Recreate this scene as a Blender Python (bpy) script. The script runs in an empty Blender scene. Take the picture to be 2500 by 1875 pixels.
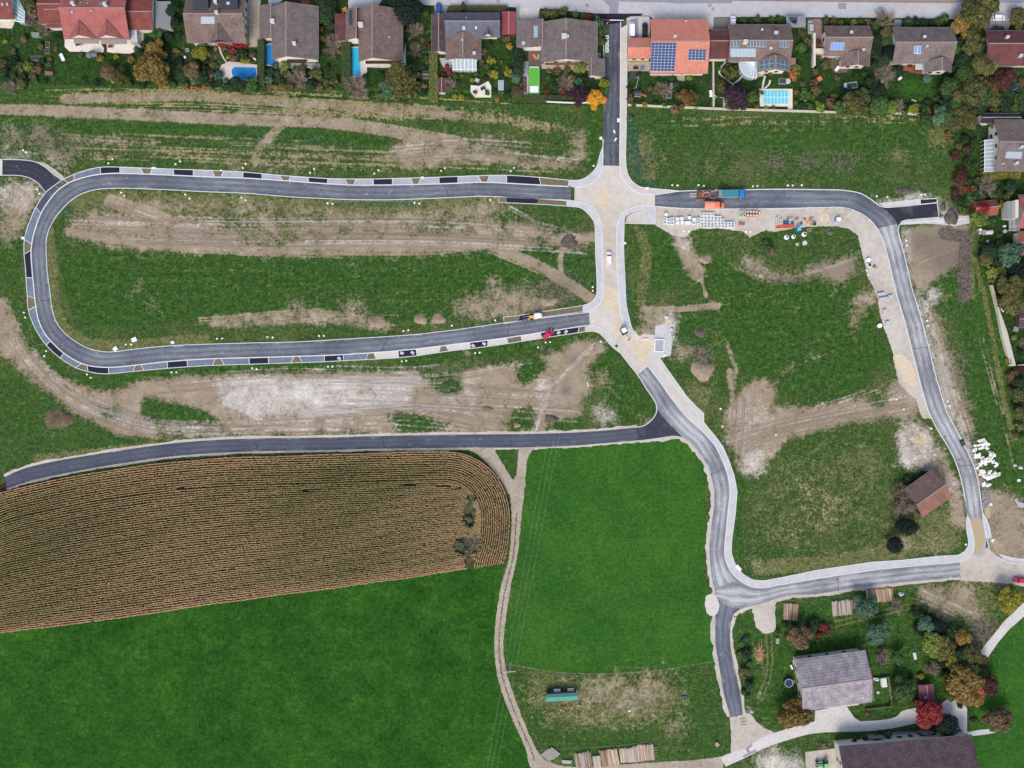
import bpy,math,random
import numpy as np
from mathutils import Vector,Matrix
from mathutils.geometry import tessellate_polygon
R_=random.Random(7)
S=0.14            # metres per photograph pixel (2500 px wide)
H=270.0           # flying height of the camera
sc=bpy.context.scene
COL=sc.collection
# ------------------------------------------------------------ camera, sky, sun, exposure
cam=bpy.data.cameras.new("camera"); co=bpy.data.objects.new("camera",cam); COL.objects.link(co)
co.location=(0,0,H); co.rotation_euler=(0,0,0)
cam.sensor_fit='HORIZONTAL'; cam.sensor_width=36.0
cam.lens=36.0*H/(2500*S)
cam.clip_start=1.0; cam.clip_end=6000
sc.camera=co
SUN_EL,SUN_AZ=46.0,196.0      # low-ish southern sun behind thin cloud
w=bpy.data.worlds.new("World"); sc.world=w; w.use_nodes=True
nt=w.node_tree; bg=nt.nodes['Background']; sky=nt.nodes.new('ShaderNodeTexSky')
sky.sky_type='NISHITA'; sky.sun_disc=False
sky.sun_elevation=math.radians(SUN_EL); sky.sun_rotation=math.radians(SUN_AZ)
sky.air_density=1.0; sky.dust_density=3.0; sky.ozone_density=1.0
nt.links.new(sky.outputs[0],bg.inputs[0]); bg.inputs[1].default_value=0.12
sl=bpy.data.lights.new("sun",'SUN'); sl.energy=1.2; sl.angle=math.radians(26); sl.color=(1.0,0.95,0.88)
so=bpy.data.objects.new("sun",sl); COL.objects.link(so)
az=math.radians(SUN_AZ); el=math.radians(SUN_EL)
dirv=Vector((math.sin(az)*math.cos(el),math.cos(az)*math.cos(el),math.sin(el)))   # towards the sun
so.rotation_euler=dirv.to_track_quat('Z','Y').to_euler(); so.location=(0,-50,200)
sc.view_settings.view_transform='Standard'; sc.view_settings.look='None'
sc.view_settings.gamma=1.0; sc.view_settings.exposure=0.72
sc.cycles.max_bounces=5; sc.cycles.diffuse_bounces=3
sc.cycles.use_adaptive_sampling=True

# ------------------------------------------------------------ helpers
def at(px,py,z=0.0):
    k=S*(H-z)/H
    return((px-1250)*k,(937.5-py)*k,z)
def C(r,g,b,k=1.0):
    f=lambda v:((v/255+0.055)/1.055)**2.4 if v>10.3 else v/255/12.92
    return(min(f(r)*k,1),min(f(g)*k,1),min(f(b)*k,1),1.0)
def ov(pts):     # overview coordinates (2212 px wide) -> photograph pixels
    return[(x*1.13020,y*1.13020)for x,y in pts]

def tag(o,label=None,cat=None,group=None,kind=None):
    if label:o['label']=label
    if cat:o['category']=cat
    if group:o['group']=group
    if kind:o['kind']=kind
    return o
def thing(name,label,cat,loc=(0,0,0),rz=0.0,group=None):
    o=bpy.data.objects.new(name,None); COL.objects.link(o)
    o.empty_display_size=0.5
    o.location=loc; o.rotation_euler=(0,0,rz)
    return tag(o,label,cat,group)

class MB:
    def __init__(s):s.v=[]; s.f=[]; s.m=[]; s.uv=None
    def add(s,vs,fs,mi=0):
        n=len(s.v); s.v+=[tuple(p)for p in vs]
        s.f+=[tuple(i+n for i in f)for f in fs]; s.m+=[mi]*len(fs); return s
    def box(s,x,y,z,sx,sy,sz,rot=0.0,mi=0,tap=1.0):
        c,d=math.cos(rot),math.sin(rot); vs=[]
        for dz,t in((0,1.0),(sz,tap)):
            for ax,ay in((-1,-1),(1,-1),(1,1),(-1,1)):
                u,v=ax*sx/2*t,ay*sy/2*t
                vs.append((x+u*c-v*d,y+u*d+v*c,z+dz))
        return s.add(vs,[(3,2,1,0),(4,5,6,7),(0,1,5,4),(1,2,6,5),(2,3,7,6),(3,0,4,7)],mi)
    def prism(s,pts,z0,z1,mi=0):
        n=len(pts); vs=[(p[0],p[1],z0)for p in pts]+[(p[0],p[1],z1)for p in pts]
        tr=tessellate_polygon([[Vector((p[0],p[1],0))for p in pts]])
        fs=[]
        for a,b,c in tr:
            pa,pb,pc=pts[a],pts[b],pts[c]
            if(pb[0]-pa[0])*(pc[1]-pa[1])-(pb[1]-pa[1])*(pc[0]-pa[0])<0:b,c=c,b
            fs.append((a+n,b+n,c+n)); fs.append((c,b,a))
        for i in range(n):j=(i+1)%n; fs.append((i,j,j+n,i+n))
        return s.add(vs,fs,mi)
    def flat(s,pts,z):
        tr=tessellate_polygon([[Vector((p[0],p[1],0))for p in pts]]); fs=[]
        for a,b,c in tr:
            pa,pb,pc=pts[a],pts[b],pts[c]
            if(pb[0]-pa[0])*(pc[1]-pa[1])-(pb[1]-pa[1])*(pc[0]-pa[0])<0:b,c=c,b
            fs.append((a,b,c))
        return s.add([(p[0],p[1],z)for p in pts],fs)
    def slab(s,poly3,t,mi=0):          # a sloped plate: polygon in 3D with thickness t downwards
        n=len(poly3); vs=list(poly3)+[(p[0],p[1],p[2]-t)for p in poly3]
        fs=[tuple(range(n)),tuple(range(2*n-1,n-1,-1))]
        for i in range(n):j=(i+1)%n; fs.append((j,i,i+n,j+n))
        return s.add(vs,fs,mi)
    def cyl(s,x,y,z0,z1,r0,r1=None,n=12,mi=0,rx=None):
        r1=r0 if r1 is None else r1; vs=[]
        for z,r in((z0,r0),(z1,r1)):
            for i in range(n):
                a=2*math.pi*i/n; vs.append((x+r*math.cos(a),y+r*math.sin(a),z))
        fs=[tuple(range(n-1,-1,-1)),tuple(range(n,2*n))]
        for i in range(n):j=(i+1)%n; fs.append((i,j,j+n,i+n))
        return s.add(vs,fs,mi)
    def ring(s,x,y,z0,z1,ro,ri,n=18,mi=0):
        vs=[]
        for z in(z0,z1):
            for r in(ro,ri):
                for i in range(n):
                    a=2*math.pi*i/n; vs.append((x+r*math.cos(a),y+r*math.sin(a),z))
        fs=[]
        for i in range(n):
            j=(i+1)%n
            fs+=[(i,j,j+2*n,i+2*n),(j+n,i+n,i+3*n,j+3*n),(i+2*n,j+2*n,j+3*n,i+3*n),(j,i,i+n,j+n)]
        return s.add(vs,fs,mi)
    def tube(s,p0,p1,r0,r1=None,n=6,mi=0):
        r1=r0 if r1 is None else r1
        p0,p1=Vector(p0),Vector(p1); d=(p1-p0)
        if d.length<1e-6:return s
        d.normalize(); a=Vector((0,0,1))if abs(d.z)<.9 else Vector((1,0,0))
        u=d.cross(a).normalized(); v=d.cross(u); vs=[]
        for p,r in((p0,r0),(p1,r1)):
            for i in range(n):
                t=2*math.pi*i/n; q=p+u*(r*math.cos(t))+v*(r*math.sin(t)); vs.append(tuple(q))
        fs=[tuple(range(n)),tuple(range(2*n-1,n-1,-1))]
        for i in range(n):j=(i+1)%n; fs.append((j,i,i+n,j+n))
        return s.add(vs,fs,mi)
    def build(s,name,mats,parent=None,off=None,smooth=False,bevel=0.0):
        me=bpy.data.meshes.new(name)
        vs=s.v if off is None else[(a-off[0],b-off[1],c-off[2])for a,b,c in s.v]
        me.from_pydata(vs,[],s.f)
        if not isinstance(mats,(list,tuple)):mats=[mats]
        for m in mats:me.materials.append(m)
        if len(mats)>1:me.polygons.foreach_set('material_index',s.m)
        if smooth:me.polygons.foreach_set('use_smooth',[True]*len(s.f))
        if s.uv is not None:
            ul=me.uv_layers.new(name='uv'); idx=[0]*len(me.loops); me.loops.foreach_get('vertex_index',idx)
            fl=[]
            for i in idx:fl+=s.uv[i]
            ul.data.foreach_set('uv',fl)
        me.update()
        o=bpy.data.objects.new(name,me); COL.objects.link(o)
        if parent is not None:o.parent=parent
        if bevel:
            b=o.modifiers.new('bevel','BEVEL'); b.width=bevel; b.segments=2; b.limit_method='ANGLE'
        return o
def copy_tree(o,parent=None):
    c=o.copy(); COL.objects.link(c)
    if parent is not None:c.parent=parent
    for ch in[x for x in o.children]:copy_tree(ch,c)
    return c

def catmull(pts,sub=6,closed=False):
    P=[np.array(p,float)for p in pts]; n=len(P); out=[]
    if n<3:return[tuple(p)for p in P]
    rng=range(n if closed else n-1)
    for i in rng:
        p1,p2=P[i%n],P[(i+1)%n]
        p0=P[(i-1)%n]if(closed or i>0)else 2*p1-p2
        p3=P[(i+2)%n]if(closed or i+2<n)else 2*p2-p1
        for k in range(sub):
            t=k/sub
            t0,t1,t2,t3=0,np.linalg.norm(p1-p0)**.5,0,0
            t2=t1+np.linalg.norm(p2-p1)**.5; t3=t2+np.linalg.norm(p3-p2)**.5
            if min(t1,t2-t1,t3-t2)<1e-6:out.append(tuple(p1+(p2-p1)*t)); continue
            tt=t1+(t2-t1)*t
            A1=(t1-tt)/t1*p0+tt/t1*p1
            A2=(t2-tt)/(t2-t1)*p1+(tt-t1)/(t2-t1)*p2
            A3=(t3-tt)/(t3-t2)*p2+(tt-t2)/(t3-t2)*p3
            B1=(t2-tt)/t2*A1+tt/t2*A2
            B2=(t3-tt)/(t3-t1)*A2+(tt-t1)/(t3-t1)*A3
            out.append(tuple((t2-tt)/(t2-t1)*B1+(tt-t1)/(t2-t1)*B2))
    if not closed:out.append(tuple(P[-1]))
    return out
def resample(pts,n):
    P=np.array(pts,float)[:,:2]; d=np.r_[0,np.cumsum(np.hypot(*np.diff(P,axis=0).T))]
    t=np.linspace(0,d[-1],n); return np.c_[np.interp(t,d,P[:,0]),np.interp(t,d,P[:,1])],d[-1]
def W(pts):return[at(x,y)[:2]for x,y in pts]

# ------------------------------------------------------------ materials
def newmat(name):
    m=bpy.data.materials.new(name); m.use_nodes=True; nt=m.node_tree
    b=nt.nodes['Principled BSDF']; b.inputs['Specular IOR Level'].default_value=0.25
    return m,nt,b
def nn(nt,t,**kw):
    n=nt.nodes.new(t)
    for k,v in kw.items():setattr(n,k,v)
    return n
def setramp(r,stops):
    e=r.color_ramp.elements
    while len(e)>1:e.remove(e[-1])
    e[0].position=stops[0][0]; e[0].color=stops[0][1]
    for p,c in stops[1:]:q=e.new(p); q.color=c
def noise(nt,vec,scale,detail=4,rough=.6,dist=0.0):
    n=nn(nt,'ShaderNodeTexNoise'); n.inputs['Scale'].default_value=scale; n.inputs['Detail'].default_value=detail
    n.inputs['Roughness'].default_value=rough; n.inputs['Distortion'].default_value=dist
    if vec is not None:nt.links.new(vec,n.inputs['Vector'])
    return n.outputs['Fac']
def ramp(nt,fac,stops):
    r=nn(nt,'ShaderNodeValToRGB'); setramp(r,stops); nt.links.new(fac,r.inputs[0]); return r.outputs[0]
def math_(nt,op,a,b=None,clamp=False):
    m=nn(nt,'ShaderNodeMath',operation=op,use_clamp=clamp)
    for i,q in((0,a),(1,b)):
        if q is None:continue
        if isinstance(q,(int,float)):m.inputs[i].default_value=q
        else:nt.links.new(q,m.inputs[i])
    return m.outputs[0]
def mixc(nt,f,a,b,bt='MIX'):
    m=nn(nt,'ShaderNodeMix',data_type='RGBA',blend_type=bt)
    for i,q in((0,f),(6,a),(7,b)):
        if isinstance(q,(int,float)):m.inputs[i].default_value=q
        elif isinstance(q,tuple):m.inputs[i].default_value=q
        else:nt.links.new(q,m.inputs[i])
    return m.outputs[2]
def bump(nt,b,fac,strength,dist=0.1):
    n=nn(nt,'ShaderNodeBump'); n.inputs['Strength'].default_value=strength; n.inputs['Distance'].default_value=dist
    nt.links.new(fac,n.inputs['Height']); nt.links.new(n.outputs[0],b.inputs['Normal'])
def pos(nt):return nn(nt,'ShaderNodeNewGeometry').outputs['Position']
_mc={}
def plain(name,c,rough=.6,var=.25,scale=3.0,metal=0.0,bmp=0.0,spec=.3):
    """one-colour surface with slight mottling"""
    if name in _mc:return _mc[name]
    m,nt,b=newmat(name); p=nn(nt,'ShaderNodeTexCoord').outputs['Object']
    f=noise(nt,p,scale,5)
    lo=tuple(x*(1-var)for x in c[:3])+(1,); hi=tuple(min(1,x*(1+var))for x in c[:3])+(1,)
    nt.links.new(ramp(nt,f,[(.3,lo),(.7,hi)]),b.inputs['Base Color'])
    b.inputs['Roughness'].default_value=rough; b.inputs['Metallic'].default_value=metal; b.inputs['Specular IOR Level'].default_value=spec
    if bmp:bump(nt,b,noise(nt,p,scale*4,4),bmp)
    _mc[name]=m; return m
def speck(name,stops,scales=(0.25,1.4,6.0),w=(.4,.35,.25),rough=.95,bmp=.3,bd=.1):
    """ground-like surface: three octaves of world-space noise through a ramp"""
    if name in _mc:return _mc[name]
    m,nt,b=newmat(name); p=pos(nt); acc=None
    for s_,w_ in zip(scales,w):
        q=math_(nt,'MULTIPLY',noise(nt,p,s_,5,.65),w_); acc=q if acc is None else math_(nt,'ADD',acc,q)
    nt.links.new(ramp(nt,acc,stops),b.inputs['Base Color']); b.inputs['Roughness'].default_value=rough
    b.inputs['Specular IOR Level'].default_value=.15
    if bmp:bump(nt,b,acc,bmp,bd)
    _mc[name]=m; return m
def tiles(name,c,c2=None,axis='x',moss=None,step=.34,dark=.72):
    """roof tiles: courses and columns with weathering"""
    if name in _mc:return _mc[name]
    m,nt,b=newmat(name); p=nn(nt,'ShaderNodeTexCoord').outputs['Object']
    sx=nn(nt,'ShaderNodeSeparateXYZ'); nt.links.new(p,sx.inputs[0])
    i=0 if axis=='x' else 1
    def saw(o,st):
        return math_(nt,'FRACT',math_(nt,'DIVIDE',o,st))
    course=saw(sx.outputs[1-i],step); colm=saw(sx.outputs[i],step*.8)
    wn=nn(nt,'ShaderNodeTexWhiteNoise',noise_dimensions='2D')
    cb=nn(nt,'ShaderNodeCombineXYZ')
    nt.links.new(math_(nt,'FLOOR',math_(nt,'DIVIDE',sx.outputs[0],step)),cb.inputs[0]); nt.links.new(math_(nt,'FLOOR',math_(nt,'DIVIDE',sx.outputs[1],step)),cb.inputs[1])
    nt.links.new(cb.outputs[0],wn.inputs[0])
    big=noise(nt,p,.35,5,.6)
    c2=c2 or tuple(x*.7 for x in c[:3])+(1,)
    base=ramp(nt,big,[(.35,c2),(.65,c)])
    v=math_(nt,'ADD',math_(nt,'MULTIPLY',wn.outputs['Value'],.22),.85)
    v=math_(nt,'MULTIPLY',v,math_(nt,'ADD',math_(nt,'MULTIPLY',math_(nt,'GREATER_THAN',course,.2),1-dark),dark))
    v=math_(nt,'MULTIPLY',v,math_(nt,'ADD',math_(nt,'MULTIPLY',math_(nt,'GREATER_THAN',colm,.15),.12),.88))
    cv=nn(nt,'ShaderNodeCombineColor'); [nt.links.new(v,cv.inputs[k])for k in range(3)]
    col=mixc(nt,1.0,base,cv.outputs[0],'MULTIPLY')
    if moss:
        f=ramp(nt,noise(nt,p,1.6,6,.75),[(.52,(0,0,0,1)),(.66,(1,1,1,1))]); col=mixc(nt,f,col,moss)
    nt.links.new(col,b.inputs['Base Color']); b.inputs['Roughness'].default_value=.8
    bump(nt,b,course,.5,.04)
    _mc[name]=m; return m
def asphalt(name,c,track,light=1.0):
    """road surface following the ribbon's own length (u, metres) and width (v 0..1): broken dusty tracks, tyre scuffs, joints, pale crumbs by the kerbs"""
    if name in _mc:return _mc[name]
    m,nt,b=newmat(name); uvn=nn(nt,'ShaderNodeUVMap',uv_map='uv'); sx=nn(nt,'ShaderNodeSeparateXYZ'); nt.links.new(uvn.outputs[0],sx.inputs[0])
    u,v=sx.outputs[0],sx.outputs[1]; p=pos(nt)
    def cv(a,b_):q=nn(nt,'ShaderNodeCombineXYZ'); nt.links.new(math_(nt,'MULTIPLY',u,a),q.inputs[0]); nt.links.new(math_(nt,'MULTIPLY',v,b_),q.inputs[1]); return q.outputs[0]
    streak=noise(nt,cv(.06,6.0),2.2,6,.7,.6); fs=noise(nt,cv(.35,16.0),2.0,5,.75,.4)
    wob=math_(nt,'ADD',v,math_(nt,'MULTIPLY',math_(nt,'SUBTRACT',noise(nt,cv(.04,0.0),1.0,3),.5),.35))
    w1=math_(nt,'ABSOLUTE',math_(nt,'SUBTRACT',math_(nt,'ABSOLUTE',math_(nt,'SUBTRACT',wob,.5)),.17))
    tr=math_(nt,'SUBTRACT',1.0,math_(nt,'MULTIPLY',w1,5.0),clamp=True)
    ln=ramp(nt,noise(nt,p,.045,5,.65),[(.36,(0,0,0,1)),(.64,(1,1,1,1))])
    dust=math_(nt,'MULTIPLY',math_(nt,'ADD',math_(nt,'MULTIPLY',math_(nt,'MULTIPLY',tr,fs),.9),math_(nt,'MULTIPLY',math_(nt,'SUBTRACT',streak,.28),1.3)),math_(nt,'ADD',math_(nt,'MULTIPLY',ln,.9*light),.35*light),clamp=True)
    base=mixc(nt,dust,c,track)
    edge=math_(nt,'SUBTRACT',math_(nt,'MULTIPLY',math_(nt,'ABSOLUTE',math_(nt,'SUBTRACT',v,.5)),2.0),.62)
    spill=math_(nt,'MULTIPLY',math_(nt,'MULTIPLY',edge,2.0,clamp=True),ramp(nt,noise(nt,p,.13,6,.7),[(.52,(0,0,0,1)),(.66,(1,1,1,1))]))
    base=mixc(nt,math_(nt,'MULTIPLY',spill,.7*light),base,C(196,196,198))
    base=mixc(nt,math_(nt,'MULTIPLY',ramp(nt,noise(nt,p,.30,7,.75),[(.60,(0,0,0,1)),(.70,(1,1,1,1))]),.5*light),base,C(176,178,182))
    base=mixc(nt,math_(nt,'MULTIPLY',math_(nt,'LESS_THAN',math_(nt,'FRACT',math_(nt,'MULTIPLY',u,.023)),.006),.6),base,C(44,46,54))
    base=mixc(nt,math_(nt,'MULTIPLY',ramp(nt,noise(nt,p,.9,4,.7),[(.64,(0,0,0,1)),(.70,(1,1,1,1))]),.5*light),base,C(214,214,214))
    fine=noise(nt,p,1.6,6,.8)
    k=ramp(nt,fine,[(.34,(.80,.80,.80,1)),(.66,(1.2,1.2,1.2,1))])
    nt.links.new(mixc(nt,1.0,base,k,'MULTIPLY'),b.inputs['Base Color']); b.inputs['Roughness'].default_value=.9
    bump(nt,b,fine,.2,.02)
    _mc[name]=m; return m
def leafmat(name,cols):
    if name in _mc:return _mc[name]
    m,nt,b=newmat(name)
    a=nn(nt,'ShaderNodeAttribute',attribute_name='rnd'); p=nn(nt,'ShaderNodeTexCoord').outputs['Object']
    oi=nn(nt,'ShaderNodeObjectInfo')
    f=math_(nt,'ADD',math_(nt,'MULTIPLY',a.outputs['Fac'],.5),math_(nt,'MULTIPLY',noise(nt,p,2.6,3),.5))
    f=math_(nt,'ADD',f,math_(nt,'MULTIPLY',math_(nt,'SUBTRACT',oi.outputs['Random'],.5),.22))
    n=len(cols); st=[(.22+.56*i/(n-1),cols[i])for i in range(n)]
    nt.links.new(ramp(nt,f,st),b.inputs['Base Color']); b.inputs['Roughness'].default_value=.75
    _mc[name]=m; return m
# ------------------------------------------------------------ ground: one sheet, zones of soil / grass kinds as vertex masks
GX0,GY0,GS=-60,-60,2.5
NX,NY=int((2560-GX0)/GS)+1,int((1935-GY0)/GS)+1
gx=GX0+GS*np.arange(NX); gy=GY0+GS*np.arange(NY)
LAY={k:np.zeros((NY,NX),np.float32)for k in('dirt','gravel','dark','sand','lush','dry','teal','lawn','field','garden','straw','maize')}
def blur(a,r):
    if r<=0:return a
    for ax in(0,1):
        for _ in range(2):
            c=np.cumsum(np.pad(a,[(r+1,r)if i==ax else(0,0)for i in(0,1)],mode='edge'),axis=ax)
            a=(np.take(c,range(2*r+1,c.shape[ax]),axis=ax)-np.take(c,range(0,c.shape[ax]-2*r-1),axis=ax))/(2*r+1)
    return a
def _win(pts,pad):
    P=np.array(pts,float); x0,y0=P.min(0)-pad; x1,y1=P.max(0)+pad
    i0=max(0,int((x0-GX0)/GS)); i1=min(NX,int((x1-GX0)/GS)+2); j0=max(0,int((y0-GY0)/GS)); j1=min(NY,int((y1-GY0)/GS)+2)
    return P,i0,i1,j0,j1
def _apply(layer,i0,i1,j0,j1,m,val):
    L=LAY[layer]; cur=L[j0:j1,i0:i1]
    if val>=0:L[j0:j1,i0:i1]=np.maximum(cur,m*val)if layer!='x' else cur
    else:L[j0:j1,i0:i1]=cur*(1+m*val)
def poly(layer,pts,val=1.0,soft=3):
    soft=soft*2 if layer not in('maize','lawn','field')else soft
    P,i0,i1,j0,j1=_win(pts,soft*GS*3+5)
    if i1<=i0 or j1<=j0:return
    X,Y=np.meshgrid(gx[i0:i1],gy[j0:j1]); ins=np.zeros(X.shape,bool); n=len(P)
    for a in range(n):
        x1,y1=P[a]; x2,y2=P[(a+1)%n]
        if y1==y2:continue
        c=((y1>Y)!=(y2>Y))&(X<(x2-x1)*(Y-y1)/(y2-y1)+x1); ins^=c
    _apply(layer,i0,i1,j0,j1,blur(ins.astype(np.float32),soft),val)
def stroke(layer,pts,width,val=1.0,soft=2):
    P,i0,i1,j0,j1=_win(pts,width+soft*GS*3)
    if i1<=i0 or j1<=j0:return
    X,Y=np.meshgrid(gx[i0:i1],gy[j0:j1]); D=np.full(X.shape,1e9)
    for(x1,y1),(x2,y2)in zip(P[:-1],P[1:]):
        dx,dy=x2-x1,y2-y1; L2=dx*dx+dy*dy+1e-9
        t=np.clip(((X-x1)*dx+(Y-y1)*dy)/L2,0,1); D=np.minimum(D,np.hypot(X-x1-t*dx,Y-y1-t*dy))
    m=np.clip((width/2-D)/(soft*GS)+.5,0,1).astype(np.float32)
    _apply(layer,i0,i1,j0,j1,m,val)
def blob(layer,x,y,r,val=1.0,soft=3,ry=None):
    a=np.linspace(0,2*np.pi,16,endpoint=False); poly(layer,[(x+r*np.cos(t),y+(ry or r)*np.sin(t))for t in a],val,soft)
def tracks(layer,pts,spread,n,width=3,val=.6):
    """a bundle of fine wheel ruts alongside a line"""
    P=np.array(catmull(pts,5)); T=np.gradient(P,axis=0); T/=np.hypot(T[:,0],T[:,1])[:,None]+1e-9; N=np.c_[-T[:,1],T[:,0]]; M_=len(P)
    for k in range(n*2):
        o=R_.uniform(-spread,spread)+0; i0=R_.randint(0,int(M_*.7)); i1=min(M_,i0+max(4,int(M_*R_.uniform(.2,.6)))); stroke(layer,(P+N*o)[i0:i1].tolist(),width,val*R_.uniform(.5,1),1)
O=ov
# north plot
stroke('dirt',O([(-20,236),(100,238),(300,248),(500,258),(700,264),(800,275),(900,296),(1000,310)]),28,.78)
stroke('dirt',O([(140,214),(400,208),(600,220),(800,236),(1000,250)]),22,.55); stroke('straw',O([(140,214),(400,206),(700,225),(950,240)]),26,.8)
stroke('straw',O([(620,240),(900,245),(1100,258),(1180,276)]),30,.62,5); stroke('straw',O([(0,236),(400,250),(800,272)]),24,.6)
stroke('lush',O([(200,235),(420,232),(700,252),(780,250)]),14,.9)
stroke('lush',O([(0,262),(300,282),(600,292),(800,300),(830,300)]),34,.9); stroke('lush',O([(80,200),(500,190),(900,205),(1280,210)]),26,.8)
stroke('lush',O([(350,330),(600,335),(800,345)]),60,.55,6)
poly('dirt',O([(835,318),(880,303),(960,308),(1080,326),(1230,348),(1248,330),(1235,290),(1150,270),(1262,278),(1268,340),(1240,366),(1150,364),(1050,350),(950,356),(880,368),(848,345)]),.85,3)
poly('lush',O([(1060,345),(1180,352),(1230,372),(1100,376),(1000,372)]),.9); poly('lush',O([(1255,215),(1300,210),(1300,380),(1262,378)]),.8)
poly('dirt',O([(900,280),(1060,285),(1150,310),(1060,320),(900,300)]),.45,5); blob('lush',1120,312,26); blob('lush',1040,330,18); blob('lush',985,315,16,ry=9); blob('lush',1190,290,26,ry=12)
poly('dark',O([(40,262),(130,265),(190,330),(160,352),(60,335),(30,300)]),.45,6); poly('dirt',O([(60,262),(100,262),(145,345),(115,352),(70,310)]),.6,4)
for q_ in([(60,285),(190,300),(240,345),(100,360)],[(560,330),(640,320),(660,370),(540,370)],[(0,270),(50,275),(60,350),(0,360)]):poly('dirt',O(q_),.52,6)
tracks('dirt',O([(60,300),(400,320),(850,340)]),36,12,5,.6); tracks('teal',O([(300,310),(700,320),(800,345)]),34,6,6,.6); tracks('straw',O([(80,320),(500,330),(1200,360)]),30,10,4,.8)
for x,y,r in((600,345,26),(555,300,10),(520,300,12),(720,345,22),(850,322,20),(850,350,14),(510,352,26),(690,360,18),(760,330,18),(330,330,22),(420,320,16),(230,310,22),(430,355,14),(250,290,16),(640,300,8),(690,300,10)):
    blob('dirt',x*1.13,y*1.13,r*1.13,.62,3,r*.7)
stroke('dirt',O([(610,268),(560,320),(550,352)]),22,.6); tracks('dirt',O([(0,238),(300,248),(700,264),(1000,310),(1250,350)]),16,10,3,.9)
tracks('lush',O([(0,230),(300,240),(700,254),(950,280)]),22,9,3,.7); tracks('straw',O([(100,208),(400,205),(700,222),(1100,248)]),30,14,3,1)
blob('gravel',25,392,60,.8,4,18); blob('gravel',120,400,45,.75,4,10); poly('gravel',O([(0,395),(100,395),(120,430),(60,440),(0,450)]),.6,4); poly('dirt',O([(0,390),(110,400),(60,470),(40,510),(0,540)]),.85,4); poly('lush',O([(30,440),(60,430),(60,540),(20,560)]),.9)
# inside the loop
poly('dirt',O([(145,500),(150,470),(180,452),(250,436),(400,432),(560,430),(700,452),(900,448),(1090,436),(1130,468),(1190,500),(1285,508),(1280,525),(1150,535),(900,545),(640,548),(560,545),(460,540),(330,546),(200,525),(160,512)]),.72,4)
for q_ in([(150,500),(300,525),(460,535),(640,543)],[(640,530),(900,535),(1150,525),(1280,512)],[(700,500),(900,520),(1060,515)],[(200,470),(330,500),(500,520)],[(1100,480),(1180,515)]):stroke('dirt',O(q_),26,.95,5)
stroke('dirt',O([(250,450),(480,470),(700,470)]),16,-.5,6); stroke('dry',O([(160,440),(500,450),(1050,460)]),40,.6,6)
stroke('dry',O([(150,430),(300,428),(700,448),(1080,440)]),40,.8,5); poly('dry',O([(300,430),(640,440),(700,545),(560,545),(480,460),(420,440)]),.75,6); stroke('dirt',O([(620,450),(640,500),(710,548)]),14,.8)
poly('dirt',O([(300,430),(640,440),(690,530),(640,545),(500,520),(420,450)]),-.35,6); stroke('dirt',O([(240,436),(330,462),(460,530)]),34,.95,3); stroke('dirt',O([(540,445),(640,545)]),16,.9)
for x,y,a,b in((945,492,40,12),(1100,466,46,14),(1190,450,36,16),(800,512,40,5),(740,500,22,8),(1170,520,30,8),(860,450,60,6),(1010,478,20,7),(550,470,14,18),(620,500,20,20)):
    blob('dirt',x*1.13,y*1.13,a*1.13,-.85,2,b*1.13); blob('lush',x*1.13,y*1.13,a*1.13,.7,3,b*1.13)
poly('lush',O([(130,560),(170,548),(210,535),(380,540),(600,552),(900,548),(1150,538),(1240,520),(1280,600),(1170,562),(1180,600),(1000,640),(950,700),(780,690),(400,690),(250,712),(160,690),(130,620)]),1,3)
stroke('dirt',O([(1060,530),(1160,572),(1240,620),(1285,650)]),26,.9); stroke('dirt',O([(470,695),(700,682),(760,690),(830,705)]),34,.60,5); blob('dirt',790,775,60,.75,5,14); blob('dirt',870,765,40,.8,5,20); tracks('dirt',O([(430,700),(700,680),(860,690)]),16,10,4,.85); poly('dirt',O([(960,655),(1100,612),(1210,640),(1200,680),(1090,690),(980,690)]),.7,4)
stroke('dirt',O([(1225,500),(1210,560),(1215,600)]),14,.7)
for x,y,r in((1180,612,18),(905,690,14),(945,690,14),(815,702,14),(740,660,20),(1222,530,22),(1040,545,14),(960,540,16),(1070,612,22),(650,668,26),(700,640,8),(300,620,14),(330,660,14)):
    blob('dirt',x*1.13,y*1.13,r*1.13,.75,3,r*.8)
poly('dark',O([(1130,610),(1240,590),(1270,640),(1200,660),(1140,640)]),.5,4)
stroke('dry',[(113,560),(122,640),(128,740),(150,800),(215,845),(330,845),(500,832)],34,.9,5); stroke('dry',[(128,520),(190,480),(280,470)],26,.6,4)
blob('teal',165,510,22,.8); blob('teal',110,530,20,.0)
poly('teal',O([(1240,540),(1262,530),(1255,590),(1240,600)]),.8); stroke('teal',[(820,500),(1010,500)],14,.6); blob('teal',740,812,8,.8); stroke('teal',O([(1060,620),(1065,660)]),26,.8)
poly('lush',O([(840,690),(1100,650),(1100,675),(900,715)]),.6,4); tracks('dirt',O([(1280,655),(1190,590),(1060,532)]),16,10,3,.9); tracks('dark',O([(1160,660),(1200,620),(1240,600)]),24,14,3,.5)
tracks('dirt',O([(160,515),(500,538),(900,545),(1280,515)]),14,8,3,.9); tracks('dry',O([(200,600),(500,585),(800,600),(1100,590)]),60,20,3,.5)
poly('lush',[(30,520),(60,500),(45,640),(50,740),(20,700),(0,600)],.9); stroke('lush',[(85,750),(100,880),(160,930),(300,925),(500,905),(700,900)],26,.85,2); stroke('lush',[(700,898),(900,905),(1100,868),(1430,825)],26,.9,2); stroke('teal',[(78,750),(90,800)],20,.8)
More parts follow.
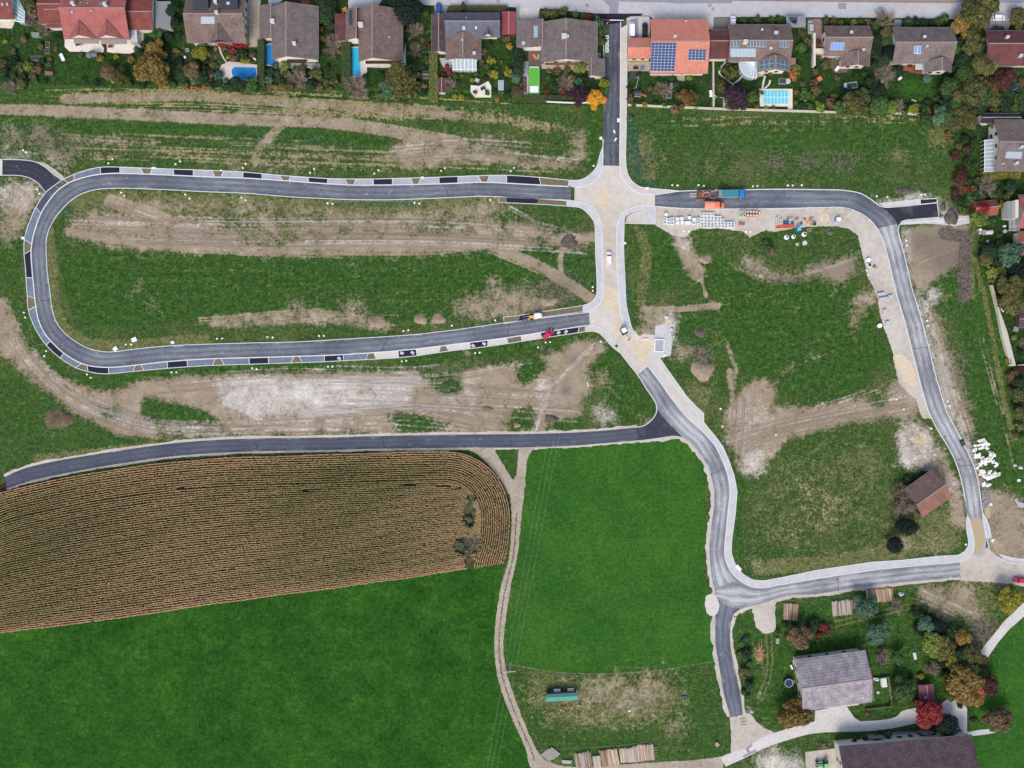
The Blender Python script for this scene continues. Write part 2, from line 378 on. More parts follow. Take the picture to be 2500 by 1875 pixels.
# southern plot: pale graded earth
poly('dirt',O([(0,640),(20,660),(60,750),(120,812),(220,850),(330,815),(480,812),(900,798),(1000,800),(1090,788),(1190,768),(1260,728),(1312,740),(1312,800),(1262,860),(1252,900),(1150,937),(800,940),(330,947),(250,938),(150,882),(60,812),(-30,740),(-30,640)]),.95,2)
poly('gravel',O([(470,822),(560,812),(680,815),(760,812),(900,806),(960,822),(900,830),(885,870),(810,888),(700,902),(560,902),(500,890),(470,860)]),.97,2)
poly('gravel',O([(930,815),(1010,815),(1050,850),(960,880)]),.5,4); blob('gravel',972,990,34,.95,2,18); poly('gravel',O([(1280,880),(1330,868),(1345,900),(1290,915)]),.8,3); poly('gravel',O([(1150,820),(1200,815),(1210,850),(1170,860)]),.6,3)
for p in([(300,856),(420,876),(490,912),(400,922),(305,908)],[(830,888),(900,893),(1012,930),(860,936)],[(885,795),(990,798),(1000,850),(945,850),(920,820)],[(1100,890),(1150,870),(1160,932),(1095,934)],[(1140,770),(1180,780),(1180,800),(1130,835),(1110,800)],[(1260,800),(1330,740),(1414,880),(1405,920),(1352,915),(1310,880),(1275,820)],[(1182,910),(1250,905),(1292,930),(1192,935)],[(200,876),(262,883),(272,908),(222,903)],[(560,934),(820,930),(810,938),(560,940)],[(330,930),(560,932),(560,938),(330,938)]):
    poly('dirt',O(p),-1,2); poly('gravel',O(p),-1,2); poly('lush',O(p),.75,2)
for x,y,r in((1190,1007,18),(1010,870,14),(1170,995,16),(955,925,6),(1090,980,12),(1400,880,20),(1330,850,14),(1380,950,20),(1360,1000,10)):
    blob('dark',x,y,r,.5,2)
blob('dirt',1460,930,28,.6,3); blob('dirt',1490,960,16,.6); blob('dirt',1575,1022,16,.8)
for x,y in((640,897),(785,900),(965,890),(1135,865),(1310,845),(410,915)):blob('dirt',x,y,12,.6,2,9)
tracks('dark',O([(-10,650),(40,740),(130,830),(260,895),(330,930)]),26,12,3,.35); tracks('gravel',O([(0,640),(60,760),(150,850),(330,920),(700,915),(1000,935)]),20,12,3,.6)
tracks('dark',O([(820,870),(900,900),(1020,935)]),26,12,3,.3); tracks('dark',O([(1150,935),(1190,850),(1290,745)]),13,6,3,.4); tracks('gravel',O([(1150,935),(1190,850),(1290,745)]),13,6,4,.7)
poly('dark',O([(80,890),(130,885),(150,920),(100,935)]),.55,4); stroke('lush',O([(330,945),(820,935)]),10,.6); stroke('lush',O([(0,900),(60,950),(220,960),(330,950)]),34,.6,5); stroke('dry',O([(80,990),(230,975),(330,960)]),22,.8,4)
poly('lush',[(0,830),(60,900),(180,1010),(320,1065),(0,1100)],.6,5)
# north-east plot
poly('lush',O([(1358,240),(1600,240),(2050,250),(2040,330),(1700,330),(1500,310),(1360,330)]),.75,8); stroke('teal',[(1540,300),(1550,390),(1560,420)],26,.7); stroke('teal',[(1555,440),(1600,450)],14,.7)
for x,y,a,b in((1700,415,34,14),(1820,408,34,22),(1895,402,44,22),(1975,400,40,24),(2060,395,44,20),(1760,370,28,16),(1660,375,22,12),(2150,400,14,26),(2220,430,34,10),(1570,390,26,30),(2250,450,30,12)):
    blob('dark',x,y,a,.62,4,b)
for x,y,r in((1575,350,18),(1580,420,20),(1620,390,12),(1740,400,14),(2290,330,20),(2200,380,16)):blob('dry',x,y,r*1.6,.8,3)
tracks('dry',O([(1400,280),(1700,260),(2000,270)]),30,16,3,.5); tracks('straw',O([(1420,262),(1700,256),(2000,262)]),14,10,3,.6)
blob('teal',2220,455,16,.7); blob('teal',2250,462,10,.7); blob('dirt',2185,478,20,.0)
# east plot
poly('lush',O([(1420,500),(1480,500),(1640,600),(1870,600),(1900,700),(1920,800),(1800,870),(1620,830),(1560,760),(1440,740),(1440,680),(1560,660),(1480,600),(1400,660),(1360,500)]),.85,5)
poly('dirt',O([(1452,495),(1490,510),(1520,590),(1522,612),(1490,600),(1470,560)]),.95,2); poly('gravel',O([(1452,495),(1490,510),(1490,540),(1470,540)]),.6); stroke('dirt',O([(1515,600),(1525,640)]),10,.7)
stroke('dirt',O([(1390,668),(1460,668),(1550,660)]),16,.85); blob('dirt',1738,748,20,.9,2,12); poly('dirt',O([(1385,662),(1465,662),(1450,745),(1420,760),(1375,740)]),.8,3); poly('gravel',O([(1440,680),(1462,676),(1462,700),(1450,730),(1466,740),(1440,760)]),.8,2)
poly('dirt',O([(1590,975),(1570,960),(1562,900),(1590,860),(1600,840),(1650,815),(1680,840),(1670,880),(1750,880),(1850,860),(1900,845),(1960,800),(1990,830),(1985,900),(1900,905),(1800,922),(1700,948),(1665,990),(1640,1030),(1600,1020)]),.92,2)
stroke('dirt',O([(1575,800),(1585,880)]),14,.7); stroke('dirt',O([(1570,740),(1590,800),(1580,860)]),12,.5)
poly('gravel',O([(1600,975),(1650,960),(1655,1020),(1600,1030)]),.8,3); poly('gravel',O([(1580,900),(1640,870),(1680,900),(1620,950)]),.5,5)
blob('dirt',2145,965,30,-1,2,28); blob('lush',2145,965,30,.6,3,26); blob('dirt',2135,960,16,.5,3); blob('dirt',1715,905,28,.8,3,24); poly('dark',O([(1490,745),(1535,735),(1540,790),(1500,790)]),.6,3); poly('dirt',O([(1455,740),(1510,745),(1480,775),(1450,765)]),.8,3)
blob('dirt',1723,632,16,.9,2); blob('dirt',1708,585,9,.7,2); blob('dirt',1780,590,30,.4,5); blob('dark',1715,820,12,.7,2); blob('dry',1700,960,50,.7,5)
poly('dirt',O([(1585,555),(1640,555),(1680,590),(1760,580),(1850,545),(1860,565),(1840,600),(1790,618),(1775,595),(1690,610),(1620,590)]),.85,3); poly('dark',O([(1590,560),(1680,595),(1850,550),(1850,600),(1700,610)]),.4,4)
poly('dirt',O([(1850,630),(1905,620),(1915,645),(1860,665),(1850,720),(1835,730),(1840,660)]),.8,3); poly('dark',O([(1780,610),(1830,590),(1840,610),(1810,625)]),.4,3)
stroke('dry',[(1560,560),(1580,620),(1565,740)],30,.6,4); stroke('teal',[(1535,690),(1538,740)],12,.7); blob('teal',1680,835,26,.7,3); blob('dry',1750,830,26,.7,3)
tracks('dark',O([(1560,960),(1680,920),(1850,900),(1980,895)]),16,16,3,.35); tracks('dirt',O([(1600,950),(1650,860),(1720,780),(1800,740)]),20,8,3,.5); tracks('dark',[(2000,630),(2050,640),(2110,630)],12,8,3,.5)
tracks('dark',[(2020,690),(2060,670),(2085,645)],26,12,3,.4); tracks('dry',O([(1440,700),(1650,660),(1800,640),(1880,660)]),60,24,3,.4)
# meadow behind the barn
poly('dry',O([(1602,1060),(1680,965),(1900,915),(1945,960),(1945,1020),(1920,1100),(1880,1180),(1750,1220),(1640,1200),(1605,1150)]),.46,10); stroke('lush',O([(1620,1060),(1700,1000),(1900,950)]),50,.5,8); stroke('lush',O([(1900,1040),(1850,1150),(1700,1200)]),40,.5,8); poly('lush',O([(1650,962),(1935,912),(1935,925),(1660,985)]),.7,3); stroke('lush',O([(1600,1040),(1592,1130),(1600,1200)]),24,.8,4)
poly('straw',O([(1690,1060),(1760,1010),(1830,1040),(1800,1120),(1740,1180),(1700,1150)]),.5,12); poly('dirt',O([(1870,1190),(1920,1160),(1990,1150),(2060,1160),(2060,1190),(1950,1200),(1880,1215)]),.5,6); poly('dirt',O([(1590,1195),(1680,1215),(1760,1225),(1680,1235),(1620,1225)]),.55,4)
stroke('dry',O([(1640,1225),(1800,1215),(2060,1170)]),40,.8,5); poly('dry',O([(1930,1080),(2060,1080),(2085,1140),(2080,1200),(1900,1200),(1890,1160)]),.7,5); tracks('lush',O([(1720,1180),(1780,1090)]),6,3,3,.6)
# building site east of the meadow
poly('dirt',O([(1935,920),(1990,905),(2040,980),(2075,1050),(2095,1140),(2085,1150),(2050,1120),(2050,1060),(1990,1010),(1950,1000)]),.85,2); poly('gravel',O([(1935,915),(1990,915),(2015,950),(2040,985),(1990,1008),(1945,1010)]),.66,3); blob('sand',2247,1078,14,.9,2,22)
poly('gravel',O([(2030,1035),(2070,1030),(2080,1070),(2045,1060)]),.7,3); blob('dark',2200,1080,14,.4,5)
# verge and strip east of the road
poly('dirt',O([(1985,620),(2010,650),(2040,720),(2060,780),(2085,850),(2110,930),(2090,950),(2100,1000),(2140,1060),(2190,1060),(2212,1090),(2260,1260),(2070,1262),(2092,1200),(2140,1200),(2115,1090),(2090,1000),(2050,900),(2010,780)]),.85,3)
poly('gravel',O([(2000,625),(2028,622),(2030,655),(2005,660)]),.9,2); poly('gravel',O([(2025,760),(2050,770),(2070,850),(2050,880),(2030,820)]),.5,3); stroke('gravel',O([(1985,640),(2020,760),(2050,880),(2080,950),(2110,1010)]),26,.55,4); blob('dark',2340,900,26,.45,4,60)
poly('dirt',O([(1955,492),(2088,488),(2090,560),(2060,575),(2020,600),(1985,640),(1960,580)]),.95,2); poly('dark',O([(1960,494),(2090,490),(2092,640),(2070,640),(2055,580),(2015,605),(2000,560),(1965,560)]),.55,3); stroke('dark',O([(2040,505),(2088,512),(2082,560),(2084,640)]),34,.85,3)
poly('gravel',O([(1950,485),(1962,485),(1968,560),(1955,560)]),.9,2); poly('lush',O([(2020,610),(2060,585),(2080,650),(2040,690),(2010,640)]),.8,3); blob('dry',2310,725,20,.9,3)
poly('lush',O([(2095,500),(2125,560),(2150,640),(2190,850),(2212,1050),(2160,1050),(2110,930),(2085,800),(2060,700),(2090,640)]),.8,3); stroke('dry',O([(2105,560),(2130,650),(2165,850),(2190,950)]),14,.8,3); tracks('dirt',O([(2110,700),(2150,850),(2180,960),(2200,1050)]),8,4,3,.7)
stroke('dry',O([(2095,520),(2100,640)]),16,.7); poly('lush',O([(2185,1020),(2230,1020),(2230,1150),(2200,1120)]),.7,3); tracks('dark',O([(2100,1250),(2180,1200),(2230,1120)]),30,14,3,.3); blob('dark',2450,1270,34,.3,5); tracks('gravel',O([(2090,1250),(2140,1225),(2230,1250)]),18,8,4,.5)
poly('gravel',O([(2085,465),(2020,432),(1985,415),(1940,428),(1900,430),(1880,420),(1900,440),(2030,440),(2035,480),(2090,482),(2092,470)]),.9,2)
poly('dark',O([(2040,435),(2055,445),(2075,455),(2078,470),(2060,472),(2045,455)]),.95,2)
# farm garden
poly('dirt',[(2228,1430),(2390,1424),(2390,1470),(2420,1520),(2375,1510),(2290,1510),(2240,1475)],.72,3); poly('dry',[(2228,1430),(2420,1424),(2440,1530),(2280,1515)],.8,5); poly('dark',[(2365,1515),(2410,1505),(2450,1515),(2390,1590),(2370,1580),(2365,1540)],.75,2)
poly('lush',[(1800,1500),(2240,1440),(2260,1500),(2340,1600),(2330,1700),(2250,1740),(1850,1770),(1820,1700),(1800,1600)],.95,4); poly('garden',[(1800,1500),(2240,1440),(2300,1520),(2370,1600),(2400,1750),(1850,1770),(1810,1600)],.8,4)
for o in(0,12):stroke('dry',[(1871+o,1545),(1874+o,1620),(1868+o,1660),(1850+o,1700)],5,.8,1); stroke('dry',[(2030,1520+o*1.1),(2100,1503+o),(2240,1470+o)],5,.8,1)
poly('lush',[(1790,1500),(1850,1490),(1860,1560),(1860,1640),(1840,1730),(1815,1660),(1790,1560)],.9); stroke('teal',[(1815,1560),(1825,1680)],20,.5); blob('gravel',1858,1706,14,.7,2,7); blob('gravel',1832,1735,8,.8,2,14); blob('dark',1861,1630,12,.8,2,14); poly('gravel',[(1830,1725),(1870,1770),(1885,1785),(1860,1770)],.6,2)
poly('gravel',[(1830,1850),(1890,1815),(1900,1850),(1960,1835),(1970,1900),(1860,1900)],.8,3); poly('dirt',[(1830,1850),(1890,1815),(1930,1900),(1860,1900)],.5,3)
# pasture with the hen trailer
poly('lush',[(1232,1575),(1250,1630),(1360,1642),(1700,1620),(1760,1700),(1785,1850),(1400,1860),(1330,1850),(1290,1770),(1250,1680)],.6,2); poly('dry',[(1250,1640),(1430,1645),(1650,1635),(1690,1700),(1660,1760),(1400,1790),(1300,1740)],.75,6)
poly('dirt',[(1400,1655),(1640,1635),(1660,1720),(1600,1745),(1480,1750),(1400,1730)],.54,6); poly('dirt',[(1500,1662),(1620,1650),(1630,1705),(1520,1720)],.74,5); poly('straw',[(1290,1660),(1660,1640),(1670,1740),(1320,1780)],.3,8); blob('dirt',1400,1735,70,.5,6,26); blob('dark',1370,1760,30,.35,5); blob('dirt',1390,1672,30,.5,4,14)
poly('dirt',[(1640,1745),(1680,1740),(1690,1790),(1680,1840),(1650,1830),(1610,1780)],.55,5); blob('lush',1580,1768,46,.9,4,18); blob('lush',1710,1710,24,.8,4,60)
# meadows
poly('lawn',[(1285,1100),(1300,1095),(1420,1094),(1560,1078),(1650,1070),(1690,1095),(1722,1150),(1725,1250),(1715,1400),(1730,1450),(1745,1615),(1640,1632),(1430,1645),(1360,1640),(1240,1620),(1232,1560),(1255,1420),(1270,1320),(1278,1200)],1,1)
stroke('dry',[(1243,1621),(1360,1641),(1440,1645),(1550,1642),(1640,1631),(1745,1612)],5,.6,1)
poly('field',[(-80,1540),(289,1505),(800,1432),(1100,1390),(1232,1376),(1225,1425),(1206,1575),(1213,1643),(1234,1715),(1261,1778),(1290,1850),(1300,1990),(-80,1990)],1,1); poly('lawn',[(1100,1392),(1232,1378),(1212,1480),(1206,1600),(1180,1600),(1150,1450)],.45,8)
poly('lawn',[(2500,1508),(2462,1540),(2402,1622),(2365,1800),(2385,1935),(2580,1935),(2580,1480)],.75,2)
poly('maize',[(-80,1190),(200,1158),(398,1128),(542,1115),(796,1107),(1058,1099),(1103,1099),(1149,1111),(1194,1140),(1223,1177),(1241,1220),(1246,1253),(1244,1310),(1237,1351),(1231,1375),(1149,1386),(1103,1394),(968,1414),(800,1437),(542,1471),(289,1509),(0,1545),(-80,1555)],1,0)
poly('lush',[(1208,1100),(1262,1096),(1258,1160),(1245,1160)],.9,2); poly('teal',[(1212,1105),(1255,1100),(1250,1150)],.35,2); stroke('lush',[(1115,1096),(1160,1110),(1200,1140)],10,.8,1)
for q_ in((1146,1256,20,38),(1138,1332,34,26),(1146,1372,10,22)):blob('teal',q_[0],q_[1],q_[2]*1.2,1,3,q_[3]*1.2)
for k in range(16):stroke('dry',[(-60,1560+k*25+R_.uniform(-5,5)),(600,1480+k*25),(1220,1400+k*28)],4,.38,3)
for k in range(12):stroke('dry',[(1300+k*36,1100),(1270+k*38,1300),(1250+k*40,1620)],4,.34,3)
blob('dry',60,1800,150,.4,12,90); blob('dry',1050,1420,160,.3,8,30); blob('dry',1580,1240,90,.22,10,60); blob('dry',1330,1260,40,.3,8,120)
for k in range(70):
    x_,y_=R_.uniform(0,2450),R_.choice((R_.uniform(60,205),R_.uniform(110,205))); L_=R_.choice(('dark','dry','dark','lush','straw')); blob(L_,x_,y_,R_.uniform(6,18),R_.uniform(.35,.6),2,R_.uniform(4,11))
# village gardens
poly('garden',[(-80,-80),(1474,-80),(1474,262),(1200,250),(950,245),(600,235),(400,220),(0,200),(-80,200)],1,2); poly('garden',[(1531,-80),(2600,-80),(2600,560),(2400,560),(2380,480),(2310,300),(2100,276),(1531,258)],1,2); poly('garden',[(2395,540),(2600,540),(2600,1000),(2490,1000),(2475,900),(2425,700),(2395,620)],1,2)
poly('lawn',[(118,110),(157,118),(170,128),(250,132),(260,190),(240,205),(135,205),(130,170)],.35,3); blob('lawn',2235,220,52,.5,5,34); poly('lawn',[(900,165),(1000,160),(985,250),(880,245)],.2,4); blob('lawn',10,100,60,.25,6)
poly('dark',[(420,105),(540,110),(620,200),(400,215)],.35,8); poly('dark',[(640,160),(790,160),(780,215),(640,215)],.4,6); poly('dark',[(1340,215),(1470,190),(1470,250),(1340,245)],.4,5); poly('dark',[(2130,70),(2180,70),(2190,180),(2120,180)],.6,5); poly('dark',[(2330,60),(2500,200),(2500,290),(2290,300),(2340,180)],.6,8)
poly('dirt',[(1035,70),(1052,70),(1050,140),(1010,200),(1000,120)],.3,6); poly('dry',[(60,205),(400,222),(390,235),(0,225)],.4,5)

# wheel ruts and scraper marks over the bare plots
for pts,sp,n_ in([(0,655),(60,770),(150,860),(260,905),(400,930),(800,935)],22,16),([(330,830),(600,808),(900,812),(1150,780)],26,14),([(560,905),(900,890),(1100,935)],24,14),([(700,850),(950,860),(1250,880)],40,18),([(160,490),(500,500),(900,500),(1270,520)],40,26),([(250,440),(460,520),(560,545)],16,8),([(1060,440),(1180,500),(1285,512)],20,8),([(850,330),(1000,320),(1250,340)],26,12),([(1570,960),(1700,920),(1960,870)],24,14),([(1600,860),(1590,1000)],20,10),([(1960,820),(1900,850),(1750,900)],20,8),([(1590,570),(1700,600),(1850,560)],14,10),([(2000,650),(2060,850),(2130,1060)],22,14),([(1980,560),(2080,520)],30,10),([(1990,1280),(2100,1330)],26,12):
    tracks('dark',O(pts),sp,n_,3,.55); tracks('gravel',O(pts),sp,n_//3,4,.6); tracks('dry',O(pts),sp*1.2,n_//3,5,.8)
del O
def attr3(me,name,keys):
    a=me.attributes.new(name,'FLOAT_COLOR','POINT'); arr=np.zeros((NY*NX,4),np.float32)
    for i,k in enumerate(keys):arr[:,i]=LAY[k].ravel()
    a.data.foreach_set('color',arr.ravel())
X,Y=np.meshgrid(gx,gy); wx=(X-1250)*S; wy=(937.5-Y)*S
wx[:,0]=-1500; wx[:,-1]=1500; wy[0,:]=1500; wy[-1,:]=-1500
V=np.stack([wx,wy,np.zeros_like(wx)],-1).reshape(-1,3).astype(np.float32)
idx=np.arange(NX*NY).reshape(NY,NX); F=np.stack([idx[1:,:-1],idx[1:,1:],idx[:-1,1:],idx[:-1,:-1]],-1).reshape(-1,4)
def fastmesh(name,V,F):
    me=bpy.data.meshes.new(name); k=F.shape[1]
    me.vertices.add(len(V)); me.vertices.foreach_set('co',np.ascontiguousarray(V,np.float32).ravel())
    me.loops.add(F.size); me.loops.foreach_set('vertex_index',np.ascontiguousarray(F,np.int32).ravel())
    me.polygons.add(len(F)); me.polygons.foreach_set('loop_start',np.arange(0,F.size,k,dtype=np.int32))
    try:me.polygons.foreach_set('loop_total',np.full(len(F),k,np.int32))
    except Exception:pass
    me.update(calc_edges=True); return me
gme=fastmesh('ground',V,F)
attr3(gme,'m1',('dirt','gravel','dark','sand')); attr3(gme,'m2',('lush','dry','teal','lawn')); attr3(gme,'m3',('field','garden','straw','maize'))
def ground_mat():
    m,nt,b=newmat('ground'); p=pos(nt); b.inputs['Roughness'].default_value=.95; b.inputs['Specular IOR Level'].default_value=.1
    def chans(n):
        a=nn(nt,'ShaderNodeAttribute',attribute_name=n); s=nn(nt,'ShaderNodeSeparateColor'); nt.links.new(a.outputs['Color'],s.inputs[0]); return[s.outputs[0],s.outputs[1],s.outputs[2],a.outputs['Alpha']]
    dirt,gravel,dark,sand=chans('m1'); lush,dry,teal,lawn=chans('m2'); field,garden,straw,maize=chans('m3')
    nA=noise(nt,p,.16,8,.68,.3); nB=noise(nt,p,.55,7,.7); nC=noise(nt,p,1.15,3,.75); nD=noise(nt,p,2.6,2,.7); nE=noise(nt,p,.045,5,.6)
    def grainmix(ws):
        acc=None
        for n_,w_ in ws:
            q=math_(nt,'MULTIPLY',n_,w_); acc=q if acc is None else math_(nt,'ADD',acc,q)
        return acc
    ed=grainmix([(nB,.34),(nC,.26),(nA,.40)])
    # wide-contrast grain for grass
    g1=grainmix([(nC,.45),(nD,.25),(nB,.3)])
    def gr(cols,f=g1,lo=.40,hi=.61):
        n=len(cols); return ramp(nt,f,[(lo+(hi-lo)*i/(n-1),c)for i,c in enumerate(cols)])
    rough=gr([C(33,54,28),C(49,76,35),C(71,94,44),C(105,114,66)])
    lushc=gr([C(29,50,23),C(47,76,32),C(63,94,38),C(95,122,57)],grainmix([(nC,.4),(nB,.4),(nD,.2)]))
    dryc=gr([C(58,72,37),C(88,96,55),C(114,114,72),C(136,130,98)])
    tealc=gr([C(28,56,36),C(50,84,56),C(86,118,88)])
    lawnc=mixc(nt,ramp(nt,nE,[(.38,(0,0,0,1)),(.62,(1,1,1,1))]),gr([C(30,64,23),C(40,84,29),C(50,98,35),C(76,120,46)],lo=.38,hi=.64),gr([C(38,72,23),C(52,94,30),C(66,108,37),C(94,126,50)],lo=.38,hi=.64))
    fg=grainmix([(nB,.34),(nC,.36),(nD,.14),(nA,.16)]); fieldc=mixc(nt,ramp(nt,nE,[(.38,(0,0,0,1)),(.62,(1,1,1,1))]),gr([C(21,52,17),C(31,72,20),C(43,86,25),C(65,100,34)],fg,.40,.62),gr([C(27,60,17),C(39,82,22),C(55,98,29),C(81,114,39)],fg,.40,.62))
    gardc=gr([C(27,38,22),C(37,58,28),C(49,76,32),C(73,90,46)])
    strawc=gr([C(96,96,58),C(138,128,92),C(176,158,122)])
    dirtc=gr([C(120,105,86),C(146,131,111),C(158,143,123),C(180,167,148)],grainmix([(nA,.35),(nC,.4),(nB,.25)]),.36,.66)
    gravc=gr([C(152,143,130),C(178,170,158),C(194,187,178),C(210,204,197)],grainmix([(nA,.35),(nC,.4),(nB,.25)]))
    darkc=gr([C(58,50,48),C(86,77,72),C(112,102,94),C(134,122,110)])
    sandc=gr([C(168,150,116),C(192,174,140),C(208,192,160)])
    maizc=gr([C(44,34,24),C(66,52,36),C(84,68,46)])
    def sel(mask,wid=.10,amp=1.1):
        q=math_(nt,'ADD',mask,math_(nt,'MULTIPLY',math_(nt,'SUBTRACT',ed,.5),amp*3.2))
        mr=nn(nt,'ShaderNodeMapRange',interpolation_type='SMOOTHSTEP'); nt.links.new(q,mr.inputs['Value']); mr.inputs['From Min'].default_value=.5-wid; mr.inputs['From Max'].default_value=.5+wid
        gate=math_(nt,'MULTIPLY',mask,8.0,clamp=True)
        return math_(nt,'MULTIPLY',mr.outputs['Result'],gate)
    c=rough
    # large-scale drift of the rough grass between green and olive
    c=mixc(nt,ramp(nt,nE,[(.48,(0,0,0,1)),(.64,(.45,.45,.45,1))]),c,dryc)
    for mk_,col,wd,am in((garden,gardc,.2,.5),(lush,lushc,.2,.9),(dry,dryc,.25,.9),(straw,strawc,.22,1.2),(teal,tealc,.18,1.3),(lawn,lawnc,.3,.35),(field,fieldc,.3,.3)):
        c=mixc(nt,sel(mk_,wd,am),c,col)
    # thinning, yellowed grass around and inside bare soil
    halo=math_(nt,'MULTIPLY',sel(math_(nt,'MULTIPLY',dirt,1.2,clamp=True),.4,.9),.6)
    c=mixc(nt,halo,c,gr([C(84,88,52),C(112,108,74),C(138,126,98)]))
    for mk_,col,wd,am in((math_(nt,'MULTIPLY',dirt,.93),dirtc,.32,1.0),(math_(nt,'MULTIPLY',gravel,.95),gravc,.45,.9),(sand,sandc,.3,.6),(dark,darkc,.4,1.0)):
        c=mixc(nt,sel(mk_,wd,am),c,col)
    c=mixc(nt,maize,c,maizc); gp=math_(nt,'MULTIPLY',maize,teal); c=mixc(nt,gp,c,gr([C(52,56,40),C(82,88,60),C(116,112,84)]))
    drift=ramp(nt,nA,[(.3,(.86,.86,.86,1)),(.7,(1.12,1.12,1.12,1))]); c=mixc(nt,1.0,c,drift,'MULTIPLY')
    nt.links.new(c,b.inputs['Base Color']); bump(nt,b,g1,.7,.25)
    return m
gme.materials.append(ground_mat()); go=bpy.data.objects.new('ground',gme); COL.objects.link(go); tag(go,kind='structure')
# ------------------------------------------------------------ surfaces: roads, pavements, kerbs, tracks
A_OLD=asphalt('asphalt_dusty',C(70,75,86),C(134,140,148),1.0)
A_MID=asphalt('asphalt_rolled',C(64,69,82),C(108,115,126),.6)
A_PALE=asphalt('asphalt_whitened',C(84,88,98),C(186,187,188),1.25)
A_NEW=asphalt('asphalt_fresh',C(46,48,60),C(84,88,98),.4)
A_SPUR=asphalt('asphalt_spur',C(54,57,68),C(118,122,130),.8)
A_BAY=speck('asphalt_bay',[(.3,C(34,34,46)),(.7,C(46,47,60))],bmp=.1)
SETTS=speck('setts',[(.34,C(140,146,154)),(.5,C(164,168,174)),(.66,C(186,188,191))],scales=(.5,2.5,9))
SLATE=speck('slate_setts',[(.34,C(84,95,112)),(.5,C(110,121,136)),(.66,C(140,148,158))],scales=(.5,2.5,9))
PALE=speck('pale_grit',[(.34,C(188,182,174)),(.6,C(208,204,198))],scales=(.5,2.5,9))
BED=speck('planting_soil',[(.36,C(84,78,58)),(.5,C(116,104,84)),(.64,C(136,124,104))],scales=(.6,2,8))
KERB=speck('kerb_stone',[(.3,C(196,196,197)),(.7,C(228,228,229))],scales=(.5,3,9),bmp=.05)
PAVE=speck('pavement_stone',[(.33,C(166,166,167)),(.5,C(190,190,191)),(.67,C(210,210,211))],scales=(.35,2.2,9),bmp=.1)
PAVE_B=speck('pavement_beige',[(.33,C(176,168,158)),(.5,C(196,190,182)),(.67,C(208,204,198))],scales=(.35,2.2,9),bmp=.1)
GRIT=speck('gravel_bed',[(.33,C(170,157,138)),(.48,C(194,185,172)),(.6,C(206,200,191)),(.7,C(216,212,205))],scales=(.07,.5,4),w=(.45,.3,.25))
YARD=speck('yard_gravel',[(.33,C(150,138,124)),(.47,C(184,174,162)),(.6,C(200,193,183)),(.7,C(212,206,198))],scales=(.08,.6,4),w=(.4,.35,.25))
TRACKM=speck('track_soil',[(.34,C(132,118,100)),(.5,C(166,154,138)),(.66,C(190,180,166))],scales=(.15,1.2,5))
CONC=speck('street_concrete',[(.33,C(158,156,158)),(.5,C(180,178,180)),(.67,C(196,194,194))],scales=(.06,.7,5),bmp=.08)
CONC_D=speck('street_dark_lane',[(.33,C(128,128,136)),(.67,C(152,151,158))],scales=(.06,.7,5),bmp=.08)
CONC_W=speck('farm_concrete',[(.33,C(176,170,164)),(.5,C(200,195,190)),(.67,C(212,208,204))],scales=(.1,.8,5),bmp=.08)
SANDM=speck('loose_sand',[(.33,C(186,168,140)),(.5,C(206,190,166)),(.67,C(218,206,188))],scales=(.15,.8,5))

def jag(pts,amp,step=3.0,seed=1):
    """roughens an outline so a loose edge wanders"""
    r=random.Random(seed); out=[]
    n=len(pts)
    for i in range(n):
        a,b=pts[i],pts[(i+1)%n]; d=math.dist(a,b); k=max(1,int(d/step))
        for j in range(k):
            t=j/k; out.append((a[0]+(b[0]-a[0])*t+r.uniform(-amp,amp),a[1]+(b[1]-a[1])*t+r.uniform(-amp,amp)))
    return out
def struct(o):return tag(o,kind='structure')
def sheet(name,pts,z,mat,jitter=0,seed=1,sub=0):
    if sub:pts=catmull(pts,sub,True)
    if jitter:pts=jag(pts,jitter,3.0,seed)
    return struct(MB().flat(W(pts),z).build(name,mat))
def strip(name,ea,eb,z,mat,smooth=True,per=1.2,jitter=0):
    """ribbon between two edge lines, with UV (length, 0..1 across)"""
    if smooth:ea,eb=catmull(ea,6),catmull(eb,6)
    wa,wb=W(ea),W(eb); L=max(resample(wa,2)[1],resample(wb,2)[1]); n=max(2,int(L/per)); K=5
    A,_=resample(wa,n); B,_=resample(wb,n)
    if jitter:
        rs=np.random.RandomState(3); A=A+rs.uniform(-jitter,jitter,A.shape); B=B+rs.uniform(-jitter,jitter,B.shape)
    vs,uv,fs=[],[],[]
    for i in range(n):
        for k in range(K):
            t=k/(K-1); q=A[i]*(1-t)+B[i]*t; vs.append((q[0],q[1],z)); uv.append((L*i/(n-1),t))
    for i in range(n-1):
        for k in range(K-1):
            a=i*K+k; f=(a,a+1,a+K+1,a+K)
            p,q,r=vs[f[0]],vs[f[1]],vs[f[2]]
            if(q[0]-p[0])*(r[1]-p[1])-(q[1]-p[1])*(r[0]-p[0])<0:f=f[::-1]
            fs.append(f)
    m=MB(); m.v=vs; m.f=fs; m.m=[0]*len(fs); m.uv=uv
    return struct(m.build(name,mat))
def kerb(pts,wd=.30,z0=0.0,z1=.11,smooth=True,name='kerb',mat=None,closed=False):
    if smooth:pts=catmull(pts,6,closed)
    P=np.array(W(pts)); T=np.gradient(P,axis=0); T/=np.hypot(T[:,0],T[:,1])[:,None]+1e-9; N=np.c_[-T[:,1],T[:,0]]*wd/2
    A,B=P+N,P-N; n=len(P); vs=[]
    for i in range(n):vs+=[(*A[i],z0),(*A[i],z1),(*B[i],z1),(*B[i],z0)]
    fs=[]
    for i in range(n-1):
        a,b=4*i,4*i+4; fs+=[(a,b,b+1,a+1),(a+1,b+1,b+2,a+2),(a+2,b+2,b+3,a+3)]
    fs+=[(0,1,2,3),(4*n-1,4*n-2,4*n-3,4*n-4)]
    return struct(MB().add(vs,fs).build(name,mat or KERB))
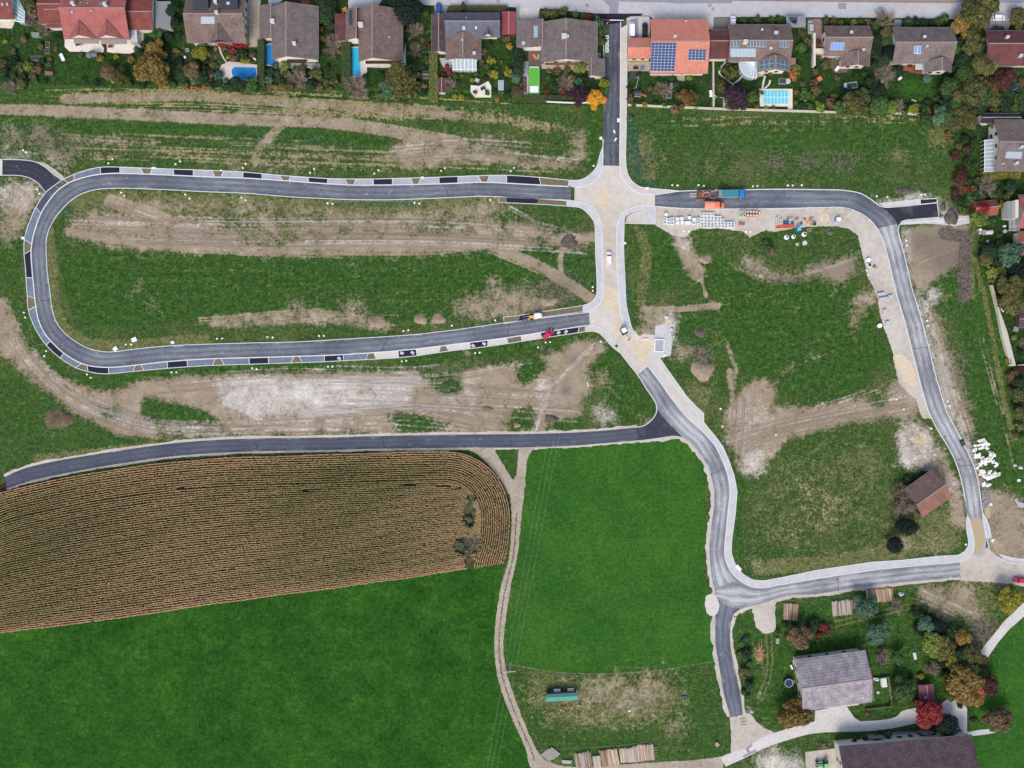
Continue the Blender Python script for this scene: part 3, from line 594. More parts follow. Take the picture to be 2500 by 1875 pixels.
def pavement(name,pts,mat,z1=.07):
    return struct(MB().prism(W(pts),0.0,z1).build(name,mat))

# --- loop road, upper arm, western bend, lower arm: edges (outer = towards the parking band)
LO=[(1395,455.8),(1294,450.6),(1181,445),(1100,448),(1000,450.6),(920,452),(850,451.5),(700,441.5),(600,435),(500,431.5),(380,426),(270,423.5),(228,428),(192,437),(167,447),(140,466),(120,490),(104,514),(90,547),(79,588),(76,621),(78,650),(81,684),(84,715),(87,742),(93,777),(106,808),(124,832),(156,862),(188,882),(215,892),(266,897),(339,890.5),(407,883),(500,876.5),(620,873),(726,869.8),(810,867),(896,862),(1000,853.5),(1147,836),(1237,824.5),(1339,809),(1413,797.5),(1440,793)]
LI=[(1395,489),(1294,484.5),(1181,479.3),(1100,482.5),(1000,486.5),(920,488),(850,487),(700,480),(600,472),(500,468),(380,462),(267,460),(226,464.5),(192,477),(163,499),(136,531),(120,560),(113,587),(113,614),(116,666),(122,711),(124,730),(127,752),(138,786),(158,813),(188,836),(215,850),(244,857.5),(271,859),(339,851),(418,844),(500,840.5),(620,837),(726,834.5),(839,828),(1000,817.7),(1113,805),(1226,789),(1339,774.6),(1425,764),(1438,762)]
BO=[(1389,440),(1316,433),(1237,428),(1167,429),(1072,432.5),(1000,434.8),(911,437),(850,437),(801,436),(753,433),(683,428),(593,420),(500,415.5),(423,413),(343,410),(294,408),(244,408.5),(203,418),(181,426),(155,438),(133,453),(113,469),(88,506),(75,535),(61,578),(59,617),(62,650),(65,695),(67,722),(68,745),(73,770),(86,801),(98,822),(113,842),(147,874),(185,897.5),(215,906.8),(244,912),(267,912.3),(323,907),(409,899),(500,893),(658,887.6),(792,883),(839,880.5),(929,876),(1000,870.5),(1090,858),(1192,845.5),(1273,833.5),(1340,823),(1407,813),(1430,809.5)]
strip('road',catmull(LO,6),catmull(LI,6),.02,A_OLD,smooth=False)
cLO,cLI,cBO=catmull(LO,8),catmull(LI,8),catmull(BO,8)
kerb(cLO[:-2],.34,smooth=False); kerb(cLI,.22,smooth=False); kerb(cBO,.22,smooth=False)
ST=[((1389,440),(1388,455),'b'),((1316,433),(1321,451),'d'),((1237,428),(1237,448),'g'),((1195,429),(1189,445),'b'),((1167,429),(1176,445),'g'),((1118,430),(1118,447),'d'),((1072,432),(1072,449),'g'),((1028,434),(1021,450),'b'),((1002,434),(1009,450),'g'),((958,436),(958,451),'d'),((911,437),(912,452),'g'),((869,437),(863,452),'b'),((842,437),(849,451),'g'),((800,436),(800,449),'d'),((753,433),(753,446),'g'),((710,430),(704,443),'b'),((683,428),(690,441),'g'),((640,424),(640,438),'d'),((593,420),(593,435),'g'),((546,418),(539,433),'b'),((518,416),(525,432),'g'),((472,415),(472,430),'d'),((423,413),(425,428),'g'),((372,411),(366,425),'b'),((343,410),(351,425),'g'),((293,408),(293,424),'d'),((245,409),(246,425),'s'),((181,425),(181,440),'b'),((155,438),(167,447),'a'),((88,506),(99,520),'s'),((60,584),(77,596),'b'),((61,620),(76,610),'d'),((65,678),(81,678),'s'),((67,722),(84,728),'b'),((71,757),(88,747),'s'),((113,842),(124,832),'d'),((147,874),(156,862),'s'),((186,897),(200,887),'b'),((215,906),(213,891),'d'),((266,912),(265,897),'s'),((324,907),(331,891),'b'),((352,905),(344,890),'s'),((409,899),(409,883),'d'),((458,896),(457,880),'s'),((519,892),(525,876),'b'),((547,891),(540,876),'s'),((609,889),(608,874),'d'),((656,887),(655,872),'s'),((710,886),(718,870),'b'),((738,885),(730,870),'s'),((792,883),(792,868),'d'),((839,880),(838,865),'s'),((893,878),(899,862),'b'),((919,876),(912,861),'w'),((973,874),(972,856),'d'),((1018,868),(1016,851),'w'),((1071,860),(1076,845),'b'),((1096,857),(1088,844),'w'),((1148,851),(1147,836),'d'),((1191,845),(1191,830),'w'),((1240,838),(1237,824),'b'),((1274,833),(1272,819),'w'),((1322,826),(1319,812),'d'),((1411,812),(1414,798),'b'),((1430,809),(1428,795),None)]
SM={'b':('planting_bed',BED),'d':('parking_bay',A_BAY),'g':('pavement',SETTS),'s':('pavement',SLATE),'w':('pavement',PALE),'a':('pavement',A_MID)}
aBO,aLO=np.array(cBO),np.array(cLO)
ni=lambda A,p:int(np.argmin(np.hypot(A[:,0]-p[0],A[:,1]-p[1])))
for(o0,i0,k),(o1,i1,_)in zip(ST[:-1],ST[1:]):
    a0,a1,b0,b1=ni(aBO,o0),ni(aBO,o1),ni(aLO,i0),ni(aLO,i1)
    ea=[o0]+[tuple(p)for p in aBO[a0+1:a1]]+[o1]; eb=[i0]+[tuple(p)for p in aLO[b0+1:b1]]+[i1]
    nm,mt=SM[k]
    strip(nm,ea,eb,.03 if k!='b' else .026,mt,smooth=False,per=2)
for o0,i0,k in ST:kerb([o0,i0],.2,.0,.10,smooth=False)
# short bays either side near the crossing
for q,k in(([(1218,479.5),(1237,481),(1237,495),(1218,494)],'b'),([(1237,481),(1318,486),(1309,498),(1237,495)],'d'),([(1318,486),(1383,490),(1383,503),(1309,498)],'b'),
             ([(1229,774),(1266,770.5),(1268,784),(1231,790)],'b'),([(1266,770.5),(1313,763),(1320,775),(1268,784)],'d'),([(1313,763),(1422,746),(1423,761),(1320,775)],'b')):
    nm,mt=SM[k]; sheet(nm,q,.027,mt); kerb(q+[q[0]],.2,smooth=False)
# --- little side road at the far left
strip('road',[(7,391),(50,391.5),(85,397),(110,410),(130,427),(150,441)],[(6,427),(50,428),(75,434),(95,447),(108,462),(115,470)],.018,A_NEW)
kerb([(-20,388),(0,389),(50,390),(85,395),(110,408),(130,425),(152,440)],.2); kerb([(-20,428),(0,428),(50,429),(75,435.5),(94,448),(105,461),(112,470)],.2); kerb([(5,389),(5,428)],.2,smooth=False)
sheet('path',[(-20,390),(5,390),(5,427),(-20,427)],.012,PALE)
sheet('gravel_verge',[(88,394),(110,398),(135,415),(158,434),(150,440),(130,425),(110,408)],.010,YARD,.8)
# --- north spur
strip('road',[(1478,40),(1479,63),(1478,145),(1478,217),(1475,253),(1474,300),(1472,350),(1471,404)],[(1520,40),(1520,60),(1514,90),(1513,199),(1512.5,300),(1512,350),(1511,380),(1511,405)],.02,A_SPUR,per=.8,jitter=.05)
sheet('road',[(1459,33),(1572,33),(1565,38),(1545,38),(1528,45),(1519,56),(1478,60),(1474,50)],.021,A_BAY)
sheet('crossing_sand',[(1471,402),(1511,405),(1513,410),(1518,431),(1534,453),(1556,469),(1575,474),(1600,475),(1600,504),(1563,503),(1541,508),(1521,521),(1508,543),(1507,566),(1507,640),(1510,708),(1512,742),(1517,771),(1528,803),(1540,822),(1556,827),(1570,815),(1600,818),(1636,800),(1640,850),(1637,868),(1612,874),(1586,872),(1581,897),(1558,917),(1536,890),(1513,859),(1497,834),(1486,816),(1468,800),(1450,796),(1440,792),(1438,760),(1452,752),(1466,738),(1471,723),(1473.5,700),(1471,644),(1470,576),(1466,542),(1457,520),(1441,501),(1418,493),(1402,491),(1403,456),(1425,455),(1443,448),(1459,434),(1469,418)],.012,GRIT)
for q,s_ in(([(1451,470),(1480,462),(1490,480),(1478,512),(1465,505),(1450,485)],1),([(1500,780),(1540,800),(1580,850),(1575,890),(1545,850),(1510,815)],2),([(1476,700),(1505,710),(1508,760),(1480,750)],3),([(1560,830),(1590,828),(1595,850),(1575,858)],4)):
    sheet('sand_patch',q,.016+.002*s_,SANDM,1.6,s_,4)
NW_i=[(1473,258),(1472,340),(1471.5,403),(1469,418),(1459,434),(1443,448),(1425,455),(1405,456.5),(1388,455)]
NW_o=[(1471,359),(1463,384),(1457,406),(1443,424),(1425,436),(1411,440),(1389,440)]
SW_i=[(1383,489.5),(1402,491),(1418,493.5),(1441,501),(1457,519.5),(1466,542),(1470,576),(1471,644),(1473.5,700),(1471,723),(1466,738),(1452,752),(1438,759.5),(1422,762)]
SW_o=[(1383,503),(1418,508),(1436,522),(1450,542),(1453,565),(1454,621),(1457,678),(1457,712),(1455,723),(1443,738),(1423,746)]
NE_i=[(1515,52),(1515,90),(1514.5,200),(1514,300),(1513,400),(1514,412),(1518,431),(1534,453),(1556,469),(1575,474),(1599,475)]
NE_o=[(1530,60),(1530,90),(1530,200),(1529,300),(1528.5,405),(1534,428),(1545,444),(1563,456),(1590,460),(1625,463),(1658,466)]
SE_i=[(1599,503.5),(1563,502),(1541,508),(1520,521),(1507.5,544),(1506,566),(1506.5,640),(1510,708),(1512,742),(1517,771),(1528,803),(1535,819)]
SE_o=[(1599,547),(1560,546),(1527,545),(1523.5,552),(1523,580),(1523,618),(1526,686),(1529,742),(1536,776),(1543,801),(1556,827)]
for nm,a,b,m_ in(('pavement',NW_i[1:],NW_o,PAVE),('pavement',SW_i,SW_o,PAVE)):
    pavement(nm,catmull(a,4)+catmull(b,4)[::-1],m_); kerb(a,.26); kerb(b,.2)
pavement('pavement',catmull(NE_i,4)[2:]+catmull(NE_o,4)[::-1],PAVE_B); kerb(NE_i,.3); kerb(NE_o,.2)
pavement('pavement',catmull([(1599,503.5),(1563,502),(1541,508),(1520,521),(1507.5,544),(1506,566),(1506.5,640),(1510,708),(1512,742),(1517,771),(1528,803),(1535,819)],4)+catmull([(1556,827),(1543,801),(1536,776),(1529,742),(1526,686),(1523,618),(1523,580),(1524,550)],4)+[(1527,530),(1540,520),(1560,515),(1580,520),(1580,546),(1599,547)],PAVE)
kerb(SE_i,.3); kerb([(1556,827),(1543,801),(1536,776),(1529,742),(1526,686),(1523,618),(1523,580),(1524,545)],.2); kerb([(1524,545),(1599,547)],.2,smooth=False); kerb([(1599,504),(1599,547)],.2,smooth=False)
sheet('gravel_bed',[(1527,545),(1530,530),(1541,521),(1558,516),(1576,517),(1580,524),(1580,547)],.045,GRIT)
# path from the lower arm round to the south-east
P1=[(1413,799),(1429.5,795),(1452,795),(1470,803),(1488,818),(1498,834),(1513,859)]
P2=[(1430,809.6),(1450,809),(1463.5,814),(1477,827),(1493,845),(1513,861)]
pavement('pavement',catmull(P1[1:],4)+catmull(P2,4)[::-1],PAVE_B); kerb(P2,.2); kerb([(1481,825),(1494,829)],.2,smooth=False)
kerb(P1[1:]+[(1536,889),(1558,917),(1577,947),(1595,974),(1602.6,990),(1602,1008),(1590,1026),(1572,1039),(1555,1043)],.28)
# --- road to the south
E_s=[(1581,893),(1608,928.6),(1642,976),(1676,1017),(1705.5,1044),(1728,1066.5),(1746,1089),(1764,1125),(1777,1162),(1782.5,1200),(1778,1245),(1773.5,1290),(1769,1340),(1772,1367),(1786,1397),(1808.5,1419),(1833,1432),(1863,1435),(1903,1428),(1994,1412.5),(2129.5,1392),(2200,1384.5),(2326.6,1373),(2343,1371.5)]
W_s=[(1561,1075),(1608,1069),(1646.7,1063.8),(1667,1067.6),(1685,1080),(1703,1100),(1722,1128),(1735,1160),(1743,1200),(1742,1245),(1735,1290),(1732,1347),(1736,1392),(1745,1437),(1747.5,1455.5),(1746,1516.5),(1747.5,1575),(1756,1629),(1767,1692.5),(1781,1748.6)]
N_w=[(11,1165),(40,1151),(72,1140),(145,1124),(289,1100.6),(434,1081),(579,1071.7),(800,1068),(900,1065),(1126,1061),(1284,1059.5),(1400,1056),(1450,1053),(1500,1049),(1555,1043.5)]
S_w=[(16,1193),(72,1175),(145,1158.5),(289,1132.5),(434,1113),(579,1103.5),(800,1099),(900,1096),(1126,1093),(1284,1092.5),(1400,1091),(1450,1084),(1500,1080),(1561,1075)]
S_w[-4]=(1400,1088)
strip('road',N_w,S_w,.018,A_MID)
strip('road',[(1556,917),(1577,947),(1595,974),(1603,992),(1612,1010),(1640,1040),(1667,1067.6),(1685,1080),(1703,1100),(1722,1128),(1735,1160),(1743,1200),(1742,1245),(1735,1290),(1732,1347),(1736,1392),(1745,1437),(1770,1462)],
      [(1581,896),(1608,928.6),(1642,976),(1660,1000),(1676,1017),(1705.5,1044),(1728,1066.5),(1746,1089),(1764,1125),(1777,1162),(1782.5,1200),(1778,1245),(1773.5,1290),(1769,1340),(1772,1367),(1786,1397),(1808.5,1419),(1833,1432)],.022,A_PALE)
sheet('road',catmull([(1603,990),(1602,1008),(1590,1026),(1572,1039),(1555,1043.5)],4)+catmull([(1561,1075),(1608,1069),(1646.7,1063.8),(1667,1067.6)],4)+[(1640,1040),(1614,1012)],.020,A_MID)
strip('road',[(1745,1437),(1800,1420),(1833,1432),(1863,1435),(1903,1428),(1994,1412.5),(2129.5,1392),(2200,1384.5),(2326.6,1373),(2343,1371.5)],
      [(1747,1460),(1790,1485),(1824,1482.6),(1858,1473.5),(1892,1463),(1935,1453),(1987,1451),(2084,1436),(2200,1422),(2290,1414),(2344.6,1408.6)],.024,A_PALE,jitter=.05)
strip('road',[(1747.5,1445),(1746.5,1480),(1746,1516.5),(1747.5,1575),(1756,1629),(1767,1692.5),(1783,1751)],[(1810,1462),(1790,1503),(1783.6,1528),(1783,1575),(1797.6,1647),(1808.5,1701.6),(1814,1745)],.0195,A_OLD)
kerb(E_s,.28)
PO=[(1610.5,874),(1631,904),(1676,967),(1699,992),(1718,1009),(1718,1032.6),(1744,1062),(1764,1089),(1780,1125),(1792,1160),(1799.5,1200),(1795,1256.5),(1787,1313),(1785,1347),(1793,1374),(1813,1401),(1836,1415),(1863,1418),(1903,1411),(1994,1392),(2129.5,1372),(2200,1367.5),(2290,1358),(2339,1355),(2354,1347),(2363,1334),(2364.6,1322),(2360,1295),(2359.5,1270),(2362,1257)]
E2=E_s+[(2359,1366),(2372,1354),(2377,1340),(2378,1322),(2374.5,1303.7),(2368,1276.6),(2362,1256.7)]
pavement('pavement',[(1581,890),(1586,873),(1610.5,874),(1631,904),(1676,967),(1699,992),(1718,1009),(1718,1032.6),(1731,1048),(1712,1050)]+[p for p in E_s[4:0:-1]],PAVE_B)
sheet('pavement',[(1706,1043),(1706,1030),(1719,1030),(1732,1047),(1746,1066),(1766,1094),(1760,1112),(1746,1089),(1728,1067)],.064,PAVE_B)
a_,b_=catmull(E2[5:],4),catmull(PO[6:],4)
pavement('pavement',a_+b_[::-1],PAVE); kerb(PO[:6]+PO[6:],.2,smooth=False); kerb([(2343,1371.5),(2359,1366),(2372,1354),(2377,1340),(2378,1322),(2374.5,1303.7),(2368,1276.6),(2362,1256.7),(2355.5,1222)],.26)
kerb([(1586,873),(1610.5,874)],.2,smooth=False); kerb([(1595,887.5),(1606,888),(1622,908),(1653,949),(1690,996),(1705,1014.5),(1705.5,1043)],.2,z1=.10,smooth=False)
# --- northern and eastern road
N_n=[(1599.5,475),(1630,471),(1658,467),(1780,464),(1900,462),(2000,463),(2050,464),(2080,467.5),(2100,472),(2118,481.5),(2136,494),(2147,502),(2170,520),(2190,545),(2196.6,583.6),(2208,624),(2226,703),(2244,760),(2271,861.7),(2278,895),(2294,951.7),(2312,1008),(2339,1058),(2361.7,1101),(2379.7,1144),(2388.8,1178),(2394,1220.7),(2398,1249),(2399,1268)]
N_s=[(1599.5,504),(1650,508),(1703,510),(1839,510),(1920,509),(2000,507),(2056.5,507),(2090,516),(2120,534),(2140,556.5),(2154,583.6),(2162,608),(2169.5,635.6),(2188,715),(2208,782.6),(2228,861.7),(2239.6,906.5),(2251,951.7),(2266.7,1003.7),(2294,1058),(2316.5,1094),(2334.5,1132.6),(2348,1178),(2356,1220.7),(2361,1254),(2367,1268)]
strip('road',N_n[:15],N_s[:11],.02,A_OLD); strip('road',[(2190,545)]+N_n[15:],[(2140,556.5)]+N_s[10:][1:],.0205,A_PALE)
sheet('road',catmull([(2118,481.5),(2136,494),(2147,502),(2160,506),(2190,504.6)],4)+[(2288,495),(2291,530),(2212,537.5)]+catmull([(2205,539),(2197,546),(2192,556.5),(2194,575)],4)+[(2170,560),(2130,510)],.019,A_NEW)
kerb([(1599.5,475),(1630,471),(1658,467),(1780,464),(1900,462),(2000,463),(2050,464),(2080,467.5),(2100,472),(2118,481.5),(2136,494),(2147,502),(2160,506),(2190,504.6),(2288,495)],.28)
kerb([(2288,495),(2292,530.5),(2212,537.5),(2201,541),(2195,550),(2192,562),(2196.6,583.6),(2208,624),(2226,703),(2244,760),(2271,861.7),(2278,895),(2294,951.7),(2312,1008),(2339,1058),(2361.7,1101),(2379.7,1144),(2388.8,1178),(2394,1220.7),(2398,1249),(2405,1300),(2415,1337)],.26,smooth=False)
kerb(N_s[:-1],.28); kerb([(2398,1249),(2409,1270),(2416,1290),(2420,1315),(2423,1325)],.24); kerb([(2409,1314),(2422,1312)],.2,smooth=False)
pavement('pavement',[(2399,1255),(2409,1270),(2416,1290),(2420,1313),(2409,1314),(2404,1290)],PAVE,.05)
kerb([(2144,497),(2246,486),(2288,484),(2288,495)],.2,smooth=False); sheet('path',[(2147,498),(2246,487),(2246,498),(2190,503),(2160,505)],.022,PALE); sheet('parking_bay',[(2247,489),(2286,486),(2286,493),(2248,497)],.026,A_BAY); kerb([(2246,486),(2247,498)],.2,smooth=False)
sheet('path',[(2197,547),(2240,541),(2367,532),(2366,546),(2330,552),(2300,548),(2260,546),(2195,549)],.014,PAVE,.7); kerb([(2197,547),(2240,542),(2367,533)],.3,smooth=False)
sheet('road',[(2205,540),(2292,532),(2366,526),(2366,533),(2200,546)],.013,PALE,.4)
# little kerbed islet at the right edge
kerb([(2434,1360),(2450,1367),(2475,1374),(2520,1378)],.26); kerb([(2440,1353),(2460,1359),(2485,1364),(2520,1365)],.26)
sheet('path',[(2440,1355),(2460,1360),(2485,1365),(2520,1366),(2520,1377),(2475,1372),(2450,1365)],.016,PAVE)
# material yard south of the northern road, wide verge west of the eastern road
sheet('gravel_yard',[(1599,505),(1703,511),(1839,511),(2000,508),(2056,508),(2090,517),(2120,535),(2140,557),(2154,584),(2169,636),(2188,715),(2208,783),(2228,862),(2239,907),(2252,952),(2262,985),(2275,1022),(2252,1022),(2243,1000),(2237,975),(2215,958),(2195,935),(2186,900),(2180,862),(2170,830),(2158,800),(2148,765),(2143,730),(2132,700),(2120,680),(2108,630),(2100,600),(2094,575),(2075,560),(2040,552),(1990,553),(1940,557),(1890,566),(1870,562),(1850,570),(1830,580),(1815,566),(1760,558),(1710,558),(1690,563),(1670,580),(1640,574),(1610,556),(1599,548)],.009,YARD,1.2,5)
sheet('sand_patch',[(2180,868),(2205,868),(2228,895),(2238,925),(2235,945),(2205,930),(2192,905)],.013,SANDM,1.5,6,4)
sheet('gravel_yard',[(1597,870),(1590,845),(1597,830),(1600,795),(1625,790),(1636,800),(1641,830),(1638,860),(1630,870),(1610,874)],.015,PAVE,.8,2)
# gravel shoulders of the unkerbed roads
def shoulder(e,wd,jit=.5,mat=None,z=.008,sd=4):
    wl=catmull(e,5); P=np.array(wl); T=np.gradient(P,axis=0); T/=np.hypot(T[:,0],T[:,1])[:,None]+1e-9; N=np.c_[-T[:,1],T[:,0]]; r=random.Random(sd)
    k=[wd+r.uniform(-jit,jit)*abs(wd)for _ in P]; Q=P+N*np.array(k)[:,None]; B=P-N*np.sign(wd)*2
    return strip('gravel_verge',[tuple(p)for p in B],[tuple(p)for p in Q],z,mat or YARD,smooth=False,per=.7,jitter=.12)
shoulder(N_w,-6,.3); shoulder(S_w,5,.35); shoulder(W_s,9,.35)
shoulder([(1790,1503),(1804,1491.6),(1824,1482.6),(1858,1473.5),(1892,1463),(1935,1453),(1987,1451),(2084,1436),(2200,1422),(2290,1414),(2344.6,1408.6)],7,.3)
shoulder([(1790,1503),(1783.6,1528),(1783,1575),(1797.6,1647),(1808.5,1701.6),(1814,1745)],-7,.3)
sheet('gravel_patch',[(1838,1485),(1860,1475),(1895,1468),(1893,1480),(1893,1510),(1893,1535),(1880,1546),(1862,1545),(1847,1530),(1840,1505)],.012,YARD,1.4,9,3)
sheet('gravel_patch',[(1724,1455),(1745,1453),(1756,1475),(1754,1492),(1742,1505),(1726,1496)],.026,PALE,1.4,9,3)
sheet('crossing_sand',[(1781,1746),(1797,1750),(1815,1743),(1830,1741),(1845,1760),(1863,1776),(1890,1788),(1860,1806),(1784,1850),(1785,1792)],.011,YARD,.8,3)
sheet('crossing_dirt',[(2343,1371),(2360,1366),(2374,1354),(2384,1356),(2396,1350),(2404,1336),(2416,1340),(2434,1358),(2450,1366),(2475,1374),(2580,1380),(2580,1440),(2500,1432),(2470,1425),(2400,1420),(2345,1418)],.007,YARD,1.2,8)
# --- puddle
PUD,nt_,b_=newmat('muddy_water'); b_.inputs['Base Color'].default_value=C(176,160,126); b_.inputs['Roughness'].default_value=.12; b_.inputs['Specular IOR Level'].default_value=.5
sheet('puddle',[(2369,1270),(2374,1265),(2390,1265),(2396,1273),(2401,1295),(2404,1318),(2402,1330),(2396,1340),(2394,1349),(2385,1355),(2377,1350),(2379,1335),(2379,1318),(2375,1296)],.028,PUD,sub=3)
sheet('puddle',[(2404,1243),(2415,1240),(2418,1252),(2416,1266),(2409,1264)],.03,PUD,sub=3)
sheet('road',[(2362,1256),(2399,1254),(2404,1290),(2408,1320),(2404,1345),(2390,1362),(2374,1354),(2379,1330),(2374,1300),(2367,1272)],.017,SETTS,.4)
# --- tracks through the fields
ROW=[(1284,1150),(1279,1208),(1274,1253),(1266,1332),(1259,1378),(1248,1425),(1236,1500),(1229,1575),(1237,1643),(1255,1699),(1281,1767),(1306,1823),(1320,1845),(1336,1857),(1370,1869),(1440,1873),(1494,1869),(1539,1865),(1620,1860),(1700,1855),(1765,1846)]
ROWl=[(1256,1165),(1246,1208),(1249,1253),(1246,1332),(1239,1378),(1225,1425),(1212,1500),(1207,1575),(1213,1643),(1234,1715),(1261,1778),(1284,1830),(1293,1870),(1320,1895),(1370,1895),(1440,1895),(1494,1893),(1539,1890),(1620,1886),(1700,1883),(1765,1876)]
strip('dirt_track',ROW,ROWl,.010,TRACKM,per=.6,jitter=.15)
strip('dirt_track',[(1205,1094),(1228,1133.6),(1248,1165),(1272,1195)],[(1130,1094),(1160,1106),(1194,1136),(1225,1176),(1243,1208)],.009,TRACKM,per=.6,jitter=.15)
strip('dirt_track',[(1266,1093),(1264,1130),(1260,1160),(1252,1185)],[(1304,1094),(1292,1110),(1286,1130),(1282,1190)],.0095,TRACKM,per=.6,jitter=.15)
WEAR=speck('track_grass',[(.35,C(92,92,72)),(.65,C(128,118,100))],scales=(.5,2,6))
mid=[((a[0]+b[0])/2,(a[1]+b[1])/2)for a,b in zip(ROW,ROWl)]
strip('grass_strip',[(x-1.8,y)for x,y in mid[2:13]],[(x+1.8,y)for x,y in mid[2:13]],.013,WEAR,per=.5,jitter=.22)
# --- village street and front areas, farm drive
sheet('street',[(1000,-80),(2600,-80),(2600,62),(2340,47),(2200,44),(1900,41.5),(1740,41.6),(1572,38),(1565,38),(1459,33),(1380,26),(1316,20),(1240,17),(1100,14),(1020,12),(1012,-10)],.014,CONC)
sheet('street',[(1471,-80),(2600,-80),(2600,8),(2340,6),(1800,-1),(1788,-1),(1788,8),(1690,8),(1660,9),(1620,6),(1508,4),(1480,6)],.018,CONC_D)
sheet('brick_verge',[(1788,-1),(2330,2),(2330,8),(1788,2)],.022,speck('verge_brick',[(.35,C(120,98,88)),(.65,C(160,142,130))]))
sheet('street_patch',[(2046,7),(2066,7),(2066,22),(2047,22)],.022,CONC_D)
sheet('street_patch',[(1471,0),(1512,6),(1510,20),(1508,34),(1488,34),(1487,15)],.019,CONC_D,.5)
sheet('driveway',[(1264,18),(1318,19),(1316,45),(1264,50)],.016,PAVE_B); sheet('driveway',[(1585,38),(1742,41),(1742,72),(1640,72),(1600,50)],.016,PAVE_B)
sheet('driveway',[(1742,42),(1790,43),(1790,72),(1742,72)],.017,speck('cobbles',[(.35,C(96,92,92)),(.65,C(132,126,124))]))
sheet('driveway',[(1530,40),(1586,40),(1586,95),(1530,95)],.016,CONC); sheet('driveway',[(1534,52),(1558,42),(1559,92),(1533,92)],.0185,CONC_D)
sheet('driveway',[(1985,46),(2007,46),(2007,135),(1988,135),(1986,85),(1972,84),(1972,46)],.016,speck('red_paving',[(.35,C(122,96,88)),(.65,C(156,128,118))]))
sheet('driveway',[(850,0),(935,-5),(925,12),(905,16),(850,24)],.014,CONC); sheet('driveway',[(605,0),(636,0),(636,110),(628,115),(607,115)],.012,TRACKM)
sheet('driveway',[(1060,12),(1095,12),(1088,40),(1062,40)],.017,CONC_D); sheet('driveway',[(2400,50),(2470,52),(2460,75),(2402,72)],.015,CONC_D); sheet('driveway',[(2185,48),(2203,48),(2200,70),(2180,70)],.016,CONC_D)
sheet('driveway',[(655,0),(690,0),(680,8),(655,14)],.014,PAVE)
# terraces
TER=speck('terrace_cream',[(.33,C(196,186,172)),(.5,C(220,212,202)),(.67,C(232,226,218))],scales=(.3,2,7)); TERB=speck('terrace_dark',[(.35,C(84,72,66)),(.65,C(112,100,92))])
sheet('terrace',[(158,92),(158,114),(170,126),(252,128),(254,118),(246,106),(260,98),(262,127),(280,130),(318,131),(335,125),(350,116),(350,80),(336,78),(336,100),(310,92)],.03,TER)
sheet('terrace',[(1149,208),(1170,210),(1192,198),(1199,210),(1199,238),(1160,238),(1149,225)],.03,TER); sheet('terrace',[(1072,142),(1105,142),(1105,175),(1095,182),(1080,160)],.03,CONC); sheet('terrace',[(880,140),(980,150),(991,105),(991,160),(940,166),(896,164),(896,190),(881,188)],.03,CONC_W)
sheet('terrace',[(1290,122),(1322,122),(1322,162),(1290,162)],.03,TERB); sheet('terrace',[(1276,150),(1290,150),(1290,184),(1276,184)],.03,CONC_D); sheet('terrace',[(1278,184),(1290,184),(1290,234),(1278,230)],.03,PAVE); sheet('terrace',[(1322,155),(1438,160),(1438,172),(1322,168)],.03,TRACKM)
sheet('terrace',[(1531,150),(1588,150),(1588,174),(1531,174)],.03,TRACKM); sheet('terrace',[(1650,180),(1672,180),(1672,198),(1655,196)],.03,TRACKM); sheet('terrace',[(2000,135),(2060,135),(2072,160),(2068,176),(2040,180),(2025,160),(2005,150)],.03,TERB)
sheet('terrace',[(1854,217),(1935,217),(1935,268),(1923,268),(1923,260),(1855,260)],.03,TER); sheet('terrace',[(1804,150),(1850,178),(1868,176),(1864,186),(1840,189),(1815,184),(1804,172)],.03,TRACKM); sheet('terrace',[(2190,155),(2230,155),(2262,178),(2262,184),(2190,168)],.03,speck('terrace_red',[(.35,C(120,66,48)),(.65,C(160,96,74))]))
sheet('terrace',[(541,158),(560,150),(628,158),(626,196),(560,194),(541,196),(536,170)],.028,PAVE_B,.6); sheet('terrace',[(672,135),(686,135),(690,150),(780,155),(783,175),(760,170),(690,165),(688,180),(674,178)],.028,CONC_D,.6); sheet('terrace',[(0,45),(36,55),(30,70),(0,68)],.028,PAVE_B,.6)
for i,pts in enumerate(([(1772,150),(1760,165),(1756,178),(1768,190),(1785,202),(1795,218),(1786,232),(1760,238),(1748,236)],[(1812,186),(1800,198),(1788,204)],[(534,112),(540,130),(548,145),(556,155)],[(1868,185),(1864,200),(1862,215),(1868,226)],[(1880,195),(1878,205),(1868,215)])):
    a=[(x-2.2,y)for x,y in pts]; b2=[(x+2.2,y+1)for x,y in pts]; strip('garden_path',a,b2,.02,PAVE_B,per=.5,jitter=.05)
# farm drive
sheet('farm_road',catmull([(1760,1853),(1765,1846),(1817,1827),(1863,1799),(1917,1781),(1989,1761)],4)+[(1990,1735),(2065,1722),(2086,1752)]+catmull([(2100,1761),(2154,1757.6),(2187,1750),(2203,1736),(2237,1728)],4)+[(2290,1730),(2303,1714),(2320,1703),(2335,1705),(2361,1729),(2361,1790),(2345,1797),(2320,1760),(2299,1741)]+catmull([(2263,1759.5),(2172,1779),(2100,1785.7),(1989,1790),(1929.7,1804.7),(1863,1828),(1815.7,1851.7),(1772,1871.5)],4),.02,CONC_W)
sheet('farm_road',[(2361,1788),(2390,1782),(2415,1780),(2416,1786),(2433,1788),(2400,1794),(2364,1798)],.018,PAVE)
sheet('farm_road',[(2580,1400),(2500,1470.5),(2452.6,1515.7),(2407.4,1571.8),(2389,1595),(2380,1606),(2400,1622),(2434.5,1571.8),(2461.7,1539),(2500,1505),(2580,1440)],.015,CONC_W)
sheet('road_patch',[(1813,1845),(1845,1829),(1847,1834),(1815,1850)],.024,CONC_D); sheet('road_patch',[(1819,1827),(1835,1816),(1837,1821),(1828,1828),(1832,1836),(1826,1839)],.0245,CONC_D)
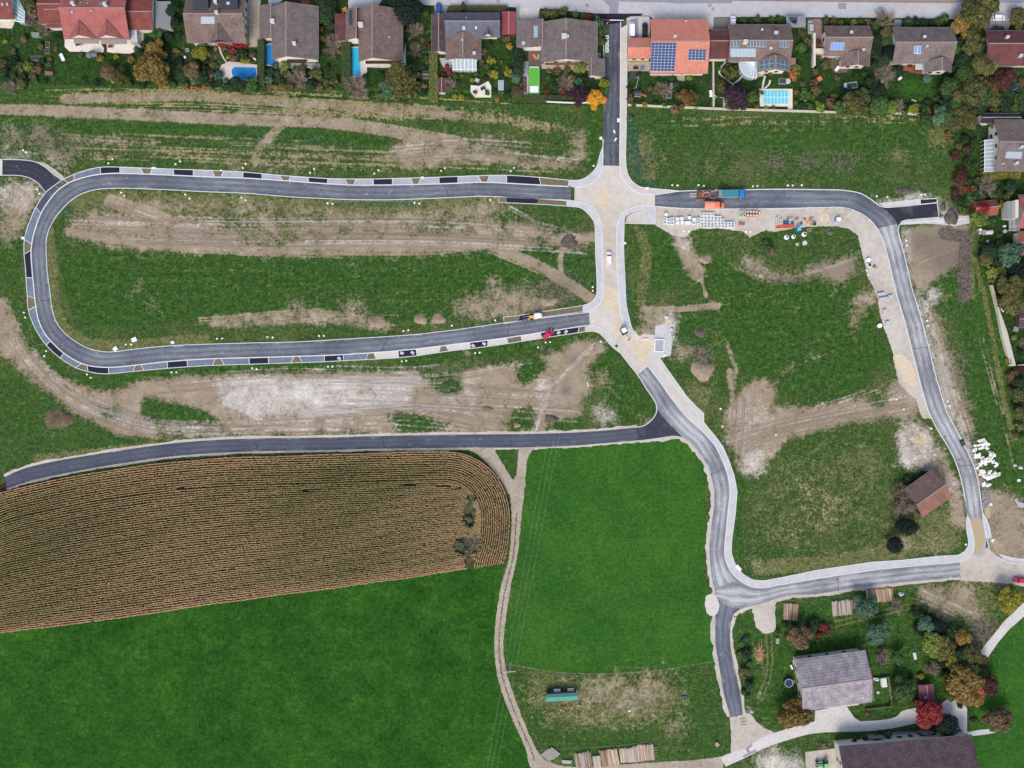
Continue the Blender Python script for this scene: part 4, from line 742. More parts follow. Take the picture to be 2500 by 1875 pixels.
sheet('yard',[(1966,1836),(2046,1826),(2060,1935),(1970,1935)],.018,YARD)
sheet('yard',[(2100,1800),(2180,1788),(2290,1782),(2300,1795),(2100,1812)],.016,CONC_D)
# ------------------------------------------------------------ buildings
WHITE=plain('render_white',C(212,206,196),.8,.08); CREAM=plain('render_cream',C(214,190,150),.8,.08); BEIGE=plain('render_beige',C(196,188,176),.8,.08)
WOOD=plain('wood_brown',C(104,72,52),.8,.2); DWOOD=plain('wood_dark',C(58,40,36),.8,.2); GLASS,nt_,b_=newmat('window_glass'); b_.inputs['Base Color'].default_value=C(46,54,62); b_.inputs['Roughness'].default_value=.15; b_.inputs['Specular IOR Level'].default_value=.5
SHEET=plain('metal_grey',C(140,146,150),.5,.1,metal=.2); LGREY=plain('light_grey',C(186,190,192),.6,.1); MGREY=plain('mid_grey',C(128,130,132),.7,.12); DGREY=plain('dark_grey',C(62,64,70),.6,.12)
GUT=plain('zinc_gutter',C(120,120,122),.5,.1); PVB=plain('pv_cell_blue',C(44,62,104),.35,.15,6,spec=.5); PVG=plain('pv_cell_grey',C(84,98,112),.35,.12,6,spec=.5); PVL=plain('collector_light',C(148,164,176),.35,.12,6,spec=.5); PVS=plain('collector_sky',C(110,138,190),.35,.1,6,spec=.5); PVD=plain('collector_dark',C(52,58,72),.3,.15,4,spec=.5)
FRAME=plain('alu_frame',C(178,188,198),.5,.06); CONSG=plain('winter_garden_glass',C(156,170,176),.25,.12,1.5,spec=.5); WFR=plain('white_frame',C(234,236,238),.5,.03)
T_RED=lambda ax:tiles('tiles_red_'+ax,C(172,104,98),C(154,90,86),ax); T_REDD=lambda ax:tiles('tiles_redbrown_'+ax,C(136,76,68),C(116,62,58),ax); T_BRN=lambda ax:tiles('tiles_brown_'+ax,C(126,106,100),C(106,88,84),ax,C(140,126,116))
T_GRY=lambda ax:tiles('tiles_greybrown_'+ax,C(122,110,107),C(102,92,91),ax,C(136,126,119)); T_DRK=lambda ax:tiles('tiles_dark_'+ax,C(92,76,80),C(72,60,66),ax,C(112,98,100)); T_SLT=lambda ax:tiles('slates_'+ax,C(104,106,118),C(90,92,104),ax)
T_ORG=lambda ax:tiles('tiles_orange_'+ax,C(206,134,114),C(196,124,104),ax,dark=.88); T_OLD=lambda ax:tiles('tiles_old_red_'+ax,C(156,106,94),C(122,88,82),ax,C(108,98,80)); T_MAH=lambda ax:tiles('tiles_plum_'+ax,C(112,70,68),C(92,56,56),ax); T_BLK=lambda ax:tiles('tiles_black_'+ax,C(52,52,60),C(40,42,50),ax)
T_ETER=lambda ax:tiles('fibre_cement_'+ax,C(172,164,166),C(132,124,132),ax,C(112,112,116),step=.9)
GUT2=plain('valley_metal',C(120,92,88),.6,.1)
class Ho:pass
def house(name,label,cat,rect,axis,zE,zR,rmat,wmat=WHITE,rot=0.0,ridge=None,oh=1.15,wings=(),walls=True,zE2=None,parent=None,off=None):
    """gabled building. rect = eaves outline in the photo (x0,y0,x1,y1) seen at height zE; axis of the ridge; ridge = its photo coordinate"""
    if zE>4.1:zE-=.7; zR-=.9; oh=max(oh,1.05)
    x0,y0,x1,y1=rect; a=at(x0,y0,zE); b=at(x1,y1,zE)
    wx0,wx1,wy1,wy0=a[0],b[0],a[1],b[1]; cx,cy=(wx0+wx1)/2,(wy0+wy1)/2
    h=Ho(); h.axis,h.zE,h.zR=axis,zE,zR; h.cx,h.cy=cx,cy
    h.W,h.D=wx1-wx0,wy1-wy0
    r=0.0
    if ridge is not None:q=at(ridge,ridge,zR); r=(q[0]-cx)if axis=='y' else(q[1]-cy)
    h.r=r; h.rot=rot
    if parent is None:root=thing(name,label,cat,(cx,cy,0),rot); h.root=root; ox=oy=0; h.own=True
    else:root=parent; h.root=root; ox,oy=cx-root.location.x,cy-root.location.y; h.own=False
    h.ox,h.oy=ox,oy; hx,hy=h.W/2,h.D/2; t=.24; m=MB()
    if axis=='x':
        rr=min(max(r,-hy+.6),hy-.6)
        A=[(-hx,-hy,zE),(hx,-hy,zE),(hx,rr,zR),(-hx,rr,zR)]; B=[(hx,hy,zE),(-hx,hy,zE),(-hx,rr,zR),(hx,rr,zR)]
    else:
        rr=min(max(r,-hx+.6),hx-.6)
        A=[(-hx,-hy,zE),(rr,-hy,zR),(rr,hy,zR),(-hx,hy,zE)]; B=[(rr,-hy,zR),(hx,-hy,zE),(hx,hy,zE),(rr,hy,zR)]
    h.r=rr
    tr=lambda P:[(p[0]+ox,p[1]+oy,p[2])for p in P]
    m.slab(tr(A),t); m.slab(tr(B),t); roof=m.build('roof',rmat,root); h.roof=roof
    rc=MB()
    if axis=='x':rc.box(ox,oy+rr,zR-.03,h.W+.02,.34,.11)
    else:rc.box(ox+rr,oy,zR-.03,.34,h.D+.02,.11)
    rc.build('ridge_cap',RIDGE,roof)
    for s in(1,-1):
        g=MB()
        if axis=='x':g.box(ox,oy+s*(hy+.08),zE-.2,h.W,.14,.14)
        else:g.box(ox+s*(hx+.08),oy,zE-.2,.14,h.D,.14)
        g.build('gutter',GUT,root)
    if walls:
        ix,iy=hx-oh,hy-oh; wv=MB(); dz=.3
        if axis=='x':
            zr=zR-dz; sl=lambda yy:zE+(zR-zE)*(1-abs(yy-rr)/((hy-rr)if yy>rr else(hy+rr)))-dz
            prof=[(-iy,0),(iy,0),(iy,sl(iy)),(rr,zr),(-iy,sl(-iy))]
            vs=[(ox-ix,oy+p[0],p[1])for p in prof]+[(ox+ix,oy+p[0],p[1])for p in prof]
        else:
            zr=zR-dz; sl=lambda xx:zE+(zR-zE)*(1-abs(xx-rr)/((hx-rr)if xx>rr else(hx+rr)))-dz
            prof=[(-ix,0),(ix,0),(ix,sl(ix)),(rr,zr),(-ix,sl(-ix))]
            vs=[(ox+p[0],oy-iy,p[1])for p in prof]+[(ox+p[0],oy+iy,p[1])for p in prof]
        fs=[(0,1,2,3,4),(9,8,7,6,5)]+[(j,i,i+5,j+5)for i,j in((0,1),(1,2),(2,3),(3,4),(4,0))]
        if axis=='x':fs=[f[::-1]for f in fs]
        wv.add(vs,fs).build('wall',wmat,root)
    h.oh=oh
    return h
RIDGE=plain('ridge_mortar',C(150,132,126),.8,.15)
def local(h,X,Y):
    q=Matrix.Rotation(-h.rot,2)@Vector((X-h.root.location.x,Y-h.root.location.y))if h.own else Vector((X-h.root.location.x,Y-h.root.location.y))
    return q.x,q.y
def zroof(h,lx,ly):
    u=(ly-h.oy-h.r)if h.axis=='x' else(lx-h.ox-h.r); half=(h.D if h.axis=='x' else h.W)/2
    span=(half-h.r)if u>0 else(half+h.r); return h.zR-(h.zR-h.zE)*abs(u)/span
def rp(h,px,py):
    z=h.zR
    for _ in range(4):
        X,Y,_z=at(px,py,z); lx,ly=local(h,X,Y); z=zroof(h,lx,ly)
    return lx,ly,z
def chimney(h,px,py,s=.9,ht=1.3,mat=None):
    lx,ly,z=rp(h,px,py); k=1-ht/H*1.0
    c=MB().box(lx,ly,z-.6,s,s*.8,ht+.6).build('chimney',mat or BEIGE,h.roof)
    MB().box(lx,ly,z+ht,s*1.15,s*.95,.12).build('chimney_cap',LGREY,h.roof)
def vent(h,px,py,r=.22):
    lx,ly,z=rp(h,px,py); MB().cyl(lx,ly,z-.2,z+.5,r,r,10).build('vent_pipe',LGREY,h.roof)
def panel(h,rect,nx,ny,cell=PVB,frame=FRAME,name='solar_panel',gap=.06,pts=None):
    """array lying 12 cm above the roof plane; rect in photo pixels"""
    P=pts or[(rect[0],rect[1]),(rect[2],rect[1]),(rect[2],rect[3]),(rect[0],rect[3])]
    Q=[rp(h,*p)for p in P]; lift=.14
    Q=[Vector((a,b,c+lift))for a,b,c in Q]
    if(Q[1]-Q[0]).cross(Q[3]-Q[0]).z<0:Q=[Q[1],Q[0],Q[3],Q[2]]
    f=MB().slab([tuple(q)for q in Q],.1).build(name,frame,h.roof)
    c=MB(); bi=lambda s,t:(Q[0]*(1-s)+Q[1]*s)*(1-t)+(Q[3]*(1-s)+Q[2]*s)*t
    Lx,Ly=(Q[1]-Q[0]).length,(Q[3]-Q[0]).length; gx_,gy_=gap/Lx,gap/Ly
    for i in range(nx):
        for j in range(ny):
            s0,s1,t0,t1=i/nx+gx_,(i+1)/nx-gx_,j/ny+gy_,(j+1)/ny-gy_
            c.slab([tuple(bi(s,t)+Vector((0,0,.02)))for s,t in((s0,t0),(s1,t0),(s1,t1),(s0,t1))],.015)
    o=c.build('cell',cell,h.roof); o.parent=h.roof
    return f
def skylight(h,px,py,w=.8,l=1.1):
    lx,ly,z=rp(h,px,py); dx,dy=(w/2,l/2)if h.axis=='x' else(l/2,w/2)
    P=[(lx+a*dx,ly+b*dy)for a,b in((-1,-1),(1,-1),(1,1),(-1,1))]
    MB().slab([(a,b,zroof(h,a,b)+.1)for a,b in P],.12).build('skylight_frame',DGREY,h.roof)
    P=[(lx+a*dx*.75,ly+b*dy*.75)for a,b in((-1,-1),(1,-1),(1,1),(-1,1))]
    MB().slab([(a,b,zroof(h,a,b)+.13)for a,b in P],.05).build('skylight_pane',PVL,h.roof)
def windows(h,side,n,z0=1.0,z1=2.2,w=1.2,rows=(0,),names='window',span=.8):
    """windows on one wall; side s/n/e/w"""
    ix,iy=h.W/2-h.oh,h.D/2-h.oh
    rows=rows[:1]if side in 'sn' else rows; n=max(1,(n+1)//2)if side in 'sn' and h.zE<7 and n<9 else n
    for zoff in rows:
        for i in range(n):
            t=((i+.5)/n-.5)*span
            if side in 'sn':x,y=h.ox+t*2*ix,h.oy+(iy+.01)*(1 if side=='n' else-1); sx,sy=w,.1
            else:x,y=h.ox+(ix+.01)*(1 if side=='e' else-1),h.oy+t*2*iy; sx,sy=.1,w
            f=MB().box(x,y,z0+zoff,sx,sy,z1-z0).build(names,DWOOD,h.root)
            MB().box(x,y,z0+zoff+.12,sx*(.86 if sx>.2 else 1.25),sy*(.86 if sy>.2 else 1.25),z1-z0-.24).build('pane',GLASS,f)
def wing(h,rect,axis,zE,zR,rmat,wmat=WHITE,**k):return house('','','',rect,axis,zE,zR,rmat,wmat,parent=h.root,**k)
def flatroof(h,rect,z,mat,wmat=None,name='flat_roof',t=.2,pts=None,oh=.2):
    P=pts or[(rect[0],rect[1]),(rect[2],rect[1]),(rect[2],rect[3]),(rect[0],rect[3])]
    Q=[local(h,*at(px,py,z)[:2])for px,py in P]
    o=MB().prism(Q,z-t,z).build(name,mat,h.root)
    if wmat:
        c=Vector((sum(q[0]for q in Q)/len(Q),sum(q[1]for q in Q)/len(Q))); Q2=[tuple(c+(Vector(q)-c)*(1-oh/max(.5,(Vector(q)-c).length)))for q in Q]
        MB().prism(Q2,0,z-t-.005).build('wall',wmat,h.root)
    return o
def boxpart(h,rect,z0,z1,mat,name):
    a=local(h,*at(rect[0],rect[1],z1)[:2]); b=local(h,*at(rect[2],rect[3],z1)[:2])
    return MB().box((a[0]+b[0])/2,(a[1]+b[1])/2,z0,abs(b[0]-a[0]),abs(b[1]-a[1]),z1-z0).build(name,mat,h.root)
def dormer(h,apex,base_l,base_r,z_rise,mat,gable=DWOOD,depth=None):
    """small cross gable growing out of the south slope: apex on the slope, ridge runs south to the eaves"""
    ax,ay,az_=rp(h,*apex); az_+=.25; lx=rp(h,*base_l)[0]; rx=rp(h,*base_r)[0]; ye=h.oy-h.D/2-.05; mx=(lx+rx)/2; ze=h.zE+.02
    zf=az_+.5
    m=MB(); m.slab([(mx,ay,az_),(lx,ye,ze),(mx,ye,zf)],.12); m.slab([(mx,ay,az_),(mx,ye,zf),(rx,ye,ze)],.12)
    m.build('dormer',mat,h.root); e=MB(); e.tube((lx,ye,ze+.08),(mx,ay,az_+.08),.13,None,4).tube((rx,ye,ze+.08),(mx,ay,az_+.08),.13,None,4).tube((mx,ye,zf+.06),(mx,ay,az_+.06),.09,None,4); e.build('valley_gutter',GUT2,h.root)
    MB().add([(lx+.4,ye+.3,ze-.2),(rx-.4,ye+.3,ze-.2),(mx,ye+.3,zf-.25),(lx+.4,ye+.55,ze-.2),(rx-.4,ye+.55,ze-.2),(mx,ye+.55,zf-.25)],[(0,1,2),(5,4,3),(1,0,3,4),(2,1,4,5),(0,2,5,3)]).build('gable_wall',gable,h.root)
def winter_garden(h,rect,z0,z1,n,roofmat=CONSG,fr=WFR,name='winter_garden'):
    """glazed lean-to: sloped glass with white bars, glass sides"""
    a=local(h,*at(rect[0],rect[1],z1)[:2]); b=local(h,*at(rect[2],rect[3],z0)[:2]); x0,x1=sorted((a[0],b[0])); yN,yS=a[1],b[1]
    o=MB().slab([(x0,yS,z0),(x1,yS,z0),(x1,yN,z1),(x0,yN,z1)],.05); o.box((x0+x1)/2,yS+.05,.0,x1-x0-.1,.05,z0-.06); p=o.build(name,roofmat,h.root)
    f=MB()
    for i in range(n+1):
        x=x0+(x1-x0)*i/n; f.slab([(x-.07,yS,z0+.08),(x+.07,yS,z0+.08),(x+.07,yN,z1+.08),(x-.07,yN,z1+.08)],.1); f.box(x,yS,0,.12,.12,z0)
    f.box((x0+x1)/2,yS-.03,z0-.05,x1-x0+.3,.22,.16); f.build('glazing_bar',fr,h.root)

# --- H0 far left
h=house('house','red-roofed house cut by the left edge of the photo, with a glass conservatory','house',(-60,-60,35,46),'x',5.2,8,T_REDD('x'),ridge=-8)
for x in(6,18):skylight(h,x,11)
g_=[(28,-6),(42,-10),(60,26),(59,54),(37,50)]
flatroof(h,None,3.2,plain('teal_glass',C(150,186,184),.25,.1),plain('teal_glass',C(0,0,0)),name='conservatory_roof',pts=g_)
f=MB()
for a_,b_2 in(((28,2),(58,28)),((30,14),(58,36)),((34,26),(59,44)),((36,38),(59,52)),((42,-8),(46,48)),((60,26),(59,54)),((37,51),(59,54))):
    p0,p1=[local(h,*at(*q,3.3)[:2])for q in(a_,b_2)]; f.tube((*p0,3.28),(*p1,3.28),.13)
f.build('glazing_bar',WFR,h.root)
# --- H1 red twin house
h=house('twin_house','large red-roofed twin house with two triangular dormers and cream terrace','house',(156,-34,316,94),'x',5.4,8.9,T_RED('x'),ridge=19)
dormer(h,(193,50),(167,88),(235,90),2,T_RED('y'),WHITE); dormer(h,(261,50),(235,90),(302,93),2,T_RED('y'),WHITE)
for x,y in((197,6),(214,8),(245,9),(260,3),(176,30)):skylight(h,x,y)
for x,y in((182,12),(260,14)):chimney(h,x,y,1.0,1.6,WHITE)
vent(h,224,27)
windows(h,'s',6,1,2.2); windows(h,'s',6,3.6,4.7); windows(h,'e',4,1,2.2,rows=(0,2.8)); windows(h,'w',3,1,2.2,rows=(0,2.8))
boxpart(h,(180,93,241,106),2.6,2.85,plain('balcony_grey',C(148,144,140),.8,.12),'balcony'); boxpart(h,(247,95,309,107),2.6,2.85,plain('balcony_grey',C(148,144,140)),'balcony')
w1=wing(h,(94,-30,152,57),'x',3.4,4.6,T_REDD('x'),oh=.3); w2=wing(h,(113,23,152,67),'x',3.0,4.4,T_REDD('x'),oh=.3,ridge=20); 
w3=wing(h,(311,-30,375,72),'x',3.4,5.4,T_REDD('x'),oh=.3,ridge=28); windows(w3,'e',2)
flatroof(h,(379,3,417,71),2.7,MGREY,BEIGE,oh=.4)
winter_garden(h,(319,74,336,105),2.4,3.0,2,LGREY,SHEET,'canopy')
# --- H2 brown house with pointed dormer
h=house('house','brown-roofed house with one pointed dormer and red creeper at its foot','house',(456,-16,600,104),'x',5.6,9.0,T_BRN('x'),ridge=33.5,oh=.6)
dormer(h,(534,58),(508,100),(570,100),2,T_GRY('y'),DWOOD)
panel(h,(491,41,524,58),4,1,PVL)
for q in((470,-12,508,22),(534,-12,580,20)):boxpart(h,(q[0],q[1],q[2],q[3]),6.2,8.2,DGREY,'flat_dormer')
chimney(h,529,8,1.0,1.5,LGREY); chimney(h,561,13,.9,1.5,LGREY); chimney(h,531,33,.9,1.2,LGREY); skylight(h,512,22)
windows(h,'e',4,1,2.2,rows=(0,2.7)); windows(h,'s',5,1,2.2,rows=(0,2.5))
CREEP=leafmat('creeper_red',[C(70,16,16),C(120,28,26),C(150,46,38)])
# --- H3 grey-brown, ridge north-south
h=house('house','grey-brown roofed house whose garden has the curved blue pool','house',(664,14,777,146),'y',5.2,8.4,T_GRY('y'),ridge=698.4,oh=.8)
w_=wing(h,(634,13,668,95),'y',4.4,5.6,T_GRY('y'),oh=.4,ridge=664)
chimney(h,667,54,1.3,1.2,WHITE); chimney(h,720,108,1.0,1.2,WHITE); windows(h,'s',4,1,2.2,rows=(0,2.6)); windows(h,'e',4,1,2.2)
boxpart(h,(700,146,748,153),2.5,2.8,DWOOD,'balcony')
# --- H4
h=house('house','reddish-brown roofed house beside the long turquoise pool','house',(876,22,983,150),'y',5.2,8.6,T_BRN('y'),ridge=908.5,oh=.8); h4=wing(h,(845,23,877,98),'y',3.9,5.9,T_BRN('y'),ridge=874,oh=.4)
panel(h4,(852,25,871,61),2,5,PVD,DGREY); chimney(h,882,63,1.5,1.3,WHITE)
flatroof(h,(817,33,846,99),3.2,T_MAH('y'),BEIGE,oh=.3); windows(h,'s',4,1,2.2,rows=(0,2.6)); windows(h,'e',3,1,2.2)
boxpart(h,(892,149,978,155),2.6,2.9,DWOOD,'balcony'); vent(h,951,91)
# --- H5 slate house
h=house('house','blue-grey slate roofed house with a white glazed porch on its garden side','house',(1087,32,1221,90),'x',4.8,7.6,T_SLT('x'),ridge=51.5,oh=.5)
w_=wing(h,(1089,84,1174,146),'y',4.2,6.6,T_BRN('y'),ridge=1130,oh=.6); chimney(w_,1158,131,.9,.9,LGREY); vent(w_,1129,98,.3); windows(w_,'s',3)
winter_garden(h,(1105,143,1163,170),2.3,3.4,6)
chimney(h,1132.7,70,.9,1.0,WHITE); skylight(h,1138,43); skylight(h,1162,68); dormer(h,(1190,66),(1177,86),(1206,86),1,T_SLT('y'),WHITE); windows(h,'s',5,1,2.2)
h2=house('carport','long narrow dark-roofed carport left of the slate house','carport',(1054,34,1089,127),'y',2.8,3.7,T_DRK('y'),WHITE,oh=.4)
h2=house('garden_shed','narrow plum-brown shed at the end of the ivy-topped hedge','shed',(1069,190,1088,226),'y',2.4,2.9,T_MAH('y'),LGREY,oh=.25)
h2=house('garden_shed','flat crimson shed between the slate house and the wide brown house','shed',(1226,28,1258,83),'y',2.8,3.0,plain('sheet_crimson',C(142,66,76),.6,.08),WOOD,oh=.3)
h2=house('pergola','small dark slatted roof beside the ivy hedge','pergola',(1031,174,1047,190),'x',2.2,2.35,DGREY,WOOD,oh=.2)
# --- H6 wide brown house (main roof plus the stepped wing)
h=house('house','widest brown-roofed house, with a light dome and the bright green pool below','house',(1322,53,1458,152),'y',4.6,7.6,T_GRY('y'),ridge=1382,oh=.7)
w_=wing(h,(1262,50,1330,117),'y',3.2,4.7,T_GRY('y'),ridge=1325,oh=.4); panel(w_,(1303,63,1313,91),1,4,PVL); vent(w_,1278,106,.55)
w2=wing(h,(1438,143,1476,187),'y',3.2,4.4,T_GRY('y'),ridge=1441,oh=.4); chimney(h,1377,90,1.5,1.2,WHITE); vent(h,1386,89,.5)
windows(h,'s',6,1,2.2); windows(h,'e',3,1,2.2); boxpart(h,(1330,153,1436,158),2.5,2.75,WOOD,'balcony')
# --- H7 orange
h=house('house','bright orange-roofed house carrying two blue solar arrays','house',(1587,47,1728,179),'x',5.2,8.2,T_ORG('x'),ridge=99.7,oh=.7)
panel(h,None,7,10,PVB,pts=[(1590.5,104),(1651.5,105),(1646.5,174.5),(1586.5,173.8)]); panel(h,None,5,4,PVB,pts=[(1681,120.8),(1724,121.2),(1722.7,148),(1679.4,146.9)])
vent(h,1648,89,.5); vent(h,1675,52,.3); vent(h,1702,112,.25); windows(h,'s',7,1,2.2,rows=(0,2.5)); windows(h,'w',3,1,2.2)
w_=wing(h,(1532,93,1590,142),'x',3.2,4.6,T_ORG('x'),ridge=115,oh=.4,wmat=CREAM); windows(w_,'s',3,.8,2.0)
boxpart(h,(1587,179,1640,184),2.5,2.7,LGREY,'balcony'); boxpart(h,(1672,178,1716,182),2.5,2.9,WHITE,'balcony')
# --- link roofs
h=house('garage','plum-red roofed double garage joining the orange and the brown houses','garage',(1733,72,1778,143),'x',3.0,4.5,T_MAH('x'),ridge=99.5,oh=.3)
# --- H8
h=house('house','brown-roofed house with many solar panels and a fan-shaped glass bay','house',(1777,60,1930,149),'x',5.0,8.0,T_BRN('x'),ridge=98.5,oh=.7)
panel(h,(1783,99,1806,115),3,1,PVG); panel(h,(1824,99,1870,115),6,1,PVG); panel(h,(1783,119,1845,139),7,1,PVL); panel(h,(1904,100,1926,116),3,1,PVG)
w_=wing(h,(1851,140,1927,175),'y',5.0,7.4,T_BRN('y'),ridge=1893.7,oh=.6); 
panel(w_,None,3,2,PVG,pts=[(1853,149),(1890,142),(1890,167),(1853,171)]); panel(w_,None,3,2,PVG,pts=[(1896,142),(1925,150),(1925,172),(1896,167)]); windows(w_,'s',3,1,2.2,rows=(0,2.6))
chimney(h,1818,104,1.2,1.2,WHITE); chimney(h,1893,82,1.1,.9,SHEET); chimney(h,1880.5,120,.9,.8,SHEET); vent(h,1860,73,.4)
fan=MB(); fb=MB(); cx_,cy_=local(h,*at(1841,151,3.4)[:2]); R0=5.0; pts_=[]
for i in range(9):
    a=math.radians(180+90*i/8); pts_.append((cx_+R0*math.cos(a)*.95,cy_+R0*.98*math.sin(a)))
pts_+=[(cx_+1.3,cy_-R0*.98),(cx_+1.3,cy_)]
vs=[(cx_,cy_,3.3)]+[(x,y,2.4 if i<10 else 3.3)for i,(x,y)in enumerate(pts_)]
fan.add(vs,[(0,i,i+1)for i in range(1,len(pts_))]); fan.add([(x,y,2.35)for x,y in pts_]+[(x,y,0)for x,y in pts_],[(i+1,i,i+len(pts_),i+1+len(pts_))for i in range(len(pts_)-1)])
fan.build('winter_garden',CONSG,h.root)
for i in range(0,10):
    x,y=pts_[i]; fb.tube((cx_,cy_,3.38),(x,y,2.48),.09); fb.tube((x,y,0),(x,y,2.4),.07)
    x2,y2=pts_[i+1]
    if i<9:fb.tube((x,y,2.46),(x2,y2,2.46),.12)
fb.tube((cx_-5.2,cy_+.15,3.4),(cx_+1.5,cy_+.15,3.4),.2); fb.build('glazing_bar',WFR,h.root)
windows(h,'s',3,1,2.2)
h2=house('carport','flat grey carport roof with a dark worn patch, by the street','carport',(1920,40,1967,66),'x',2.6,2.7,SHEET,LGREY,oh=.3,walls=False)
for sx_ in(-1,1):
    for sy_ in(-1,1):MB().box(sx_*(h2.W/2-.4),sy_*(h2.D/2-.4),0,.15,.15,2.45).build('post',SHEET,h2.root)
MB().prism([local(h2,*at(px,py,2.75)[:2])for px,py in((1925,42),(1947,42),(1946,52),(1944,60),(1936,57),(1930,52))],2.72,2.78).build('roof_patch',DGREY,h2.root)
# --- H9
h=house('house','brown-roofed house with four pale blue collectors','house',(2011,64,2124,136),'x',5.0,7.8,T_BRN('x'),ridge=91,oh=.7)
panel(h,None,4,1,PVS,pts=[(2029,103),(2062.5,103.5),(2059,123),(2025,122.5)]); w_=wing(h,(2054,128,2123,163),'y',5.0,7.2,T_BRN('y'),ridge=2095.7,oh=.6); windows(w_,'s',3,1,2.2,rows=(0,2.6))
chimney(h,2075,82,.9,1.2,plain('terracotta',C(150,86,70))); chimney(h,2106,123,.8,.8,LGREY); windows(h,'w',2,1,2.2)
for q in((1981,86,1986,165),(1986,124,2008,132)):
    a=at(q[0],q[1]); b=at(q[2],q[3]); tag(MB().box((a[0]+b[0])/2,(a[1]+b[1])/2,0,b[0]-a[0],a[1]-b[1],1.9).build('garden_wall',WHITE),'long white plastered wall left of the house with pale blue collectors' if q[0]==1981 else 'short white plastered wall running up to the house with pale blue collectors','wall')
# --- H10
h=house('house','grey-brown roofed house above the round dark lawn, with one small blue collector','house',(2178,67,2326,154),'x',5.0,8.0,T_GRY('x'),ridge=103,oh=.7)
panel(h,None,2,1,PVS,WFR,pts=[(2233,112),(2249,112),(2247,132),(2230.5,131.5)]); w_=wing(h,(2259,146,2323,177),'y',5.0,7.4,T_GRY('y'),ridge=2300,oh=.6); windows(w_,'s',3,1,2.2,rows=(0,2.6)); windows(h,'w',2,1,2.2)
chimney(h,2253,93,.9,1.2,plain('terracotta',C(150,86,70))); vent(h,2263,113,.4); boxpart(h,(2235,155,2260,170),2.4,2.6,LGREY,'balcony')
# --- H11
h=house('house','dark red roofed house half hidden behind the trees at the right edge','house',(2405,75,2560,160),'x',4.8,7.4,T_MAH('x'),ridge=106,oh=.7); chimney(h,2456,93,.9,1.1,LGREY); chimney(h,2489,138,1,1,LGREY); windows(h,'s',5,1,2.2)
# --- H12
h=house('house','black and brown roofed house with a glass lean-to, at the right edge','house',(2427,292,2580,417),'x',5.6,8.8,T_GRY('x'),ridge=346,oh=.8); panel(h,None,6,1,PVL,pts=[(2457,370),(2495,371),(2493,388),(2453,386)])
w_=wing(h,(2395,277,2490,300),'x',3.4,4.2,T_BLK('x'),oh=.3); windows(h,'w',3,1,2.2,rows=(0,2.7)); chimney(h,2490,361,.9,1.2,LGREY); chimney(h,2478,400,.9,1.2,LGREY); vent(h,2448,400,.3)
a=local(h,*at(2404,342,2.5)[:2]); b=local(h,*at(2428,418,3.2)[:2]); m=MB().slab([(a[0],b[1],2.4),(b[0],b[1],3.2),(b[0],a[1],3.2),(a[0],a[1],2.4)],.06); m.build('glass_lean_to',CONSG,h.root)
f=MB()
for i in range(9):y=b[1]+(a[1]-b[1])*i/8; f.slab([(a[0],y-.07,2.5),(b[0],y-.07,3.3),(b[0],y+.07,3.3),(a[0],y+.07,2.5)],.1); f.box(a[0],y,0,.1,.1,2.4)
f.box(a[0],(a[1]+b[1])/2,2.35,.2,a[1]-b[1],.14); f.build('glazing_bar',WFR,h.root)
# --- H13
h=house('house','red-roofed house cut by the right edge, with a white wall and slatted arbour','house',(2486,476,2620,556),'x',5.2,8,T_RED('x'),ridge=520,oh=.6); flatroof(h,(2457,491,2481,534),2.8,SHEET,WHITE,oh=.2); boxpart(h,(2479,488,2487,532),0,4.5,WHITE,'wall')
f=MB(); a=local(h,*at(2464,531,2.5)[:2]); b=local(h,*at(2489,563,2.5)[:2])
for i in range(9):x=a[0]+(b[0]-a[0])*i/8; f.box(x,(a[1]+b[1])/2,2.4,.14,a[1]-b[1],.16)
for i in range(4):y=b[1]+(a[1]-b[1])*i/3; f.box((a[0]+b[0])/2,y,2.3,b[0]-a[0]+.2,.14,.1)
for x in(a[0],b[0]):
    for y in(a[1],b[1]):f.box(x,y,0,.14,.14,2.3)
f.build('arbour',LGREY,h.root)
h2=house('garage','terracotta roofed garage cut by the right edge below the red house','garage',(2485,565,2600,622),'x',3.0,4.2,tiles('tiles_terra_x',C(172,100,76),C(150,88,66),'x'),oh=.3)
h2=house('garden_hut','small red-tiled hut draped in dark red creeper, near the right edge','hut',(2377,491,2434,526),'x',2.6,4.2,tiles('tiles_hut',C(158,88,80),C(136,74,68),'x'),WOOD,oh=.3,rot=math.radians(5)); hut=h2
h2=house('garden_shed','dark brown flat-roofed shelter at the right edge behind the beige wall','shed',(2487,758,2530,800),'x',2.4,2.9,T_DRK('x'),WOOD,oh=.2)
